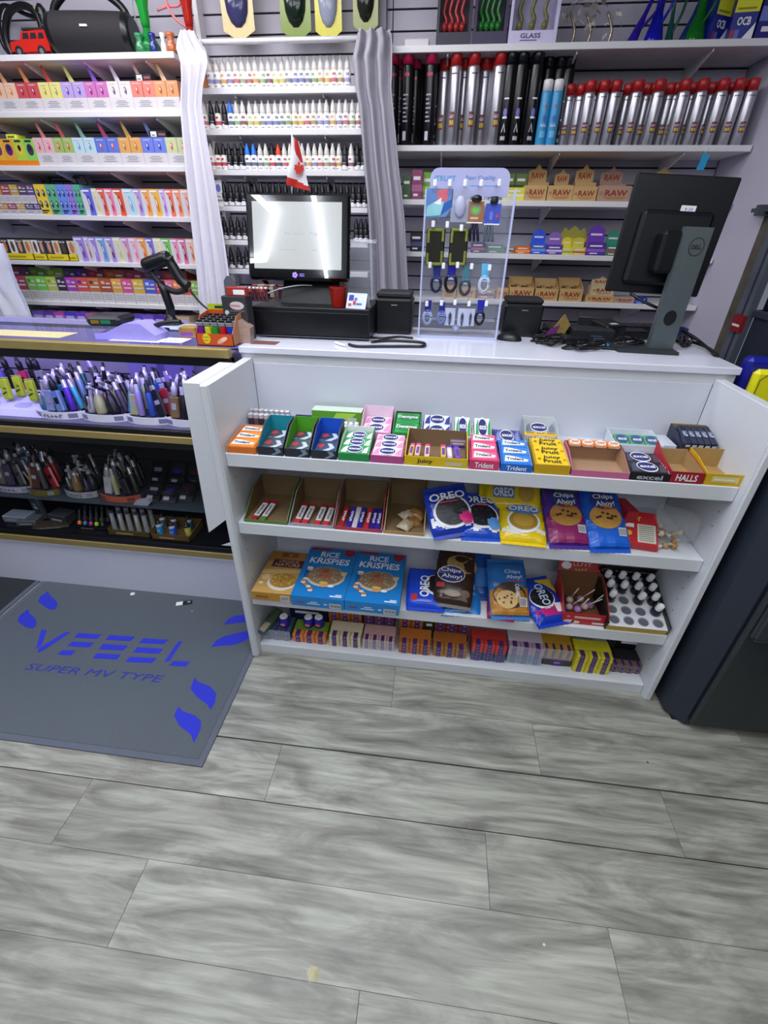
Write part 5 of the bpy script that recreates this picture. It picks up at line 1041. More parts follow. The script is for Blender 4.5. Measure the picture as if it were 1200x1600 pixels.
# clear plastic jar lying on its side with wrapped sweets
jx = wx(1052, Z2+.04, 1.36)
mb = MB(); mb.X = Matrix.Rotation(math.pi/2, 4, 'Y'); J = clear('#eef2f8', .16)
mb.lathe([(.045, -.06, J), (.052, -.05, J), (.052, .04, J), (.046, .055, J), (.043, .07, J)], 24); mb.X = None
tag(mb.build('plastic_jar', None, (jx, 1.37, Z2+.055), (0, 0, -.5)), 'clear plastic jar lying on its side at right of second shelf', 'jar')
rr = random.Random(4)
for k in range(12):
    x, y = jx-.055+rr.uniform(-.015, .10), 1.30+rr.uniform(-.02, .1); m1 = M(('#b8905c', '#d8c4a8', '#a87844', '#e0d0b8')[k % 4], .25, var=.3); m2 = M('#d8d0c8', .2)
    mb = MB(); mb.grid(lambda u, v: (.010*math.sin(math.pi*v)*math.cos(6.283*u), .010*math.sin(math.pi*v)*math.sin(6.283*u), .011*math.cos(math.pi*v)), 8, 6, m1)
    mb.prism([(.009, -.002, 0), (.024, -.009, .002), (.022, .009, -.002), (.009, .002, 0)], (0, 0, .0015), m2); mb.prism([(-.009, -.002, 0), (-.024, -.008, -.002), (-.022, .009, .003), (-.009, .002, 0)], (0, 0, .0015), m2)
    tag(mb.build('wrapped_sweet', None, (x, y, Z2+.014+(.02 if k > 6 else 0)), (rr.uniform(-.3, .3), rr.uniform(-.3, .3), rr.uniform(0, 3))), ('tan', 'cream', 'brown', 'pale tan')[k % 4]+' wrapped sweet, '+('nearest the red box', 'at the front', 'at the rear', 'on top of the heap', 'deep in the heap', 'low in the middle', 'toward the jar', 'upper left', 'upper middle', 'upper right', 'under the jar mouth', 'topmost')[k]+', second shelf', 'sweet', 'wrapped sweets on the second shelf')

# ---- third shelf: cereal boxes
Z3 = ZS[2]
def cereal(px0, px1, pf, W, D, H, kind, label, rz=0, z=Z3+.001, tilt=0.0):
    cx = (wx(px0, z, pf)+wx(px1, z, pf))/2; t = empty('cereal_box', (cx, pf, z), rz); t.rotation_euler = (tilt, 0, rz)
    mb = MB()
    if kind == 'blue':
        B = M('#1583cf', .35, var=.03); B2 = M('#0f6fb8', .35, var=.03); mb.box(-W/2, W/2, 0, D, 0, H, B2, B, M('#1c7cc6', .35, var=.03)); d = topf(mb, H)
        L_ = PWHITE; d.text('RiCE', -W*.22, D*.80, W*.38, D*.115, L_, 3); d.text('KRiSPiES', -W*.40, D*.655, W*.80, D*.125, L_, 3, skew=.05)
        d.rect(-W*.46, D*.945, -W*.06, D*.99, M('#a81c2c', .4), 2); d.poly([(W*.24, D*.99), (W*.46, D*.99), (W*.46, D*.90), (W*.36, D*.84), (W*.26, D*.88)], M('#a82430', .4), 2)
        d.ell(W*.02, D*.40, W*.38, D*.20, M('#c8bfae', .6, var=0), 2, 26); d.ell(W*.02, D*.42, W*.345, D*.175, M('#8c7256', .7, var=.5, scale=160), 3, 26)
        rr = random.Random(2)
        for q in range(70):
            a = rr.uniform(0, 6.28); b = math.sqrt(rr.uniform(0, .92)); d.ell(W*.02+W*.33*b*math.cos(a), D*.42+D*.165*b*math.sin(a), W*.018, D*.008, M(('#b8a084', '#d0bc9c', '#7c6048')[q % 3], .6, var=0), 4, 6, rot=a)
        for (x, y, r_, c_) in ((.0, .50, .07, '#a84830'), (.08, .40, .08, '#b85834'), (-.06, .41, .06, '#b85034')): d.ell(W*x, D*y, W*r_, D*r_*.45, M(c_, .5), 5, 8, rot=.5)
        # plain abstract shapes where the box has its printed figures
        for (x, y, rx, ry, c_, k) in ((-.33, .52, .06, .035, '#d8b8a0', 5), (-.33, .545, .065, .02, '#e8e4e0', 6), (.36, .47, .055, .035, '#d8b8a0', 5), (.37, .495, .06, .018, '#e0c060', 6), (.04, .23, .08, .045, '#d89c78', 6), (.03, .27, .09, .022, '#e8cc30', 7), (.18, .22, .06, .025, '#f0f0f4', 6)): d.ell(W*x, D*y, W*rx, D*ry, M(c_, .5, var=0), k, 10)
        for q in range(7): d.ell(-W*(.34-.02*q+.06*math.sin(q*.9)), D*(.32-.035*q), W*.05, D*.024, M(('#e8d4c0', '#b87850')[q % 2], .5, var=0), 6, 9)
        d.rect(W*.22, D*.035, W*.44, D*.055, PWHITE, 3); d.rect(W*.32, D*.065, W*.44, D*.08, PWHITE, 3); d.rect(-W*.40, D*.52, -W*.30, D*.30, M('#0e5ca8', .4), 2)
        d = front(mb); d.rect(W*.22, H*.08, W*.44, H*.55, PWHITE, 2)
        for q in range(14): d.rect(W*(.235+.0145*q), H*.16, W*(.235+.0145*q+(.007 if q % 3 else .010)), H*.50, INK, 3)
        d.rect(-W*.2, H*.30, W*.04, H*.38, PWHITE, 2); d.rect(-W*.14, H*.48, W*.0, H*.56, PWHITE, 2); d.rect(-W*.42, H*.34, -W*.26, H*.46, M('#7c3c70', .4), 2); d.rect(W*.12, H*.34, W*.18, H*.46, PWHITE, 2)
    else:
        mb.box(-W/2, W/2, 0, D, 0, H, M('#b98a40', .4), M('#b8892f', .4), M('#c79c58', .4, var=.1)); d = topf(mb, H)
        d.poly([(-W*.5, D*.74), (W*.5, D*.70), (W*.5, D), (-W*.5, D)], M('#b07c38', .4), 1); d.rect(-W*.2, D*.86, W*.24, D*.97, M('#8c4c20', .4), 2); d.ell(W*.02, D*.91, W*.05, D*.03, M('#c08850', .4), 3)
        d.rect(-W*.34, D*.60, W*.46, D*.79, M('#5c1c1c', .4), 2); d.text('CROQUE', -W*.2, D*.705, W*.52, D*.065, M('#e0c8a8', .4), 3, False); d.text('NATURE', -W*.26, D*.62, W*.64, D*.075, M('#e0c8a8', .4), 3, False)
        d.poly([(-W*.5, D*.42), (W*.5, D*.5), (W*.5, D*.58), (-W*.5, D*.52)], M('#d8b878', .4), 1)
        d.ell(W*.12, D*.25, W*.36, D*.19, M('#ded6c8', .4), 2, 22); d.ell(W*.13, D*.29, W*.33, D*.165, M('#a87c30', .6, var=.3, scale=200), 3, 22)
        rr = random.Random(3)
        for q in range(60):
            a = rr.uniform(0, 6.28); b = math.sqrt(rr.uniform(0, .9)); d.ell(W*.13+W*.31*b*math.cos(a), D*.29+D*.15*b*math.sin(a), W*.026, D*.010, M(('#d8b050', '#c89438', '#e8cc78')[q % 3], .6, var=0), 4, 6, rot=a)
        d.ell(-W*.33, D*.34, W*.11, D*.07, M('#d8b890', .5), 3); d.ell(-W*.38, D*.2, W*.06, D*.03, M('#e0ccb0', .5), 3)
        d = front(mb); d.rect(W*.2, H*.1, W*.42, H*.8, PWHITE, 2)
        for q in range(12): d.rect(W*(.215+.0165*q), H*.2, W*(.215+.0165*q+.008), H*.72, INK, 3)
        d.rect(-W*.4, H*.35, -W*.1, H*.6, M('#8c5c20', .4), 2)
    mb.build('carton', t)
    tag(t, label, 'cereal box'); return t
cereal(394, 459, 1.222, .158, .255, .040, 'brown', 'tan and dark red cereal box lying at left end of third shelf')
cereal(457, 537, 1.212, .200, .285, .050, 'blue', 'left of the two blue cereal boxes lying over the shelf edge', -.01, tilt=.045)
cereal(540, 622, 1.212, .200, .285, .050, 'blue', 'right of the two blue cereal boxes lying over the shelf edge', -.01, tilt=.045)
T3 = Z3+.001
bag('cookie_bag', .145, .165, .045, '#1c46c8', lambda d, W, L: (d.ell(W*.25, L*.05, W*.3, L*.28, PWHITE, 1, 18), d.ell(W*.27, L*.07, W*.27, L*.25, M('#1a1822', .4, var=0), 2, 18), Dec(d.mb, lambda u, v, l: d.fn(-v, u, l), .0012).text('OREO', -.05, -.012, .095, .036, PWHITE, 4), d.rect(-W*.38, -L*.38, -W*.22, -L*.22, M('#c03038', .3, var=0), 2)), 'blue cookie bag with sideways lettering next to the cereal boxes', (wx(665, Z3+.02, 1.33), 1.335, Z3+.014), (.26, 0, .02))
bag('cookie_bag', .15, .19, .03, '#2474c4', lambda d, W, L: (d.rect(-W*.3, -L*.42, W*.2, -L*.2, PWHITE, 1, 3), d.rect(W*.25, -L*.1, W*.38, L*.3, M('#7cb0e0', .3, var=0), 1, 2)), 'pale blue cookie bag lying beneath the brown one on third shelf', (wx(718, Z3+.02, 1.345), 1.35, Z3+.012), (.30, 0, .05))
def art_brown(d, W, L):
    d.ell(W*.15, L*.28, W*.4, L*.2, M('#a88448', .5, var=.3, scale=90), 1, 14); d.ell(-W*.1, L*.05, W*.36, L*.17, PWHITE, 2); d.ell(-W*.1, L*.05, W*.34, L*.155, M('#2c2c78', .4, var=0), 3); d.text('Chips', -W*.38, L*.06, W*.52, L*.10, PWHITE, 5); d.text('Ahoy!', -W*.34, -L*.06, W*.52, L*.10, PWHITE, 5)
    d.rect(-W*.44, -L*.22, -W*.24, -L*.13, M('#b02c34', .4, var=0), 2); d.ell(-W*.02, -L*.32, W*.22, L*.06, M('#a08878', .4, var=0), 2); d.ell(W*.3, -L*.3, W*.12, L*.07, M('#6c5848', .4, var=0), 2)
bag('cookie_bag', .145, .20, .045, '#38231a', art_brown, 'dark brown cookie bag lying on the pale blue one, third shelf', (wx(713, Z3+.07, 1.34)-.008, 1.36, Z3+.062), (.52, .03, -.06))
bag('cookie_bag', .10, .19, .03, '#1c50a8', lambda d, W, L: d.rect(-W*.2, -L*.3, W*.3, L*.1, M('#3c7cc8', .3, var=0), 1, 3), 'narrow blue cookie bag standing behind the brown bag', (wx(748, Z3+.05, 1.42), 1.43, Z3+.05), (.6, 0, .1))
bag('cookie_bag', .10, .16, .03, '#8c2450', lambda d, W, L: d.rect(-W*.4, -L*.4, W*.4, -L*.2, M('#b02c38', .3, var=0), 1, 3), 'maroon cookie bag mostly hidden under the caramel bag', (wx(782, Z3+.01, 1.32), 1.325, Z3+.004), (.12, 0, -.08))
def art_caramel(d, W, L):
    d.area(-W*.48, -L*.48, W*.48, L*.14, M('#b87c28', .3, var=0), 1, 14, lambda x, y: y < L*.10*math.cos(x/W*3)-.01+x*.1); d.ell(0, -L*.14, W*.42, L*.24, M('#3c2418', .35, var=0), 2, 20); cookie_tan(d, -W*.08, -L*.22, W*.27, 4, '#d8b070'); d.text('Chips', -W*.1, L*.24, W*.42, L*.09, M('#c8d4ec', .4, var=0), 4); d.text('Ahoy!', -W*.06, L*.14, W*.40, L*.09, M('#c8d4ec', .4, var=0), 4); d.rect(W*.02, L*.11, W*.38, L*.13, M('#c02838', .3, var=0), 5)
    Dec(d.mb, lambda u, v, l: d.fn(v, -u, l), .0012).text('CARAMEL', -.012, W*.14, .052, .016, PWHITE, 5); d.rect(W*.22, -L*.34, W*.42, -L*.18, PWHITE, 4)
    for q in range(6): d.rect(W*(.235+.028*q), -L*.33, W*(.248+.028*q), -L*.2, INK, 5)
bag('cookie_bag', .145, .205, .045, '#2a6fb8', art_caramel, 'blue and caramel cookie bag leaning in the middle of third shelf', (wx(791, Z3+.05, 1.34), 1.345, Z3+.052), (.58, 0, .10))
bag('cookie_bag', .14, .18, .04, '#1a3cb4', lambda d, W, L: (d.area(W*.0, L*.1, W*.46, L*.46, M('#d8b830', .3, var=0), 1, 12, lambda x, y: y-L*.1 > (W*.46-x)*.9), d.ell(-W*.05, L*.02, W*.34, L*.25, PWHITE, 1, 18), d.ell(-W*.05, L*.04, W*.32, L*.22, M('#191722', .4, var=0), 2, 18), d.rect(-W*.4, -L*.38, W*.3, -L*.2, M('#c02878', .3, var=0), 1, 3), Dec(d.mb, lambda u, v, l: d.fn(v, -u, l), .0012).text('OREO', -.06, -.02, .09, .034, M('#c8dcf4', .4, var=0), 5), d.rect(W*.16, -L*.34, W*.38, -L*.14, PWHITE, 4)), 'blue cookie bag with pink band leaning against the red lollipop box', (wx(845, Z3+.02, 1.33), 1.33, Z3+.016), (.30, 0, .38))
# lollipop box (open)
cx, w, z = tray(876, 948, GY+.012, .16, .050, .115, '#b81c28', '#7c5438', 'red open box of lollipops on the third shelf', 2, frontart=lambda d, w, h: (d.rect(-w*.25, h*.58, w*.32, h*.78, M('#d8b0a8', .4, var=0), 2), d.ell(-w*.35, h*.25, w*.12, h*.16, M('#e8c8c0', .4, var=0), 2), d.ell(-w*.2, h*.22, w*.10, h*.14, M('#e8c8c0', .4, var=0), 2), d.rect(w*.16, h*.14, w*.42, h*.32, M('#e0d0c8', .4, var=0), 2), d.ell(-w*.38, h*.7, w*.04, h*.07, M('#d88c88', .4, var=0), 2)))
mb = MB(); hw = w/2; mb.prism([(-hw, 0, 0), (hw, 0, 0), (hw*.9, .012, .055), (-hw*.9, .012, .055)], (0, .002, 0), M('#b02024', .4)); d = Dec(mb, lambda u, v, l: (u, v*.22-l*2, v)); d.scrib('LOLLY', -hw*.3, .03, hw*.9, .014, M('#e0a890', .4)); d.scrib('POPS', -hw*.2, .012, hw*.6, .012, M('#d8b048', .4)); d.ell(-hw*.6, .03, hw*.24, .014, PWHITE)
tag(mb.build('header_card', None, (cx, GY+.012+.163, Z3+.100), (-.5, 0, 0)), 'red header card standing behind the open lollipop box', 'card')
rr = random.Random(12)
for k in range(6):
    m1 = M(('#c8a0a8', '#b888c0', '#d8b8b0', '#a878b0', '#d0c0b8', '#c090a0')[k], .25); mb = MB()
    mb.grid(lambda u, v: (.014*math.sin(math.pi*v)*math.cos(6.283*u), .014*math.sin(math.pi*v)*math.sin(6.283*u), .014*math.cos(math.pi*v)), 10, 7, m1); mb.cyl((0, 0, .013), (0, 0, .072), .0018, PWHITE, 6)
    tag(mb.build('lollipop', None, (cx+(-.04, -.012, .018, .04, -.03, .012)[k], GY+.05+(.03, .02, .04, .05, .07, .08)[k], z+.016), (.2, (.5, .3, .7, .4, .2, .5)[k], 0)), '%s wrapped lollipop lying in the red open box' % ('dusty pink', 'light purple', 'peach', 'violet', 'cream', 'rose')[k], 'lollipop')
# rack of small white-capped bottles
xa, xb = wx(945, Z3, GY), wx(1038, Z3, GY); w = xb-xa; cx = (xa+xb)/2
t = empty('bottle_rack', (cx, GY, Z3)); tag(t, 'black and white card rack of small bottles at right of third shelf', 'rack')
th = .30; Hh = .022
mb = MB(); RM = Matrix.Rotation(th, 4, 'X'); mb.X = RM
mb.box(-w/2, w/2, 0, .215, .0, .03, M('#d8d8dc', .5), M('#c8a838', .4)); d = topf(mb, .03)
holes = []
for r_ in range(5):
    for c_ in range(4):
        x = -w/2+w*(c_+.55)/4.1; y = .026+r_*.041; holes.append((x, y)); d.ell(x, y, .0185, .0175, M('#8a8c94', .5, var=0), 1, 16); d.ell(x, y-.002, .016, .014, M('#5c5e68', .5, var=0), 2, 16)
mb.X = None; mb.prism([(-w/2, .002, 0), (-w/2, .205, 0), (-w/2, .205, .062)], (w, 0, 0), M('#17151a', .5)); mb.build('rack', t)
mb = MB(); mb.X = RM; mb.box(-w/2-.003, -w/2, 0, .22, 0, .05, BLACK); mb.box(w/2, w/2+.003, 0, .22, 0, .05, BLACK)
mb.box(-w/2, w/2, .215, .219, .0, .085, M('#121016', .4)); d = Dec(mb, lambda u, v, l: (u, .215-l, v)); d.scrib('MICROFIBER', -w*.2, .058, w*.62, .009, M('#c8c8cc', .5)); d.ell(-w*.38, .06, .014, .012, M('#8c8c84', .5)); d.ell(-w*.38, .06, .010, .008, M('#20242c', .5), 2); mb.build('back_card', t)
sel = [(0, 4), (1, 4), (2, 4), (3, 4), (0, 3), (1, 3), (2, 3), (3, 3), (0, 2), (2, 2), (3, 2), (3, 1)]
vb = None
for k, (c_, r_) in enumerate(sel):
    x, y = holes[r_*4+c_]; p = RM @ Vector((x, y, .031))
    if vb is None:
        mb = MB(); dk = M('#1c1a34', .2); mb.lathe([(.0145, -.012, dk), (.0160, -.008, dk), (.0160, .008, dk), (.011, .015, PWHITE), (.0115, .017, PWHITE), (.011, .040, PWHITE), (.006, .045, PWHITE)], 14); o = mb.build('small_bottle', None, (cx+p.x, GY+p.y, Z3+p.z+.010), (th, 0, 0)); vb = o.data
    else: o = inst(vb, 'small_bottle', (cx+p.x, GY+p.y, Z3+p.z+.010), (th+rnd.uniform(-.06, .06), rnd.uniform(-.1, .1), 0))
    tag(o, 'small dark bottle with white cap, column %s from left, row %s from back' % (('one', 'two', 'three', 'four')[c_], ('one', 'two', 'three', 'four', 'five')[4-r_]), 'bottle', 'small white-capped bottles in the card rack')

# ---- bottom shelf: bundles of banded packs
Z4 = ZS[3]
PB = M('#4a2a6c', .35, var=.1)
def bundle(px0, px1, col, label, nx, nz, ph, y=1.27, dep=.085, topc=None, z=Z4+.0005, tilt=0, clearbox=False, colw=None, cols2=None):
    """carton of small packs: nx by nz fronts, each pack a part with violet band"""
    xa, xb = wx(px0, z, y), wx(px1, z, y); w = xb-xa-.002; t = empty('carton_of_packs', ((xa+xb)/2, y, z))
    ph = ph*1.22; pwid = w/nx; mcol = M(col, .4, var=.12); mb = MB(); pm_ = MB()
    pm_.rbox(-pwid*.48, pwid*.48, 0, .03, 0, ph*.95, mcol, .0015); pd = front(pm_); pd.rect(-pwid*.2, 0, pwid*.2, ph*.95, PB, 1); pd.rect(-pwid*.1, ph*.35, pwid*.1, ph*.6, M('#9c8cc8', .5, var=0), 2)
    pd2 = topf(pm_, ph*.95); pd2.rect(-pwid*.2, 0, pwid*.2, .03, PB, 1)
    alt = None; me = None
    if cols2:
        am = MB(); am.rbox(-pwid*.48, pwid*.48, 0, .03, 0, ph*.95, M(cols2, .4, var=.12), .0015); ad = front(am); ad.rect(-pwid*.2, 0, pwid*.2, ph*.95, PB, 1); ad.rect(-pwid*.1, ph*.35, pwid*.1, ph*.6, M('#9c8cc8', .5, var=0), 2)
    for k in range(nz):
        for i in range(nx):
            src = 'a' if cols2 and k < nz//2 else 'm'
            key = (src)
            loc = (-w/2+pwid*(i+.5), 0, k*ph)
            if src == 'a':
                if alt is None: o = am.build('pack', t, loc); alt = o.data
                else: o = inst(alt, 'pack', loc, parent=t)
            else:
                if me is None: o = pm_.build('pack', t, loc); me = o.data
                else: o = inst(me, 'pack', loc, parent=t)
            o.location.y += rnd.uniform(0, .002)
    H = nz*ph
    mb.box(-w/2, w/2, .031, dep, 0, H, M(topc or col, .45)); mb.build('carton', t)
    if clearbox: mb = MB(); mb.box(-w/2-.001, w/2+.001, -.004, -.003, 0, H+.004, clear('#f0f4ff', .16)); mb.build('clear_front', t)
    tag(t, label, 'carton', None); return (xa+xb)/2, w, H, z, y
Yb4 = 1.272
cx, w, H, z, y = bundle(411, 455, '#3c5c6c', 'blue-grey clear carton of dark packs at left of bottom shelf', 3, 2, .022, Yb4, clearbox=True)
cx2, w2, H2, z2, y2 = bundle(457, 510, '#d87c34', 'green-topped carton of orange packs on the bottom shelf', 3, 2, .018, Yb4, topc='#6c9028')
bundle(514, 564, '#d4c8a0', 'cream carton of violet-banded packs on the bottom shelf', 3, 4, .012, Yb4, topc='#d8ccac')
bundle(566, 616, '#d0a8a0', 'pale pink carton of violet-banded packs on the bottom shelf', 4, 3, .014, Yb4+.006, clearbox=True)
bundle(622, 672, '#b86c28', 'orange-brown carton of violet-banded packs, left of bottom middle', 3, 4, .012, Yb4, topc='#c4742c')
bundle(675, 728, '#a87434', 'bronze carton of violet-banded packs next to the red one', 3, 3, .014, Yb4+.004, topc='#b86c2c')
bundle(734, 788, '#d03c34', 'red and blue carton of violet-banded packs on the bottom shelf', 3, 6, .0125, Yb4+.004, topc='#c83830', cols2='#4a5878')
bundle(790, 844, '#b898b8', 'mauve over blue carton of banded packs with white top', 3, 6, .0125, Yb4+.012, topc='#d8ccd8', cols2='#5c8cb0', clearbox=True)
bundle(893, 950, '#d8c828', 'bright yellow carton of violet-banded packs at right of bottom shelf', 3, 6, .0125, Yb4, topc='#e0d42c')
bundle(952, 1000, '#7c6c58', 'dark carton of violet and gold packs at right end of bottom shelf', 4, 2, .018, Yb4+.02, topc='#242028')
cx3, w3, H3, z3, y3 = bundle(845, 892, '#34342c', 'black-sided low carton under the amber packs on bottom shelf', 1, 1, .03, Yb4+.02, topc='#2c2c28')
bundle(845, 892, '#d09c34', 'amber carton of packs stacked on the black low carton', 4, 3, .014, Yb4+.02, z=Z4+.0385, topc='#c8982c', clearbox=True)
# upper tier at the back of the bottom shelf
for a, b, c_, l, nx, nz, hgt in ((514, 566, '#a85c28', 'rust carton of packs in the back row behind the cream carton', 3, 5, .018), (568, 616, '#5c2c50', 'plum carton of packs in back row behind the pale pink carton', 3, 5, .018), (622, 660, '#b8682c', 'orange carton of packs in back row behind the orange-brown one', 2, 5, .018), (676, 732, '#7c3040', 'dark red and gold carton in back row behind the bronze one', 3, 5, .018)):
    bundle(a, b, c_, l, nx, nz, hgt*1.15, 1.366, .10)
sbox(455, 512, Z4, .11, 1.366, '#1c1c50', 'dark blue carton in the back row behind the green-topped one', dep=.1, cat='carton')
sbox(662, 676, Z4, .11, 1.366, '#1c3c20', 'dark green slim carton in back row of bottom shelf', dep=.1, cat='carton')
sbox(850, 890, Z4+.0, .115, 1.385, '#b89030', 'mustard carton in the back row behind the amber packs', dep=.1, cat='carton')
sbox(955, 1005, Z4+.0, .10, 1.385, '#18161c', 'black carton in back row at right end of bottom shelf', dep=.1, cat='carton')
# blue tins
for k, (px, zz, y) in enumerate(((445, Z4+.0545, 1.31), (483, Z4+.0445, 1.33), (499, Z4+.0445, 1.335))):
    mb = MB(); m = M('#28209c', .25); mb.lathe([(.020, 0, m), (.022, .004, m), (.022, .038, m), (.017, .046, PWHITE), (.015, .050, PWHITE)], 16); d = Dec(mb, lambda u, v, l: ((.022+l)*math.sin(u/.022), -(.022+l)*math.cos(u/.022), v)); d.ell(0, .020, .011, .009, M('#c03040', .3)); d.scrib('fan', -.009, .016, .018, .009, PWHITE, 3)
    tag(mb.build('small_tub', None, (wx(px, zz, y), y, zz)), 'small blue tub with white lid, %s' % ('on the blue-grey carton', 'left of pair on the green-topped carton', 'right of pair on the green-topped carton')[k], 'tub')
mb = MB(); mb.rbox(-.016, .016, 0, .13, 0, .02, M('#4c5c48', .3, var=.4), .003); d = front(mb); d.rect(-.015, .002, .015, .018, M('#2c2890', .3)); d.ell(-.004, .01, .005, .005, M('#d0503c')); d2 = topf(mb, .02); d2.rect(-.014, .005, .014, .05, M('#8c98a0', .4)); d2.rect(-.01, .02, .004, .04, M('#c89c3c', .4), 2)
tag(mb.build('long_pack', None, (wx(406, Z4+.05, 1.235)+.004, 1.245, Z4+.052), (.12, 0, -.32)), 'long mottled pack sticking out at left end of the bottom shelf', 'pack')
# ---------------------------------------------------------------- glass display case
CX0, CX1, CY0, CY1 = -2.9, -.70, 1.50, 1.99
GOLD = M('#a8935c', .38, .35, var=.08, scale=20); CGL = glassm(.05)
cs = empty('glass_display_case', ((CX0+CX1)/2, CY0, 0)); tag(cs, 'gold framed glass display case of vape pens on a white base', 'display case'); ox = (CX0+CX1)/2
def cp(name, x0, x1, y0, y1, z0, z1, m, b=.001):
    mb = MB(); mb.rbox(x0-ox, x1-ox, y0-CY0, y1-CY0, z0, z1, m, b); return mb.build(name, cs)
cp('base', CX0, CX1, CY0+.03, CY1, 0, .262, M('#d5d6e6', .4, var=.03, scale=5)); cp('base_ledge', CX0, CX1, CY0+.01, CY0+.03, .245, .262, WHITE)
cp('base_front', CX0, CX1, CY0+.018, CY0+.03, .0, .245, M('#d5d6e6', .4, var=.03, scale=5))
for z0, z1 in ((.262, .292), (.802, .830), (1.128, 1.158)): cp('gold_rail', CX0, CX1-.005, CY0, CY0+.03, z0, z1, GOLD, .002)
for z0, z1 in ((.292, .318), (.776, .802), (.830, .850), (1.098, 1.128)): cp('black_rail', CX0, CX1, CY0+.006, CY0+.028, z0, z1, BLACK)
cp('black_post', CX1-.022, CX1, CY0+.004, CY0+.03, .262, 1.128, BLACK); cp('end_panel', CX1-.006, CX1, CY0+.03, CY1, .262, 1.14, M('#3a3848', .5))
cp('back_panel', CX0, CX1-.008, CY1-.012, CY1, .262, 1.13, M('#15141c', .7))
for k in range(4):
    z = .86+k*.066
    cp('back_board', CX0+.05, CX1-.02, CY1-.024, CY1-.012, z, z+.058, M('#8c86a8', .5, var=.05))
for k in range(6): cp('back_board', CX0+.05, CX1-.02, CY1-.024, CY1-.012, .34+k*.076, .34+k*.076+.068, M('#3c3a42', .6))  # lower boards: dimmer light inside the case painted in as darker colour
cp('deck', CX0, CX1-.008, CY0+.03, CY1-.025, .815, .836, M('#55536c', .4)); cp('deck', CX0, CX1-.008, CY0+.03, CY1-.025, .27, .285, M('#14141a', .3))
cp('glass_shelf', CX0, CX1-.01, CY0+.11, CY1-.03, .424, .431, clear('#5c6c78', .35))
cp('glass_top', CX0, CX1-.002, CY0+.03, CY1, 1.150, 1.157, clear('#8088b8', .16, .04))
cp('front_glass', CX0, CX1-.024, CY0+.012, CY0+.015, .850, 1.098, CGL); cp('front_glass', CX0, CX1-.024, CY0+.012, CY0+.015, .318, .776, CGL)
cp('back_rail', CX0, CX1, CY1-.02, CY1, 1.13, 1.150, M('#b8b4d0', .3))
cp('led_strip', CX0, CX1-.03, CY0+.032, CY0+.042, 1.112, 1.120, M('#8a7cff', .5, em=14, var=0))
area('case_lamp', ((CX0+CX1)/2+.2, CY0+.10, 1.135), ((CX0+CX1)/2+.2, 1.8, .85), 2.0, .03, 3.4, (.52, .44, 1.0))
# price card triangles inside bottom right
mb = MB(); mb.prism([(-.06, 0, 0), (.09, 0, 0), (.05, .10, .0)], (0, 0, .002), PWHITE); mb.prism([(.0, .0, .002), (.09, .0, .002), (.06, .06, .05)], (0, .002, 0), M('#6c6c74', .4)); tag(mb.build('info_card', None, (-.86, 1.56, .286)), 'folded white and grey card in the bottom right corner of the glass case', 'card')
_pen = {}
def pen_obj(kind, col, col2, loc, tx, ty, label, s=1., group=None):
    k = (kind, col, col2)
    if k not in _pen:
        mb = MB(); a = M(col, .25, .15, var=.05); b = M(col2, .2, .4, var=.03); blk = BLACK
        if kind == 'pen': mb.lathe([(.009, 0, blk), (.0105, .004, a), (.0105, .085, b), (.008, .09, b), (.008, .112, blk), (.005, .118, blk), (.0045, .128, blk)], 10)
        elif kind == 'mod': mb.rbox(-.016, .016, -.010, .010, 0, .075, a, .004); mb.lathe([(.008, .075, b), (.011, .08, b), (.011, .105, b), (.007, .112, b), (.005, .125, b)], 10); mb.rbox(-.008, .008, -.0112, -.010, .03, .052, b, .0004)
        elif kind == 'torch': mb.lathe([(.016, 0, a), (.019, .01, a), (.017, .05, a), (.010, .07, b), (.010, .088, b)], 12); mb.cyl((0, 0, .083), (0, -.035, .098), .006, b, 8); mb.cyl((0, .012, .08), (0, .02, .05), .004, b, 6)
        elif kind == 'glass': mb.lathe([(.010, 0, a), (.0145, .005, a), (.0145, .025, a), (.007, .05, b), (.006, .10, b), (.008, .105, b)], 12); mb.tube([(0, -.01, .015), (.004, -.02, .04), (.004, -.024, .06)], .004, b, 6, 2)
        elif kind == 'flat': mb.rbox(-.018, .018, -.006, .006, 0, .095, a, .005); mb.rbox(-.008, .008, -.004, .004, .095, .112, b, .002); mb.rbox(-.010, .010, -.0066, -.006, .045, .06, b, .0003)
        o = mb.build('vape_pen', None, loc, (tx, ty, 0)); _pen[k] = o.data
    else: o = inst(_pen[k], 'vape_pen', loc, (tx, ty, 0))
    o.scale = (s, s, s); tag(o, label, 'vape pen', group); return o
cnames = {'#1c5c64': 'dark teal', '#3c88a8': 'sea blue', '#8c98c0': 'pale blue', '#5a2cb8': 'violet', '#8c6c48': 'bronze', '#b8b8c4': 'silver', '#b4b488': 'pale gold', '#20222c': 'black', '#3ca0c0': 'turquoise', '#a82838': 'red', '#2c54a8': 'blue', '#8c7048': 'brass', '#4a4c54': 'gunmetal', '#c8c8d0': 'chrome', '#5c3428': 'brown', '#9c8cc8': 'lavender', '#6c8cb8': 'steel blue', '#706c68': 'pewter', '#443c5c': 'dusky violet', '#b09058': 'gold', '#3c4438': 'dark olive', '#c08c50': 'copper'}
TROW = []
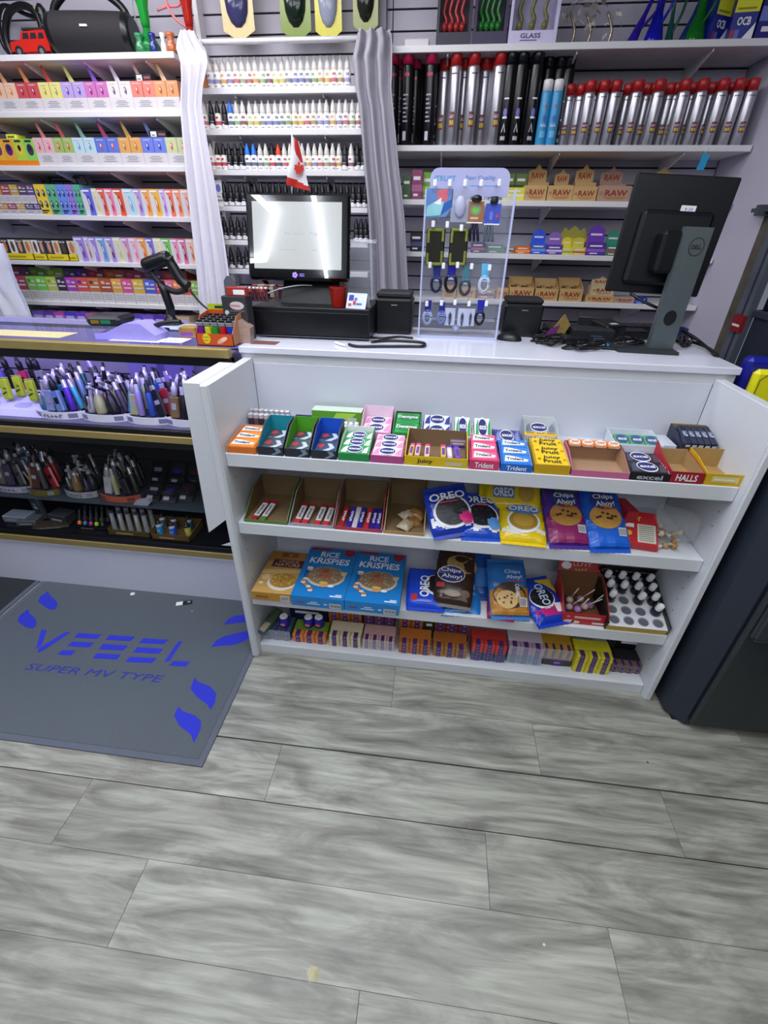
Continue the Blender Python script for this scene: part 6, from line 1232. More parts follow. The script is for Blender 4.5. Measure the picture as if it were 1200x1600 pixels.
def pen_tray(px, py, Y, z, R, rim, rimw, kinds, cols, where, n1=5, n2=4, n3=0, tilt=-.28, s=1.12, lettering=None):
    x = wx(px, z, Y); t = empty('pen_tray', (x, Y+R*.55, z)); n = 18
    base = M('#2a2a38' if rim is None else '#40405a', .3)
    mb = MB(); mb.prism([(R*math.cos(math.pi+math.pi*k/n), -R*.55+ R*.55*(1+math.sin(math.pi+math.pi*k/n)), 0) for k in range(n+1)]+[(R, R*.45, 0), (-R, R*.45, 0)], (0, 0, .022), base); mb.build('stand', t)
    if rim:
        mb = MB(); m = M(rim, .35); pts = [(R*1.02*math.cos(math.pi+math.pi*k/n), -R*.55+R*.55*(1+math.sin(math.pi+math.pi*k/n))-.002) for k in range(2, n-1)]
        for k in range(len(pts)-1):
            (a, b), (c, d2) = pts[k], pts[k+1]; mb.prism([(a, b, 0), (c, d2, 0), (c, d2, .030), (a, b, .030)], (0, .002, 0), m)
            if k in (2, 3, 10, 11): mb.prism([(a, b-.0008, .006), (c, d2-.0008, .006), (c, d2-.0008, .024), (a, b-.0008, .024)], (0, .0004, 0), M('#8c8ca8' if rim != '#b8583c' else '#803020', .5))
        if lettering: d = Dec(mb, lambda u, v, l: (u, -R*.55-.003-l+abs(u)**2*2.0, v)); d.scrib(lettering, -R*.38, .008, R*.76, .014, M('#5c5c80' if rim != '#b8583c' else '#7c2c1c', .5))
        mb.build('rim', t)
    tag(t, '%s of the glass case' % where, 'tray')
    i = 0
    for row_, nn in enumerate((n1, n2, n3)):
        for k in range(nn):
            a = math.pi+math.pi*(k+.5+.0)/nn; rr_ = R*(.78 if nn > 1 else 0)*(1-row_*.12)
            xx = rr_*math.cos(a); yy = -R*.55+R*.55*(1+math.sin(a)*(.78))+row_*R*.38+.012
            c_ = cols[i % len(cols)]; kd = kinds[(i//2 if len(kinds) > 2 else i) % len(kinds)]; i += 1
            pen_obj(kd, c_, ('#b8b8c4', '#20222c', '#c8c8d0')[i % 3], (x+xx, Y+R*.55+yy, z+.023+row_*.014), tilt*.8, (-.30*xx/R)+rnd.uniform(-.08, .08)-.12, '%s device, %s in the %s row, %s' % (cnames[c_], ORD[k+1], ('front', 'second', 'back')[row_], where.replace('round tray, ', '')), s)
D1 = .8365
# white sloped block with lime devices
mb = MB(); mb.prism([(-.20, 0, 0), (-.20, .16, 0), (-.20, .16, .06), (-.20, .02, .022)], (.36, 0, 0), M('#c8c8e4', .35)); d = Dec(mb, lambda u, v, l: (u, v, .022+(v-.02)*.271+l)); [d.ell(q, .05+.045*(j % 2), .04, .02, M('#a8a8d0', .4), 1) for j, q in enumerate((-.12, -.05, .02, .09))]
bx = wx(22, D1, 1.60); tag(mb.build('sloped_stand', None, (bx, 1.59, D1)), 'white sloped stand at the left end of the case upper deck', 'stand')
for k, (px, yy) in enumerate(((16, 1.66), (36, 1.70), (56, 1.66), (-6, 1.68))):
    mb = MB(); m = M('#b4c82c', .4); mb.rbox(-.018, .018, -.012, .012, 0, .085, m, .006); mb.rbox(-.016, .016, -.011, .011, .085, .088, M('#d8e088', .3), .002); d = Dec(mb, lambda u, v, l: (u, -.012-l, v)); d.poly([(-.01, .02), (.012, .028), (.012, .033), (-.01, .026)], INK); d.poly([(.0, .045), (.014, .04), (.014, .044), (.002, .05)], INK)
    tag(mb.build('lime_device', None, (wx(px, D1+.04, yy), yy, D1+.045), (-.2, -.12, 0)), 'lime green %s device on the white sloped stand' % ('second from left', 'third from left, tallest', 'rightmost', 'leftmost')[k], 'vape pen')
for k, (px, yy, c_, nm) in enumerate(((22, 1.84, '#20222c', 'black'), (44, 1.83, '#c03068', 'pink'), (60, 1.86, '#2c2c3c', 'dark'), (70, 1.85, '#8c8ca0', 'grey'), (8, 1.82, '#6c64c8', 'violet'))):
    if c_ not in cnames: cnames[c_] = nm
    pen_obj('mod', c_, '#20222c', (wx(px, D1+.05, yy), yy, D1+.03), -.1, -.15, 'upright %s device behind the lime ones in the glass case' % nm, 1.15)
pen_tray(86, 655, 1.585, D1, .115, '#fafaff', .03, ['glass', 'mod', 'pen'], ['#1c5c64', '#3c88a8', '#8c98c0', '#6c8cb8', '#5a2cb8', '#3ca0c0', '#5a2cb8', '#8c6c48'], 'round tray, second on the upper deck', 6, 6, 5, lettering='VIBER')
pen_tray(158, 658, 1.585, D1, .112, '#fafaff', .03, ['glass', 'torch', 'pen'], ['#8c6c48', '#b8b8c4', '#b4b488', '#20222c', '#443c5c', '#a82838', '#b09058'], 'round tray, third on the upper deck', 5, 6, 5)
pen_tray(228, 662, 1.585, D1, .108, '#fafaff', .03, ['mod', 'pen', 'flat'], ['#3ca0c0', '#b4b488', '#9c8cc8', '#2c54a8', '#20222c', '#a82838', '#1c5c64'], 'round tray, fourth on the upper deck', 6, 6, 5)
pen_tray(288, 664, 1.585, D1, .095, '#fafaff', .03, ['pen', 'mod'], ['#706c68', '#8c7048', '#20222c', '#4a4c54'], 'round tray, rightmost on the upper deck', 5, 5, 3)
pen_obj('pen', '#4a4c54', '#9c8cc8', (wx(164, D1+.06, 1.76), 1.76, D1+.04), -.05, -.22, 'tall dark pen with lilac tip rising over the third tray', 1.55)
for k, px in enumerate((226, 272)):
    x = wx(px, 1.0, 1.90); mb = MB(); m = clear('#8c80d0', .55, .1); mb.prism([(-.085, 0, 0), (.085, 0, 0), (.085, 0, .12), (.04, 0, .165), (-.04, 0, .165), (-.085, 0, .12)], (0, .004, 0), m)
    mb.tube([(-.085, 0, .12), (-.04, 0, .165), (.04, 0, .165), (.085, 0, .12)], .0018, M('#c8c0f8', .3), 5); tag(mb.build('acrylic_header', None, (x, 1.90, D1+.09)), 'violet tinted acrylic header with cut corners, %s one in the case' % ('left', 'right')[k], 'sign')
D2 = .4312
pen_tray(16, 765, 1.64, D2, .115, '#b8b4c8', .03, ['mod', 'flat', 'glass'], ['#4a4c54', '#706c68', '#443c5c', '#4a4c54', '#6c8cb8'], 'round tray, leftmost on the glass shelf', 5, 6, 5, lettering='ooze')
pen_tray(62, 770, 1.63, D2, .085, '#6c6420', .03, ['pen', 'flat'], ['#c08c50', '#5c3428', '#4a4c54', '#a82838', '#2c54a8'], 'round tray, second on the glass shelf', 4, 5, 4)
pen_tray(122, 775, 1.64, D2, .085, '#b0acae', .03, ['torch', 'glass'], ['#20222c', '#4a4c54', '#8c7048', '#443c5c'], 'round tray, third on the glass shelf', 5, 5, 4, lettering='DOON')
pen_tray(182, 780, 1.63, D2, .105, '#b8583c', .03, ['pen', 'mod'], ['#b09058', '#c8c8d0', '#b4b488', '#20222c', '#3c4438', '#4a4c54'], 'round tray, orange-rimmed one on the glass shelf', 5, 6, 5)
# black boxes of dark devices right of it
for k, (px, yy, hh_) in enumerate(((236, 1.66, .06), (262, 1.66, .06), (288, 1.68, .06), (245, 1.80, .10), (275, 1.80, .10), (305, 1.80, .1))):
    x = wx(px, D2, yy); mb = MB(); mb.prism([(-.036, 0, 0), (.036, 0, 0), (.036, .07, hh_), (-.036, .07, hh_)], (0, .02, 0), M('#14141c', .3)); mb.rbox(-.03, .03, .01, .02, hh_*.5, hh_*.5+.022, M('#1c1c28', .2), .005)
    d = Dec(mb, lambda u, v, l: (u, v*.07/hh_*1.0-l-.002, v)); d.rect(-.026, hh_*.15, .002, hh_*.34, M('#b8b8cc', .4)); d.rect(-.02, hh_*.62, .018, hh_*.78, M(('#a8b8d0', '#3c30c8', '#6c2434')[k % 3], .15, .3), 3)
    tag(mb.build('device_box', None, (x, yy, D2)), 'black device box with label, %s on right part of the glass shelf' % ('front left', 'front middle', 'front right', 'rear left', 'rear middle', 'rear right')[k], 'box')
mb = MB(); mb.prism([(-.05, 0, 0), (.02, -.0, 0), (.04, .0, .02), (.03, .0, .035), (-.03, 0, .022)], (0, .02, 0), M('#a8a8b8', .4)); tag(mb.build('torn_card', None, (wx(222, D2+.02, 1.62), 1.62, D2)), 'crumpled grey-white card beside the orange-rimmed tray', 'card')
D3 = .2855
def open_tray(px0, px1, y, dep, h, col, label, z=D3):
    xa, xb = wx(px0, z, y), wx(px1, z, y); w = xb-xa; mb = MB(); m = M(col, .5); mb.box(-w/2, w/2, 0, .003, 0, h, m); mb.box(-w/2, w/2, dep-.003, dep, 0, h*1.5, m); mb.box(-w/2, w/2, 0, dep, 0, .003, m)
    for s in (-1, 1): mb.prism([(s*w/2, 0, 0), (s*w/2, dep, 0), (s*w/2, dep, h*1.5), (s*w/2, 0, h)], (-s*.003, 0, 0), m)
    d = front(mb); d.rect(-w*.3, h*.3, w*.1, h*.6, M('#a89868', .5)); tag(mb.build('open_tray', None, ((xa+xb)/2, y, z)), label, 'tray'); return (xa+xb)/2, w
cx, w = open_tray(170, 236, 1.575, .13, .030, '#5c4c28', 'olive brown tray of clear tubes at the bottom of the case')
for k in range(10):
    mb = MB(); m = M(('#6c7078', '#98a0a8', '#5c5c58', '#a8a888')[k % 4], .15, .4); mb.rbox(-.009, .009, -.007, .007, 0, .10, clear('#c8d0d8', .35), .003); mb.cyl((0, 0, .01), (0, 0, .085), .005, m, 8); mb.rbox(-.010, .010, -.008, .008, .09, .104, M('#303038', .3), .002)
    tag(mb.build('clear_tube', None, (cx-w/2+.02+(k % 5)*w/5.2, 1.60+(k//5)*.05, D3+.004), (-.25, -.15, 0)), 'clear tubed pen, %s from left, %s row of olive brown tray' % (ORD[k % 5+1], ('front', 'back')[k//5]), 'vape pen')
cx, w = open_tray(238, 298, 1.57, .13, .030, '#6c5428', 'brown tray of small blue bottles at the bottom of the case')
for k, (xx, yy, c_, nm) in enumerate(((-.06, .03, '#1c88c8', 'cyan left'), (.0, .025, '#2a60d8', 'royal blue middle'), (.06, .04, '#c8c040', 'yellow-labelled right'), (-.02, .08, '#484c58', 'dark left rear'), (.045, .085, '#2c6ca8', 'blue right rear'), (-.075, .085, '#585c64', 'grey far left rear'))):
    mb = MB(); m = M('#20222c' if k == 2 else '#b8bcc8', .25); l_ = M(c_, .3); mb.lathe([(.013, 0, m), (.0145, .004, l_), (.0145, .045, m), (.012, .056, BLACK), (.007, .060, BLACK), (.007, .075, BLACK)], 12)
    d = Dec(mb, lambda u, v, l: ((.0145+l)*math.sin(u/.0145), -(.0145+l)*math.cos(u/.0145), v)); d.rect(-.008, .012, .008, .016, PWHITE); d.rect(-.007, .022, .006, .032, PWHITE)
    tag(mb.build('small_bottle', None, (cx+xx*w/.17, 1.575+yy, D3+.004), (-.1, -.1, 0)), '%s small bottle in the brown tray of the case' % nm, 'bottle')
cx, w = open_tray(118, 166, 1.60, .10, .012, '#15151c', 'black tray of dark pens with coloured tips in the case')
for k in range(10):
    c_ = ('#e87820', '#2c78c0', '#b0307c', '#8cd020', '#2c2c34')[k % 5]; mb = MB(); mb.lathe([(.007, 0, M(c_, .35)), (.009, .003, M(c_, .35)), (.009, .018, BLK2), (.006, .022, BLK2), (.006, .07, BLK2), (.004, .075, BLK2)], 8)
    tag(mb.build('dabber_tool', None, (cx-w/2+.02+(k % 5)*w/5.4, 1.61+(k//5)*.04, D3+.016), (-.6, -.2, 0)), 'dark pen with %s base, %s row of the black tray in case' % (('orange', 'blue', 'magenta', 'lime', 'black')[k % 5], ('front', 'back')[k//5]), 'vape pen')
for k, (px, yy, w_, h_, c_, nm) in enumerate(((60, 1.66, .075, .13, '#3c4048', 'grey scale standing with small display'), (88, 1.62, .10, .05, '#34363c', 'dark hinged case lying low'), (20, 1.60, .12, .035, '#7c8494', 'silver grey flat packs in a heap'), (38, 1.58, .09, .03, '#54585f', 'grey flat gadget at bottom left'), (75, 1.575, .16, .012, '#3c3028', 'brown low board at the bottom left'))):
    mb = MB(); mb.rbox(-w_/2, w_/2, 0, .02 if k == 0 else .07, 0, h_, M(c_, .35), .004); d = front(mb)
    if k == 0: d.rect(-w_*.3, h_*.3, w_*.3, h_*.85, M('#1c2228', .2)); d.rect(-w_*.2, h_*.4, w_*.15, h_*.5, M('#b0c0c8', .3), 2); d.rect(-w_*.2, h_*.55, w_*.1, h_*.62, M('#7c8c94', .3), 2)
    else: d.rect(-w_*.3, h_*.4, w_*.3, h_*.6, M('#a0a4ac', .3))
    tag(mb.build('small_gadget', None, (wx(px, D3+.03, yy), yy, D3), (0, 0, .15*(k-2))), nm+' in the glass case', 'gadget')

# --- on the case top
CTZ = 1.158
mb = MB(); d_ = None
p = aZ(163, 531, CTZ); mb.prism([(-.10, 0, 0), (.13, 0, 0), (.13, 0, .02), (.08, 0, .058), (.02, 0, .055), (-.06, 0, .022), (-.10, 0, .018)], (0, .09, 0), M('#a8a0f0', .3)); x_ = wx(188, CTZ+.02, 1.575)
tag(mb.build('terminal_stand', None, (x_, 1.575, CTZ)), 'lilac plastic wedge stand on the glass case top', 'stand')
t = empty('card_terminal', (wx(166, CTZ+.045, 1.60), 1.60, CTZ+.030), .1); tag(t, 'black card payment terminal resting on the lilac stand', 'card terminal')
mb = MB(); mb.rbox(-.062, .062, -.02, .10, .012, .045, BLACK, .012); mb.build('body', t)
mb = MB(); mb.rbox(-.05, .05, -.021, -.018, .018, .038, M('#1c3028', .15), .001); d = Dec(mb, lambda u, v, l: (u, -.021-l, v)); d.rect(-.04, .022, -.01, .034, M('#8c6c20', .3)); d.rect(-.005, .022, .03, .034, M('#2c7c50', .3)); mb.build('screen', t)
hose([(180, 530), (200, 522), (225, 516), (245, 508), (262, 504), (282, 503)], .008, BLACK, 1.64, 'thick black cable from card terminal toward scanner stand', 'cable', 'cable')
for k, (x0, x1, y0, y1, col, nm) in enumerate(((-1.17, -.98, 1.555, 1.63, '#e8e4ec', 'white paper slip with red print near the lighters'), (-2.0, -1.36, 1.56, 1.66, '#d8cc9c', 'long cream notice under the glass at left'), (-.99, -.90, 1.565, 1.64, '#f0eef4', 'small white receipt beside the lighter box'))):
    mb = MB(); mb.box(x0, x1, y0, y1, CTZ+.0005, CTZ+.0015+.0005*k, M(col, .6)); d = topf(mb, CTZ+.0015+.0005*k); [d.rect(x0+.01+q*.02, y0+.02, x0+.02+q*.02, y0+.03, M('#b07070' if k == 0 else '#8c8a94', .6)) for q in range(3)]
    tag(mb.build('paper_slip'), nm, 'paper')
mb = MB(); mb.box(-1.25, -.93, 1.80, 1.86, CTZ, CTZ+.012, M('#c8e0f8', .2)); tag(mb.build('plastic_sleeve', None, (-.02, 0, 0)), 'clear blue plastic sleeve in front of the scanner stand', 'plastic sleeve')
# scanner
P0 = aZ(270, 511, CTZ); t = empty('barcode_scanner', P0); tag(t, 'black handheld barcode scanner on a gooseneck stand', 'scanner')
def sp(px, py, dy=0): return aY(px, py, P0.y+dy)-P0
mb = MB(); mb.lathe([(.055, 0, BLACK), (.055, .006, BLACK), (.030, .022, BLACK), (.018, .04, BLACK), (.014, .06, BLACK)], 20); mb.build('stand_base', t)
mb = MB(); mb.tube([Vector((0, 0, .03)), sp(266, 480), sp(257, 455), sp(250, 440)], [.016, .017, .017, .015], BLACK, 10); mb.build('stand_arm', t)
mb = MB(); mb.tube([sp(226, 417), sp(236, 412), sp(250, 407), sp(264, 402)], [.020]+[.026]*8+[.022], BLACK, 12, 3); mb.build('scanner_head', t)
mb = MB(); mb.tube([sp(262, 404), sp(272, 420), sp(283, 438), sp(294, 448)], [.024]+[.020]*6+[.019, .019, .020], BLACK, 12, 3); mb.build('handle', t)
mb = MB(); mb.tube([sp(232, 416), sp(242, 434), sp(258, 449), sp(276, 456), sp(292, 452)], .011, BLK2, 10, 4); mb.build('trigger_guard', t)
mb = MB(); mb.tube([sp(296, 452), sp(312, 472), sp(330, 486), sp(352, 491)], .004, BLACK, 6, 4); mb.build('cord', t)

# --- lighter display
LY = 1.545; z = CTZ
xa, xb = wx(309, z, LY), wx(366, z, LY); w = xb-xa
t = empty('lighter_tray', ((xa+xb)/2, LY, z)); tag(t, 'orange cardboard lighter tray with yellow round sticker', 'tray')
OR = M('#c8501c', .45); mb = MB(); mb.box(-w/2, w/2, 0, .002, 0, .040, OR); mb.box(-w/2, w/2, 0, .12, 0, .003, OR); mb.box(-w/2, w/2, .118, .12, 0, .10, OR)
for s in (-1, 1): mb.prism([(s*w/2, 0, 0), (s*w/2, .12, 0), (s*w/2, .12, .10), (s*w/2, .05, .09), (s*w/2, 0, .040)], (-s*.002, 0, 0), OR if s < 0 else M('#b8805c', .5))
mb.box(-w/2, w/2, .120, .122, .06, .118, M('#a8c020', .4)); d = Dec(mb, lambda u, v, l: (u, .12-l, v)); d.rect(-w*.3, .104, w*.35, .112, INK, 1)
d = front(mb); d.ell(-w*.22, .024, .014, .0165, M('#e0d020', .4), 1, 18); d.scrib('flame', -w*.22-.010, .026, .020, .005, INK, 2); d.scrib('2 FOR 1', -w*.22-.010, .016, .020, .005, INK, 2); d.ell(w*.2, .02, w*.16, .008, M('#e8a888', .5), 1, 10, .5); d.ell(w*.26, .024, w*.1, .006, M('#f0c8b0', .5), 2, 10, .4); mb.build('tray', t)
lc5 = [('#6c1c8c', 'purple'), ('#c8c828', 'yellow'), ('#1c8c34', 'green'), ('#b81c20', 'red'), ('#1c34a8', 'blue')]
for r_ in range(4):
    for k in range(5):
        c_, nm = lc5[(k+0*r_) % 5]; key = 'L'+c_
        x = (xa+xb)/2-w/2+w*(k+.5)/5; y = LY+.016+r_*.027
        if key not in _pen:
            mb = MB(); mb.rbox(-.0105, .0105, -.006, .006, 0, .056, M(c_, .2), .004); mb.rbox(-.0105, .0105, -.0065, .0065, .056, .068, M('#b8bac0', .25, .7), .001); mb.rbox(-.009, .010, -.0055, .0055, .068, .076, BLACK, .002)
            o = mb.build('lighter', None, (x, y, z+.006+r_*.003)); _pen[key] = o.data
        else: o = inst(_pen[key], 'lighter', (x, y, z+.006+r_*.003))
        tag(o, '%s lighter in the %s row of the orange lighter tray' % (nm, ('front', 'second', 'third', 'rear')[r_]), 'lighter')
mb = MB(); mb.rbox(-.03, .03, 0, .06, 0, .035, M('#a8823c', .4), .002); d = front(mb); d.rect(-.025, .005, .02, .02, M('#8c50a0')); tag(mb.build('small_carton', None, (wx(294, CTZ, 1.66), 1.66, CTZ), (0, 0, .1)), 'small gold and violet carton left of the lighter tray', 'box')
mb = MB(); mb.prism([(0, 0, 0), (.05, 0, 0), (.055, 0, .05), (.02, 0, .075), (-.0, 0, .06)], (0, .05, 0), M('#a88c80', .3, var=.3)); tag(mb.build('sweet_bag', None, (wx(372, ZC, 1.62)+.002, 1.60, ZC), (0, 0, .1)), 'small crumpled clear bag right of the lighter tray', 'bag')

# --- cash drawer and till
DZ = ZC+.008; DY = 1.715
zt_ = aY(480, 481, DY).z; DX0, DX1 = -.69, wx(577, DZ, DY)
t = empty('cash_drawer', ((DX0+DX1)/2, DY, ZC)); tag(t, 'wide black metal cash drawer under the till screen', 'cash drawer'); w = DX1-DX0; DH = zt_-ZC
BD = M('#101116', .38, var=.1)
mb = MB(); mb.rbox(-w/2, w/2, .004, .30, .008, DH, BD, .003); mb.build('body', t)
mb = MB(); mb.rbox(-w/2+.002, w/2-.002, 0, .004, .012, DH-.014, M('#0c0d12', .3), .0015); mb.build('front', t)
mb = MB(); mb.box(-w/2, w/2, -.001, .006, .006, .010, M('#5c5e66', .3, .5)); mb.build('lower_edge', t)
mb = MB()
for x in (-.17, .17):
    for y in (.03, .26): mb.cyl((x, y, 0), (x, y, .009), .012, BLK2, 10)
mb.build('feet', t)
PC = aY(465, 371, 1.80); tl, tr, bl, br = aY(387, 300, 1.80), aY(548, 300, 1.80), aY(385, 438, 1.80), aY(543, 442, 1.80)
sw = ((tr-tl).length+(br-bl).length)/2; sh = ((tl.z-bl.z)+(tr.z-br.z))/2
t = empty('till_screen', (PC.x, PC.y, PC.z)); t.rotation_euler = (-.2355, 0, .02); tag(t, 'black framed till touch screen showing a blank white page', 'till')
mb = MB(); mb.rbox(-sw/2, sw/2, 0, .03, -sh/2, sh/2, M('#050609', .012, var=0, spec=.8), .008); mb.build('bezel', t)
mb = MB(); d = front(mb); X0, X1, Z0, Z1 = -sw*.435, sw*.425, -sh*.37, sh*.40
mb.box(X0, X1, -.0008, .0, Z0, Z1, M('#0a0c0e', .012, em=.78, var=0, spec=.8, ec='#e2e8ea')); G1 = M('#5c6068', .5, em=.78, var=0, ec='#b4bac4')
d.e = .0010; d.text('Best Basic', -.045, .008, .07, .008, G1, 1, False); d.text('Page', .045, .006, .035, .010, G1, 1, False); d.rect(-.065, -.040, -.01, -.038, G1); d.rect(.05, -.040, .068, -.038, G1); mb.build('display', t)
mb = MB(); d = front(mb); V = M('#8a6ce0', .4, em=1.2, var=0)
for q in range(5): d.ell(-.012+.006*math.cos(q*1.256), -sh*.44+.006*math.sin(q*1.256), .0042, .0042, V, 1, 8)
d.rect(.004, -sh*.44+.002, .022, -sh*.44+.004, V); d.rect(.004, -sh*.44-.004, .022, -sh*.44-.002, V); mb.build('power_mark', t)
mb = MB(); c_ = -sh/2; mb.rbox(-.11, .11, .03, .07, -sh*.35, sh*.3, BLACK, .01); mb.build('rear_housing', t)
mb = MB(); zb = zt_; pz = PC.z-sh/2
mb.prism([(-.10, -.0, zb+.001), (.14, -.0, zb+.001), (.12, .03, pz+.02), (-.08, .03, pz+.02)], (0, .14, 0), BLACK); o = mb.build('stand_base', None, (PC.x+.01, 1.815, 0)); TB = o
mb = MB(); mb.tube([aY(410, 462, 1.775), aY(435, 452, 1.775), aY(466, 446, 1.79), aY(488, 446, 1.80)], .0022, M('#b8b8c0', .4), 6, 4); WC = mb.build('power_cord')
bpy.context.view_layer.update()
for o in (TB, WC): o.parent = bpy.data.objects['till_screen']; o.matrix_parent_inverse = bpy.data.objects['till_screen'].matrix_world.inverted()
# flag
FP = aY(455, 298, 1.84); t = empty('desk_flag', FP); tag(t, 'small Canadian flag on a white stick above the till screen', 'flag')
mb = MB(); p1 = aY(456, 207, 1.84)-FP; mb.cyl((0, 0, -.03), p1, .0022, PWHITE, 8); mb.lathe([(.001, 0, M('#c8b060', .3, .6)), (.004, .004, M('#c8b060', .3, .6)), (.001, .01, M('#c8b060', .3, .6))], 8) if False else None; mb.build('stick', t)
mb = MB(); ftl, fbl = aY(456.5, 212, 1.838)-FP, aY(448, 289, 1.838)-FP; ftr, fbr = aY(466, 220, 1.82)-FP, aY(485, 299, 1.825)-FP; R1 = M('#c0241c', .75, var=.05); W1 = M('#e2dde2', .75, var=.03)
def flagf(u, v):
    p = ftl.lerp(fbl, v).lerp(ftr.lerp(fbr, v), u); p = Vector(p); p.y += .008*math.sin(u*7+v*5); return p
def fcol(u, v):
    s = u+(1-v)*.0; k = u*.9-(1-v)*.05
    return R1 if (v > .80-.0*u and True and v-u*.0 > .78+.12*(u)) or (u < .9 and v < .42 and u > .15+v*1.3) else W1
mb.grid(flagf, 24, 30, W1, True, fcol)
leaf = [(0, -.5), (.03, -.18), (.3, -.22), (.25, -.1), (.48, .12), (.40, .16), (.43, .34), (.27, .30), (.22, .38), (.09, .22), (.12, .5), (.06, .45), (0, .62)]
leaf = leaf+[(-x, y) for x, y in leaf[-2:0:-1]]
cpt = flagf(.62, .62)
n_ = mb.addv([(cpt.x, cpt.y-.012, cpt.z)]+[(cpt.x+x*.036+y*.004, cpt.y-.012, cpt.z+y*.045) for x, y in leaf]); mb.faces(n_, [(0, 1+i, 1+(i+1) % len(leaf)) for i in range(len(leaf))], R1)
mb.build('cloth', t)
# small boxes at the drawer's left end
zz = zt_
def cbox(px0, px1, pyt, y, z, dep, col, label, name='small_box', deco=None, rz=0):
    xa, xb = wx(px0, z, y), wx(px1, z, y); h = aY((px0+px1)/2, pyt, y).z-z; w = xb-xa; mb = MB(); mb.rbox(-w/2, w/2, 0, dep, 0, h, M(col, .4), .0015); d = front(mb)
    if deco: deco(d, w, h)
    tag(mb.build(name, None, ((xa+xb)/2, y, z), (0, 0, rz)), label, 'box'); return (xa+xb)/2, w, h
def deco1(d, w, h):
    d.ell(.01, h*.55, w*.30, h*.20, M('#d8c8c8', .5), 1, 16); d.scrib('ZIG-ZAG', -w*.16, h*.5, w*.44, h*.12, M('#a82c34', .5)); d.ell(-w*.33, h*.2, w*.09, h*.12, M('#d0d0d8', .5), 1); d.rect(-w*.2, h*.25, w*.42, h*.34, M('#5c5c60', .5))
cbox(348, 388, 462, 1.70, ZC+.002 if False else ZC, .0+.05, '#2c2c30', 'dark grey box with red and white oval emblem beside the drawer', deco=None) if False else None
t0x = wx(349, ZC+.06, 1.64); mb = MB(); w = wx(386, ZC+.06, 1.64)-t0x; zl = aY(368, 495, 1.64).z; zh_ = aY(368, 463, 1.64).z
mb.rbox(-w/2, w/2, 0, .06, 0, zh_-ZC, M('#36363a', .45), .002); d = Dec(mb, lambda u, v, l: (u, -l, v+(zl-ZC))); deco1(d, w, zh_-zl)
tag(mb.build('small_box', None, (t0x+w/2+.005, 1.64, ZC)), 'dark grey box with arched white emblem left of the cash drawer', 'box')
bz = zh_
for k in range(8):
    mb = MB(); mb.lathe([(.0065, 0, M('#5c2030', .3)), (.0065, .03, M(('#a83c30', '#50202c', '#7c3430')[k % 3], .3)), (.0065, .04, M('#b8b4b8', .2, .7)), (.005, .046, M('#b8b4b8', .2, .7))], 8)
    tag(mb.build('flavour_tube', None, (t0x+.045+k*.0145, 1.70, bz-.02+.0)), 'small dark red tube with silver cap, %s from left by the till' % ORD[k+1], 'tube', 'silver-capped tubes by the till')
mb = MB(); mb.rbox(0, .125, 0, .05, 0, bz-ZC-.021, M('#201c22', .5), .002); d = front(mb); d.rect(.02, .09, .05, .105, PWHITE); tag(mb.build('tube_tray', None, (t0x+.035, 1.701, ZC)), 'black tray holding silver-capped tubes left of the drawer', 'tray') if False else None
o = mb.build('tube_tray', None, (t0x+.035, 1.702, ZC)); o.scale = (1, .2, 1); o.scale = (.22, .5, 1)
bpy.data.objects.remove(o)
mb = MB(); mb.prism([(-.022, 0, 0), (.022, 0, 0), (.02, 0, .045), (.008, 0, .06), (-.008, 0, .06), (-.02, 0, .045)], (0, .012, 0), M('#5c5e66', .4)); tag(mb.build('grey_token', None, (t0x+.035, 1.66, bz)), 'grey plastic tab standing on the dark emblem box', 'tab')
mb = MB(); mb.rbox(-.035, .035, 0, .02, 0, .028, M('#a8342c', .4), .002); d = front(mb); d.rect(-.01, .005, .03, .02, PWHITE); tag(mb.build('small_box', None, (t0x+.06, 1.645, bz)), 'small red and white pack on the dark emblem box', 'box')
for k, (px, c_, nm) in enumerate(((400, '#8c2c30', 'dark red'), (409, '#b8a080', 'beige'), (418, '#b04c40', 'brick'), (424, '#c8b090', 'cream'), (440, '#6c2030', 'wine'))):
    mb = MB(); mb.rbox(-.014, .014, 0, .03, 0, .045, M(c_, .4), .002); d = front(mb); d.rect(-.01, .03, .01, .038, PWHITE)
    tag(mb.build('small_box', None, (wx(px, zz, 1.97), 1.97, zz)), 'little %s pack behind the left end of the till base' % nm, 'box')
# red cup, card, jar
x = wx(529, zz, 1.775); h = aY(529, 448, 1.775).z-zz; mb = MB(); m = M('#9c1c14', .3, trans=.1); mb.lathe([(.024, 0, m), (.024, .002, m), (.030, h-.004, m), (.032, h, m), (.028, h-.001, m), (.022, .006, m)], 20)
tag(mb.build('plastic_cup', None, (x, 1.775, zz)), 'small red translucent cup on the drawer', 'cup')
mb = MB(); m = M('#d8dcf0', .5); a = .038; mb.prism([(-a, 0, 0), (a, 0, 0), (a, .022, .048), (-a, .022, .048)], (0, .0012, 0), m); mb.prism([(-a, .046, 0), (a, .046, 0), (a, .024, .048), (-a, .024, .048)], (0, .0012, 0), m)
d = Dec(mb, lambda u, v, l: (u, v*.46-l*1.5-.0005, v)); d.rect(-.03, .025, -.012, .042, M('#3c3ca0', .5)); d.rect(-.008, .026, .002, .034, M('#4868b8', .5)); d.rect(.0, .012, .022, .018, M('#4878c0', .5)); d.rect(-.012, .012, -.002, .024, M('#c02838', .5)); d.rect(-.03, .008, -.018, .016, M('#c04c60', .5))
tag(mb.build('tent_card', None, (wx(556, zz, 1.745), 1.735, zz), (0, .0, -.25)), 'folded white tent card with blue and red print on the drawer', 'card')
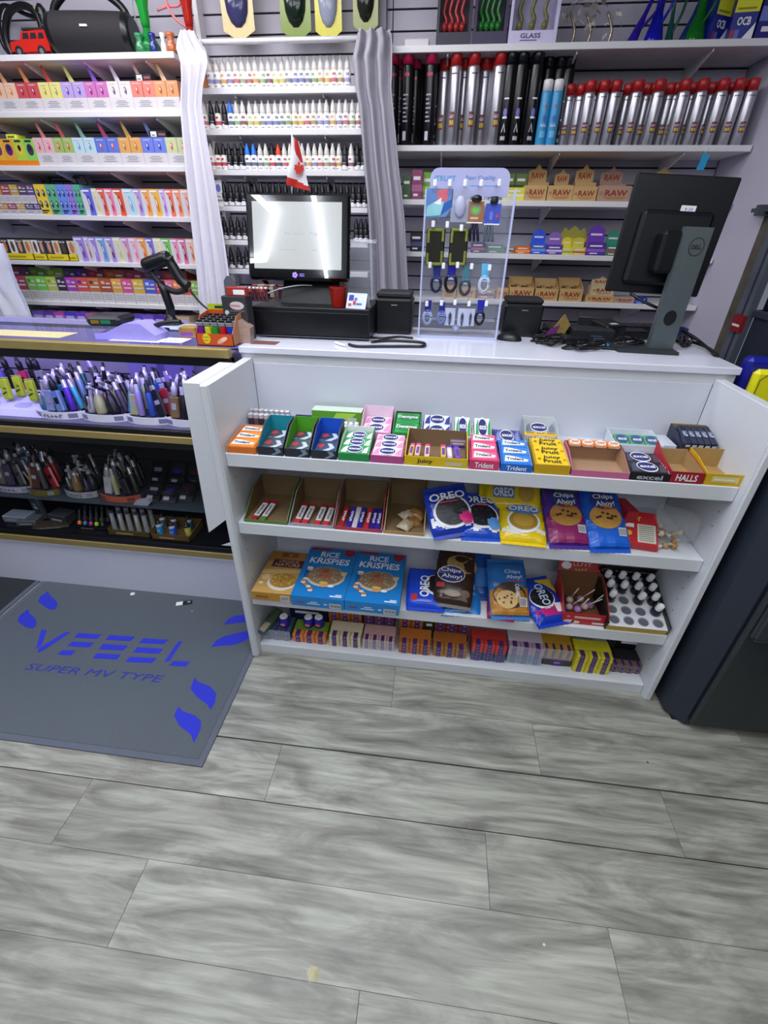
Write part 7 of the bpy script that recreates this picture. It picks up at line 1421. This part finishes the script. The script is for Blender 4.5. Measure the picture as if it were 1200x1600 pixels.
x = wx(562, zz, 1.93); h = aY(563, 380, 1.93).z-zz; mb = MB(); m = clear('#d8dce8', .20, .05); mb.rbox(-.055, .055, -.055, .055, 0, h, m, .012); mb.rbox(-.058, .058, -.058, .058, h, h+.012, clear('#e8ecf4', .4), .004)
tag(mb.build('clear_canister', None, (x, 1.945, zz)), 'tall clear plastic canister right of the till screen', 'canister')
# printers
def printer(px0, px1, pyb, pyt, y, label, rz=0):
    xa, xb = wx(px0, ZC, y), wx(px1, ZC, y); w = xb-xa; h = aY((px0+px1)/2, pyt, y).z-ZC; t = empty('receipt_printer', ((xa+xb)/2, y, ZC), rz); tag(t, label, 'printer')
    mb = MB(); mb.rbox(-w/2, w/2, 0, .13, 0, h*.86, BLACK, .008); mb.build('body', t); mb = MB(); mb.rbox(-w/2+.003, w/2-.003, .008, .125, h*.86, h, BLK2, .006); mb.build('lid', t)
    mb = MB(); mb.box(-w*.06, w*.10, -.0006, 0, h*.70, h*.72, M('#8a8c94', .4)); mb.build('badge', t)
printer(586, 642, 522, 457, 1.87, 'black square receipt printer between the drawer and acrylic stand')
printer(783, 842, 524, 467, 1.92, 'black receipt printer right of the acrylic stand')
# cables on counter
def zline(pts, r, lab, m=BLACK, cat='cable', z=None, name='cable'):
    mb = MB(); mb.tube([tuple(aZ(px, py, (z or ZC)+r+.001)) for px, py in pts], r, m, 7, 5); tag(mb.build(name), lab, cat)
zline([(580, 527), (600, 528), (625, 526), (645, 528)], .004, 'black cable behind the loop, leading from the printer')
zline([(545, 538), (560, 541), (600, 541), (640, 541), (660, 541), (664, 537), (650, 534), (610, 532), (580, 534)], .0048, 'thick black cable looped on counter between drawer and acrylic stand')
zline([(524, 535), (532, 538), (540, 540)], .0045, 'white cable end beside the black loop', PWHITE)

# --- acrylic accessory stand
AY = 1.83; ax0, ax1 = wx(656, ZC+.1, AY), wx(779, ZC+.1, AY); aw = ax1-ax0; ah = aY(657, 296, AY).z-ZC; AT = aY(725, 262, AY+.15).z-ZC
t = empty('acrylic_stand', ((ax0+ax1)/2, AY, ZC)); tag(t, 'clear acrylic counter stand with white header and hooks of accessories', 'stand'); hw = aw/2
AC = clear('#e4e8ff', .22, .05); AE = M('#c8cef0', .15, var=.0, alpha=.85)
mb = MB(); n = 8; rr_ = .03; z0 = .0; pts = [(-hw, .15, 0), (hw, .15, 0), (hw, .15, ah-.01)]
mb.prism(pts+[(-hw, .15, ah-.01)], (0, .004, 0), clear('#dfe4f8', .16, .05)); mb.build('back_sheet', t)
hd = [(-hw+.006, ah-.01), (hw-.006, ah-.01)]+[(hw-.006-rr_+rr_*math.cos(a), AT-rr_+rr_*math.sin(a)) for a in [math.pi/2*k/n for k in range(n+1)]]+[(-hw+.006+rr_+rr_*math.cos(a), AT-rr_+rr_*math.sin(a)) for a in [math.pi/2+math.pi/2*k/n for k in range(n+1)]]
mb = MB(); mb.prism([(x, .149, z) for x, z in hd], (0, .004, 0), M('#b5b6e0', .4)); d = Dec(mb, lambda u, v, l: (u, .149-l, v)); LB = M('#5ca4d8', .5)
d.text('iTRUST', -hw*.86, AT-.038, aw*.26, .016, LB); d.text('Raw Quality', -hw*.10, AT-.036, aw*.36, .015, M('#7c9cd8', .5)); d.rect(hw*.0, AT-.052, hw*.75, AT-.050, LB); d.rect(-hw*.7, AT-.062, -hw*.45, AT-.060, LB); mb.build('header', t)
for s in (-1, 1):
    mb = MB(); x = s*hw; mb.prism([(x, 0, 0), (x, .15, 0), (x, .15, ah+.0), (x, 0, ah-.004)], (s*.004, 0, 0), AC); mb.build('side_sheet', t)
    mb = MB(); mb.rbox(x-.002 if s < 0 else x-.001, x+.003 if s < 0 else x+.006, -.006, .001, 0, ah+.002, AE, .001); mb.build('edge', t)
mb = MB(); mb.box(-hw, hw, 0, .15, 0, .006, AC); mb.box(-hw, hw, -.002, .002, 0, .010, AE); mb.build('base', t)
mb = MB(); mb.box(-hw, hw, .10, .15, .05, .054, AC); mb.build('ledge', t)
CHR = M('#c8c8d4', .15, .7)
def ahook(px, py, dyy=.08):
    p = aY(px, py, AY+.06); mb = MB(); c_ = Vector((p.x-(ax0+ax1)/2, .149, p.z-ZC)); mb.cyl(c_, (c_.x, .055, c_.z-.004), .0028, CHR, 8); mb.rbox(c_.x-.006, c_.x+.006, .050, .057, c_.z-.012, c_.z+.008, PWHITE, .002); mb.build('hook', t)
for px, py in ((680, 285), (703, 285), (727, 285), (752, 285), (780, 285), (677, 349), (699, 350), (721, 355), (672, 413), (693, 414), (715, 413), (737, 415), (765, 417), (667, 473), (690, 472), (711, 471), (733, 473), (760, 473)): ahook(px, py)
def hang(px, py, w, h, label, draw, cat='accessory pack', y=AY+.075, name='hanging_pack', rot=0):
    p = aY(px, py, y); mb = MB(); draw(mb, w, h); tag(mb.build(name, None, p, (0, rot, 0)), label, cat)
def dpack(bg, blob, top=None, blister=True, shape='round'):
    def f(mb, w, h):
        if bg: mb.prism([(-w/2, 0, -h/2), (w/2, 0, -h/2), (w/2, 0, h/2), (-w/2, 0, h/2)], (0, .002, 0), M(bg, .35, var=.15) if isinstance(bg, str) else bg)
        if top: mb.prism([(-w*.42, -.001, h*.1), (w*.42, -.001, h*.1), (w*.42, -.001, h*.5), (-w*.42, -.001, h*.5)], (0, .002, 0), M(top, .35))
        if blob:
            if shape == 'round': mb.grid(lambda u, v: (w*.32*math.cos(6.283*u)*math.sin(math.pi*v/2), -.018*math.cos(math.pi*v/2)-.002, -h*.12+h*.3*math.sin(6.283*u)*math.sin(math.pi*v/2)), 12, 4, M(blob, .2))
    return f
def d_bag(mb, w, h):
    rr = random.Random(3); mb.prism([(-w/2, 0, -h*.5), (w*.3, .0, -h*.45), (w/2, 0, -h*.1), (w/2, 0, h*.5), (-w/2, 0, h*.5)], (0, .004, 0), M('#6c90c8', .15, var=.2)); d = front(mb)
    d.poly([(-w*.1, h*.45), (w*.35, h*.5), (w*.3, h*.1), (0, h*.0)], M('#d86c78', .3)); d.poly([(-w*.45, -h*.45), (w*.1, -h*.4), (w*.2, h*.05), (-w*.05, h*.1), (-w*.4, -h*.1)], M('#9cd8e0', .15), 2); d.poly([(w*.1, -h*.4), (w*.5, -h*.1), (w*.45, h*.15), (w*.2, .0)], M('#2c60b0', .3), 1); d.poly([(-w*.2, 0), (w*.1, h*.2), (w*.1, -h*.05)], PWHITE, 3)
hang(685, 318, .095, .085, 'shiny blue, white and pink foil bag hanging top left in acrylic stand', d_bag)
def d_oval(mb, w, h):
    mb.prism([(-w/2, 0, -h/2), (w/2, 0, -h/2), (w/2, 0, h/2), (-w/2, 0, h/2)], (0, .002, 0), clear('#c0c4dc', .45)); mb.grid(lambda u, v: (w*.32*math.cos(6.283*u)*math.sin(math.pi*v/2), -.012*math.cos(math.pi*v/2)-.002, h*.36*math.sin(6.283*u)*math.sin(math.pi*v/2)), 16, 5, M('#b4b8d4', .25))
hang(719, 323, .062, .09, 'grey-white oval gadget in clear bag hanging top middle in stand', d_oval)
def d_wood(mb, w, h):
    dpack('#9c6840', None)(mb, w, h); d = front(mb); d.ell(0, h*.1, w*.35, h*.28, M('#8a8a78', .4), 1, 16); d.ell(0, h*.08, w*.22, h*.16, M('#6cc04c', .4), 2, 12); d.rect(-w*.3, -h*.36, w*.2, -h*.25, M('#d8b898', .5), 2); mb.box(-w/2, w/2, -.003, .004, -h*.56, -h*.5, PWHITE)
    mb.lathe([(.014, h*.5, BLACK), (.018, h*.55, BLACK), (.017, h*.72, BLACK), (.008, h*.8, BLACK)], 10)
hang(743, 331, .055, .06, 'copper card with green emblem and black knob in acrylic stand', d_wood)
def d_blue(mb, w, h):
    dpack('#3c50b8', None)(mb, w, h); d = front(mb); d.rect(-w*.2, -h*.3, w*.0, h*.1, M('#6878d0', .4), 1); d.ell(w*.3, -h*.1, .005, .006, M('#c04058', .4)); mb.box(-w/2, w/2, -.003, .004, -h*.56, -h*.5, PWHITE); mb.lathe([(.012, h*.5, BLK2), (.014, h*.6, BLK2), (.012, h*.85, BLK2)], 10); d.rect(-w*.35, h*.5, w*.2, h*.75, M('#a8b0b8', .4), 3)
hang(770, 334, .052, .058, 'royal blue card with dark knob hanging top right in acrylic stand', d_blue)
for k, px in enumerate((742, 765)):
    mb = MB(); m = M(('#1c1c34', '#5c6470')[k], .3)
    for q in (-1, 0, 1): mb.tube([(q*.006, 0, 0), (q*.012, -.004, -.03), (q*.014+.004, 0, -.06)], .005, m, 6, 3)
    tag(mb.build('cable_tails', None, aY(px, 346, AY+.08)), '%s cable strands dangling below the %s card in the stand' % (('dark blue', 'grey')[k], ('copper', 'royal blue')[k]), 'cable')
def d_camo(mb, w, h):
    c_ = M('#7c8430', .5, var=.7, scale=70); b = .012
    mb.rbox(-w/2, w/2, -.010, .008, -h/2, h/2, BLK2, .006)
    for (x0, x1, z0, z1) in ((-w/2+.004, w/2-.004, h/2-b, h/2-.002), (-w/2+.004, w/2-.004, -h/2+.002, -h/2+b), (-w/2+.003, -w/2+b, -h*.42, -h*.16), (-w/2+.003, -w/2+b, h*.1, h*.42), (w/2-b, w/2-.003, -h*.42, -h*.1), (w/2-b, w/2-.003, h*.14, h*.42)): mb.rbox(x0, x1, -.015, -.009, z0, z1, c_, .002)
    mb.rbox(-w*.34, w*.34, -.0125, -.0095, -h*.40, h*.40, M('#2c2a22', .1), .001)
hang(680, 386, .066, .12, 'black and olive camouflage phone case, left of the two in stand', d_camo, 'phone case', name='phone_case')
hang(716, 386, .066, .12, 'black and olive camouflage phone case, right of the two in stand', d_camo, 'phone case', name='phone_case')
def d_loop(ring, tab, r=.022):
    def f(mb, w, h):
        mb.prism([(-w*.22, -.001, h*.05), (w*.22, -.001, h*.05), (w*.28, -.001, h*.5), (-w*.28, -.001, h*.5)], (0, .002, 0), M(tab, .35)); mb.rbox(-w*.25, w*.25, -.008, .0, -h*.12, h*.10, M(tab, .3), .003); d = Dec(mb, lambda u, v, l: (u, -.008-l, v)); d.rect(-w*.2, h*.0, w*.2, h*.03, PWHITE); d.rect(-w*.18, -h*.09, w*.18, -h*.02, M('#a8b0d8', .4))
        mb.tube([(w*.35*math.cos(a), -.004-.004*math.sin(a*3), -h*.18+h*.28*math.sin(a)) for a in [k*6.283/14 for k in range(15)]], .0035, M(ring, .3), 7)
        mb.tube([(w*.27*math.cos(a), -.010, -h*.18+h*.22*math.sin(a)) for a in [k*6.283/14 for k in range(15)]], .003, M(ring, .3), 7)
    return f
for px, py, rg, tb, lb, s in ((682, 435, '#1c2440', '#1c2c80', 'dark cable loop on navy tab, third row left in stand', 1), (705, 432, '#101218', '#1a18a0', 'black cable loop on bright blue tab, third row middle in stand', 1.15), (727, 440, '#34444c', '#4c7c8c', 'grey cable loop on teal tab, third row in stand', 1), (757, 436, '#c8ccdc', '#5cb4dc', 'white cable loop on light blue tab, third row right in stand', 1),
                       (668, 489, '#a8b8e0', '#24248c', 'pale cable loop on blue tab, bottom row leftmost in stand', .9), (690, 490, '#7888c8', '#26268c', 'slim cable pack on blue tab, bottom row second in stand', .8), (750, 489, '#101218', '#20209c', 'black plug pack on blue tab, bottom row right in stand', .9)):
    hang(px, py, .055*s, .10*s, lb, d_loop(rg, tb), 'cable')
def d_plug(mb, w, h):
    mb.prism([(-w/2, 0, -h/2), (w/2, 0, -h/2), (w/2, 0, h/2), (-w/2, 0, h/2)], (0, .002, 0), M('#c8cce8', .4)); d = front(mb); d.ell(0, -h*.1, w*.22, h*.4, M('#8c98b8', .4), 1); mb.rbox(-w*.1, w*.1, -.008, -.001, -h*.1, h*.2, M('#3c3c48', .3), .002); mb.cyl((0, -.004, -h*.45), (0, -.004, -h*.1), .0018, M('#3c3c48', .3), 6)
hang(703, 495, .038, .062, 'white card with grey plug, bottom row third in stand', d_plug); hang(722, 496, .034, .064, 'white card with plug, bottom row fourth in stand', d_plug); hang(735, 496, .030, .062, 'white and blue card with plug, bottom row fifth in stand', d_plug)
mb = MB(); mb.cyl((0, 0, 0), (0, .008, 0), .014, M('#8c94b8', .25), 16); mb.cyl((0, -.001, 0), (0, .0, 0), .008, M('#b8bcd8', .2), 12); tag(mb.build('round_tag', None, aY(712, 513, AY+.07)), 'small round grey tag at the bottom middle of acrylic stand', 'tag')

# --- monitor seen from behind
MY = 1.86; a, b, c_, dd = aY(995, 265, MY), aY(1152, 281, MY), aY(1097, 462, MY), aY(948, 457, MY)
mw = ((b-a).length+(c_-dd).length)/2; mh = ((a.z-dd.z)+(b.z-c_.z))/2; mc = (a+b+c_+dd)/4
t = empty('computer_monitor', (mc.x+.01, 1.70, ZC)); tag(t, 'large black computer monitor seen from behind on a grey stand', 'monitor')
rx, rz_m = 0.0, -.02; off = Vector((0, MY-1.70, mc.z-ZC)); BM = M('#0d0f16', .42, var=.15, scale=15)
mb = MB(); mb.X = Matrix.Translation(off-Vector((.01, 0, 0))) @ Matrix.Rotation(.04, 4, 'Y'); mb.rbox(-mw/2, mw/2, 0, .016, -mh/2, mh/2, BM, .004); mb.build('screen_back', t)
mb = MB(); mb.X = Matrix.Translation(off-Vector((.01, 0, 0))) @ Matrix.Rotation(.04, 4, 'Y'); mb.rbox(-mw*.36, mw*.36, -.022, 0, -mh*.42, mh*.22, BM, .012); mb.build('rear_bulge', t)
mb = MB(); mb.X = Matrix.Translation(off-Vector((.01, 0, 0))) @ Matrix.Rotation(.04, 4, 'Y'); s1 = aY(1074, 327, MY)-mc; mb.box(s1.x-.024, s1.x+.022, -.0012, 0, s1.z-.009, s1.z+.011, PWHITE); d = Dec(mb, lambda u, v, l: (u, -.0012-l, v)); d.text('9 19', s1.x-.012, s1.z-.003, .024, .008, M('#9c8cc8', .5)); mb.build('sticker', t)
SY = 1.76; st = [aY(1073, 356, SY), aY(1116, 358, SY), aY(1052, 542, SY), aY(1014, 540, SY)]; org = Vector((mc.x+.01, 1.70, ZC))
GM = M('#667074', .35, .45, var=.08); mb = MB(); zt2 = (st[0].z+st[1].z)/2; x0 = (st[0].x+st[3].x)/2; x1 = (st[1].x+st[2].x)/2
ccx = (st[3].x+st[2].x)/2; wst = (x1-x0)
q = [(st[3].x, ZC), (st[2].x, ZC), (st[1].x, st[1].z), (st[0].x, st[0].z)]
mb.prism([(x-org.x, SY-org.y, z-org.z+.004) for x, z in q], (0, .03, 0), GM)
d = Dec(mb, lambda u, v, l: (u-org.x, SY-org.y-l, v-org.z)); e = aY(1088, 386, SY); d.ell(e.x, e.z, .023, .026, M('#2c3230', .4), 1, 24); d.ell(e.x, e.z, .020, .023, GM, 2, 24); d.text('DELL', e.x-.015, e.z-.006, .030, .012, M('#14181a', .4), 3)
e = aY(1047, 497, SY); d.ell(e.x, e.z, .020, .024, M('#07080c', .5), 1, 20); mb.build('stand_column', t)
mb = MB(); mb.rbox(-.06, .06, .075, .14, mc.z-ZC-.10, mc.z-ZC+.02, BLACK, .01); mb.build('mount', t)
bx0, bx1 = aZ(962, 548, ZC).x, aZ(1050, 553, ZC).x
mb = MB(); mb.prism([(bx0-org.x-.0, .01, 0), (bx1-org.x+.01, -.005, 0), (bx1-org.x+.02, .15, 0), (bx0-org.x-.01, .15, 0)], (0, 0, .010), M('#30373a', .4, .3)); mb.build('stand_foot', t)
# things around the monitor foot
def kbd():
    t = empty('keyboard', aZ(990, 519, ZC)+Vector((0, .0, 0)), .06); tag(t, 'black computer keyboard behind the monitor stand', 'keyboard'); mb = MB(); mb.rbox(-.18, .12, 0, .12, 0, .016, BLK2, .004); mb.build('body', t)
    km = None
    for r_ in range(4):
        for k in range(13):
            if km is None: mb = MB(); mb.rbox(-.009, .009, -.009, .009, 0, .006, M('#2a2c32', .5), .002); o = mb.build('key', t, (-.165+k*.022, .025+r_*.023, .016)); km = o.data
            else: inst(km, 'key', (-.165+k*.022, .025+r_*.023, .016), parent=t)
kbd()
mb = MB(); mb.grid(lambda u, v: (.032*math.cos(6.283*u)*math.sin(math.pi*v/2), .048*math.sin(6.283*u)*math.sin(math.pi*v/2), .030*math.cos(math.pi*v/2)), 18, 7, M('#17191f', .35)); tag(mb.build('computer_mouse', None, aZ(795, 531, ZC), (0, 0, 1.2)), 'black computer mouse beside the acrylic stand foot', 'mouse')
def cslab(px, py, w, dpt, h, col, lab, cat, rz=0, tilt=0, name='device', deco=None):
    mb = MB(); mb.rbox(-w/2, w/2, 0, dpt, 0, h, M(col, .4, var=.1), .004)
    if deco: deco(topf(mb, h), front(mb))
    p = aZ(px, py, ZC); tag(mb.build(name, None, (p.x, p.y, ZC+.0005), (tilt, 0, rz)), lab, cat)
cslab(925, 536, .15, .10, .045, '#16181f', 'flat black router box before the monitor foot', 'router', -.05, 0, 'router_box', lambda t_, f_: (f_.rect(.0, .014, .04, .018, M('#3c4c5c', .4)), f_.rect(-.01, .022, .03, .026, M('#3c4c5c', .4))))
cslab(958, 531, .09, .10, .050, '#0c0d12', 'black payment pad with white label near the monitor foot', 'device', .4, .12, 'payment_pad', lambda t_, f_: (t_.rect(-.012, .02, .022, .04, M('#c0c4d0', .4)),))
cslab(885, 527, .14, .11, .032, '#1c1e24', 'dark grey tablet case lying left of the router box', 'tablet', .1, .05, 'tablet_case', lambda t_, f_: (t_.rect(-.05, .04, -.01, .045, M('#9a9ca4', .4)),))
cslab(925, 520, .13, .09, .060, '#22252b', 'dark grey hinged device standing behind the router box', 'device', -.25, .1, 'hinged_device')
mb = MB(); mb.rbox(0, .012, 0, .01, 0, .012, M('#2c7cd0', .3), .002); tag(mb.build('blue_plug', None, aZ(946, 543, ZC)), 'small bright blue plug end on the counter before the monitor', 'plug')
mb = MB(); mb.rbox(0, .008, 0, .008, 0, .024, M('#2c8c88', .3), .002); tag(mb.build('teal_clip', None, aZ(880, 528, ZC)), 'small teal clip among the black cables', 'clip')
mb = MB(); mb.prism([(0, 0, 0), (.05, 0, 0), (.075, 0, .05), (.05, 0, .085), (.02, 0, .04)], (0, .02, 0), M('#8c7440', .3, var=.3)); mb.prism([(-.02, -.004, .0), (.02, -.004, 0), (.035, -.004, .05), (.0, -.004, .03)], (0, .004, 0), M('#6c2c70', .3)); tag(mb.build('snack_wrapper', None, (aZ(850, 522, ZC).x, 1.925, ZC)), 'gold and purple wrapper bag behind the tangled cables', 'wrapper')
rr = random.Random(21)
def loops(cx_, cy_, n, sxx, syy, r, lab, seed):
    rr = random.Random(seed); pts = []
    for k in range(n): a = k*2.3+rr.uniform(-.5, .5); pts.append((cx_+sxx*math.cos(a)*rr.uniform(.4, 1), cy_+syy*math.sin(a)*rr.uniform(.3, 1)))
    mb = MB(); mb.tube([tuple(aZ(px, py, ZC+r+.002))[:2]+(ZC+r+.001+.006*(k % 3),) for k, (px, py) in enumerate(pts)], r, BLACK, 6, 5); tag(mb.build('cable'), lab, 'cable')
loops(862, 533, 22, 34, 9, .0034, 'tangle of thin black cable right of the mouse', 1); loops(912, 541, 18, 40, 9, .0034, 'loose thin black cable loops at the counter front', 2); loops(858, 524, 18, 34, 8, .0040, 'tangled black cable beside the right printer', 3)
zline([(940, 543), (980, 545), (1010, 541), (1040, 534), (1075, 533), (1105, 543), (1122, 556)], .0052, 'thick black cable running past the monitor foot to the right')
mb = MB(); mb.tube([aZ(1118, 555, ZC+.006), aY(1095, 535, 1.86), aY(1078, 523, 1.90), aY(1062, 515, 1.90)], .0055, BLACK, 7, 5); tag(mb.build('cable'), 'thick black cable sloping up behind the monitor stand', 'cable')
mb = MB(); mb.tube([tuple(aZ(px, py, ZC+.008)) for px, py in ((1060, 535), (1068, 527), (1078, 526), (1082, 533), (1072, 540), (1064, 536))], .0045, BLACK, 7, 4); mb.rbox(0, .02, 0, .02, 0, .02, BLACK, .003) if False else None; tag(mb.build('cable'), 'small black cable coil at right of the monitor foot', 'cable')
mb = MB(); mb.tube([aY(985, 458, 1.85), aY(1000, 468, 1.83), aY(1020, 478, 1.82), aY(1040, 486, 1.82)], .005, BLACK, 7, 4); tag(mb.build('cable'), 'black cable hanging from the lower edge of the monitor', 'cable')
mb = MB(); mb.box(0, .09, 0, .05, 0, .002, M('#7c5048', .5)); tag(mb.build('receipt_slip', None, aZ(380, 541, ZC)+Vector((.01, .04, 0))), 'small brown paper card on the left corner of the counter', 'card')
loops(985, 536, 14, 34, 8, .0036, 'knot of black cable in front of the payment pad', 5); loops(1068, 532, 8, 16, 10, .0042, 'black cable knot right of the monitor column', 6)
cslab(900, 538, .09, .07, .022, '#101218', 'small black adapter in the middle of the tangled cables', 'adapter', .2, 0, 'power_adapter'); cslab(990, 531, .12, .08, .030, '#14161b', 'black flat device between payment pad and keyboard', 'device', .1, 0, 'flat_device')
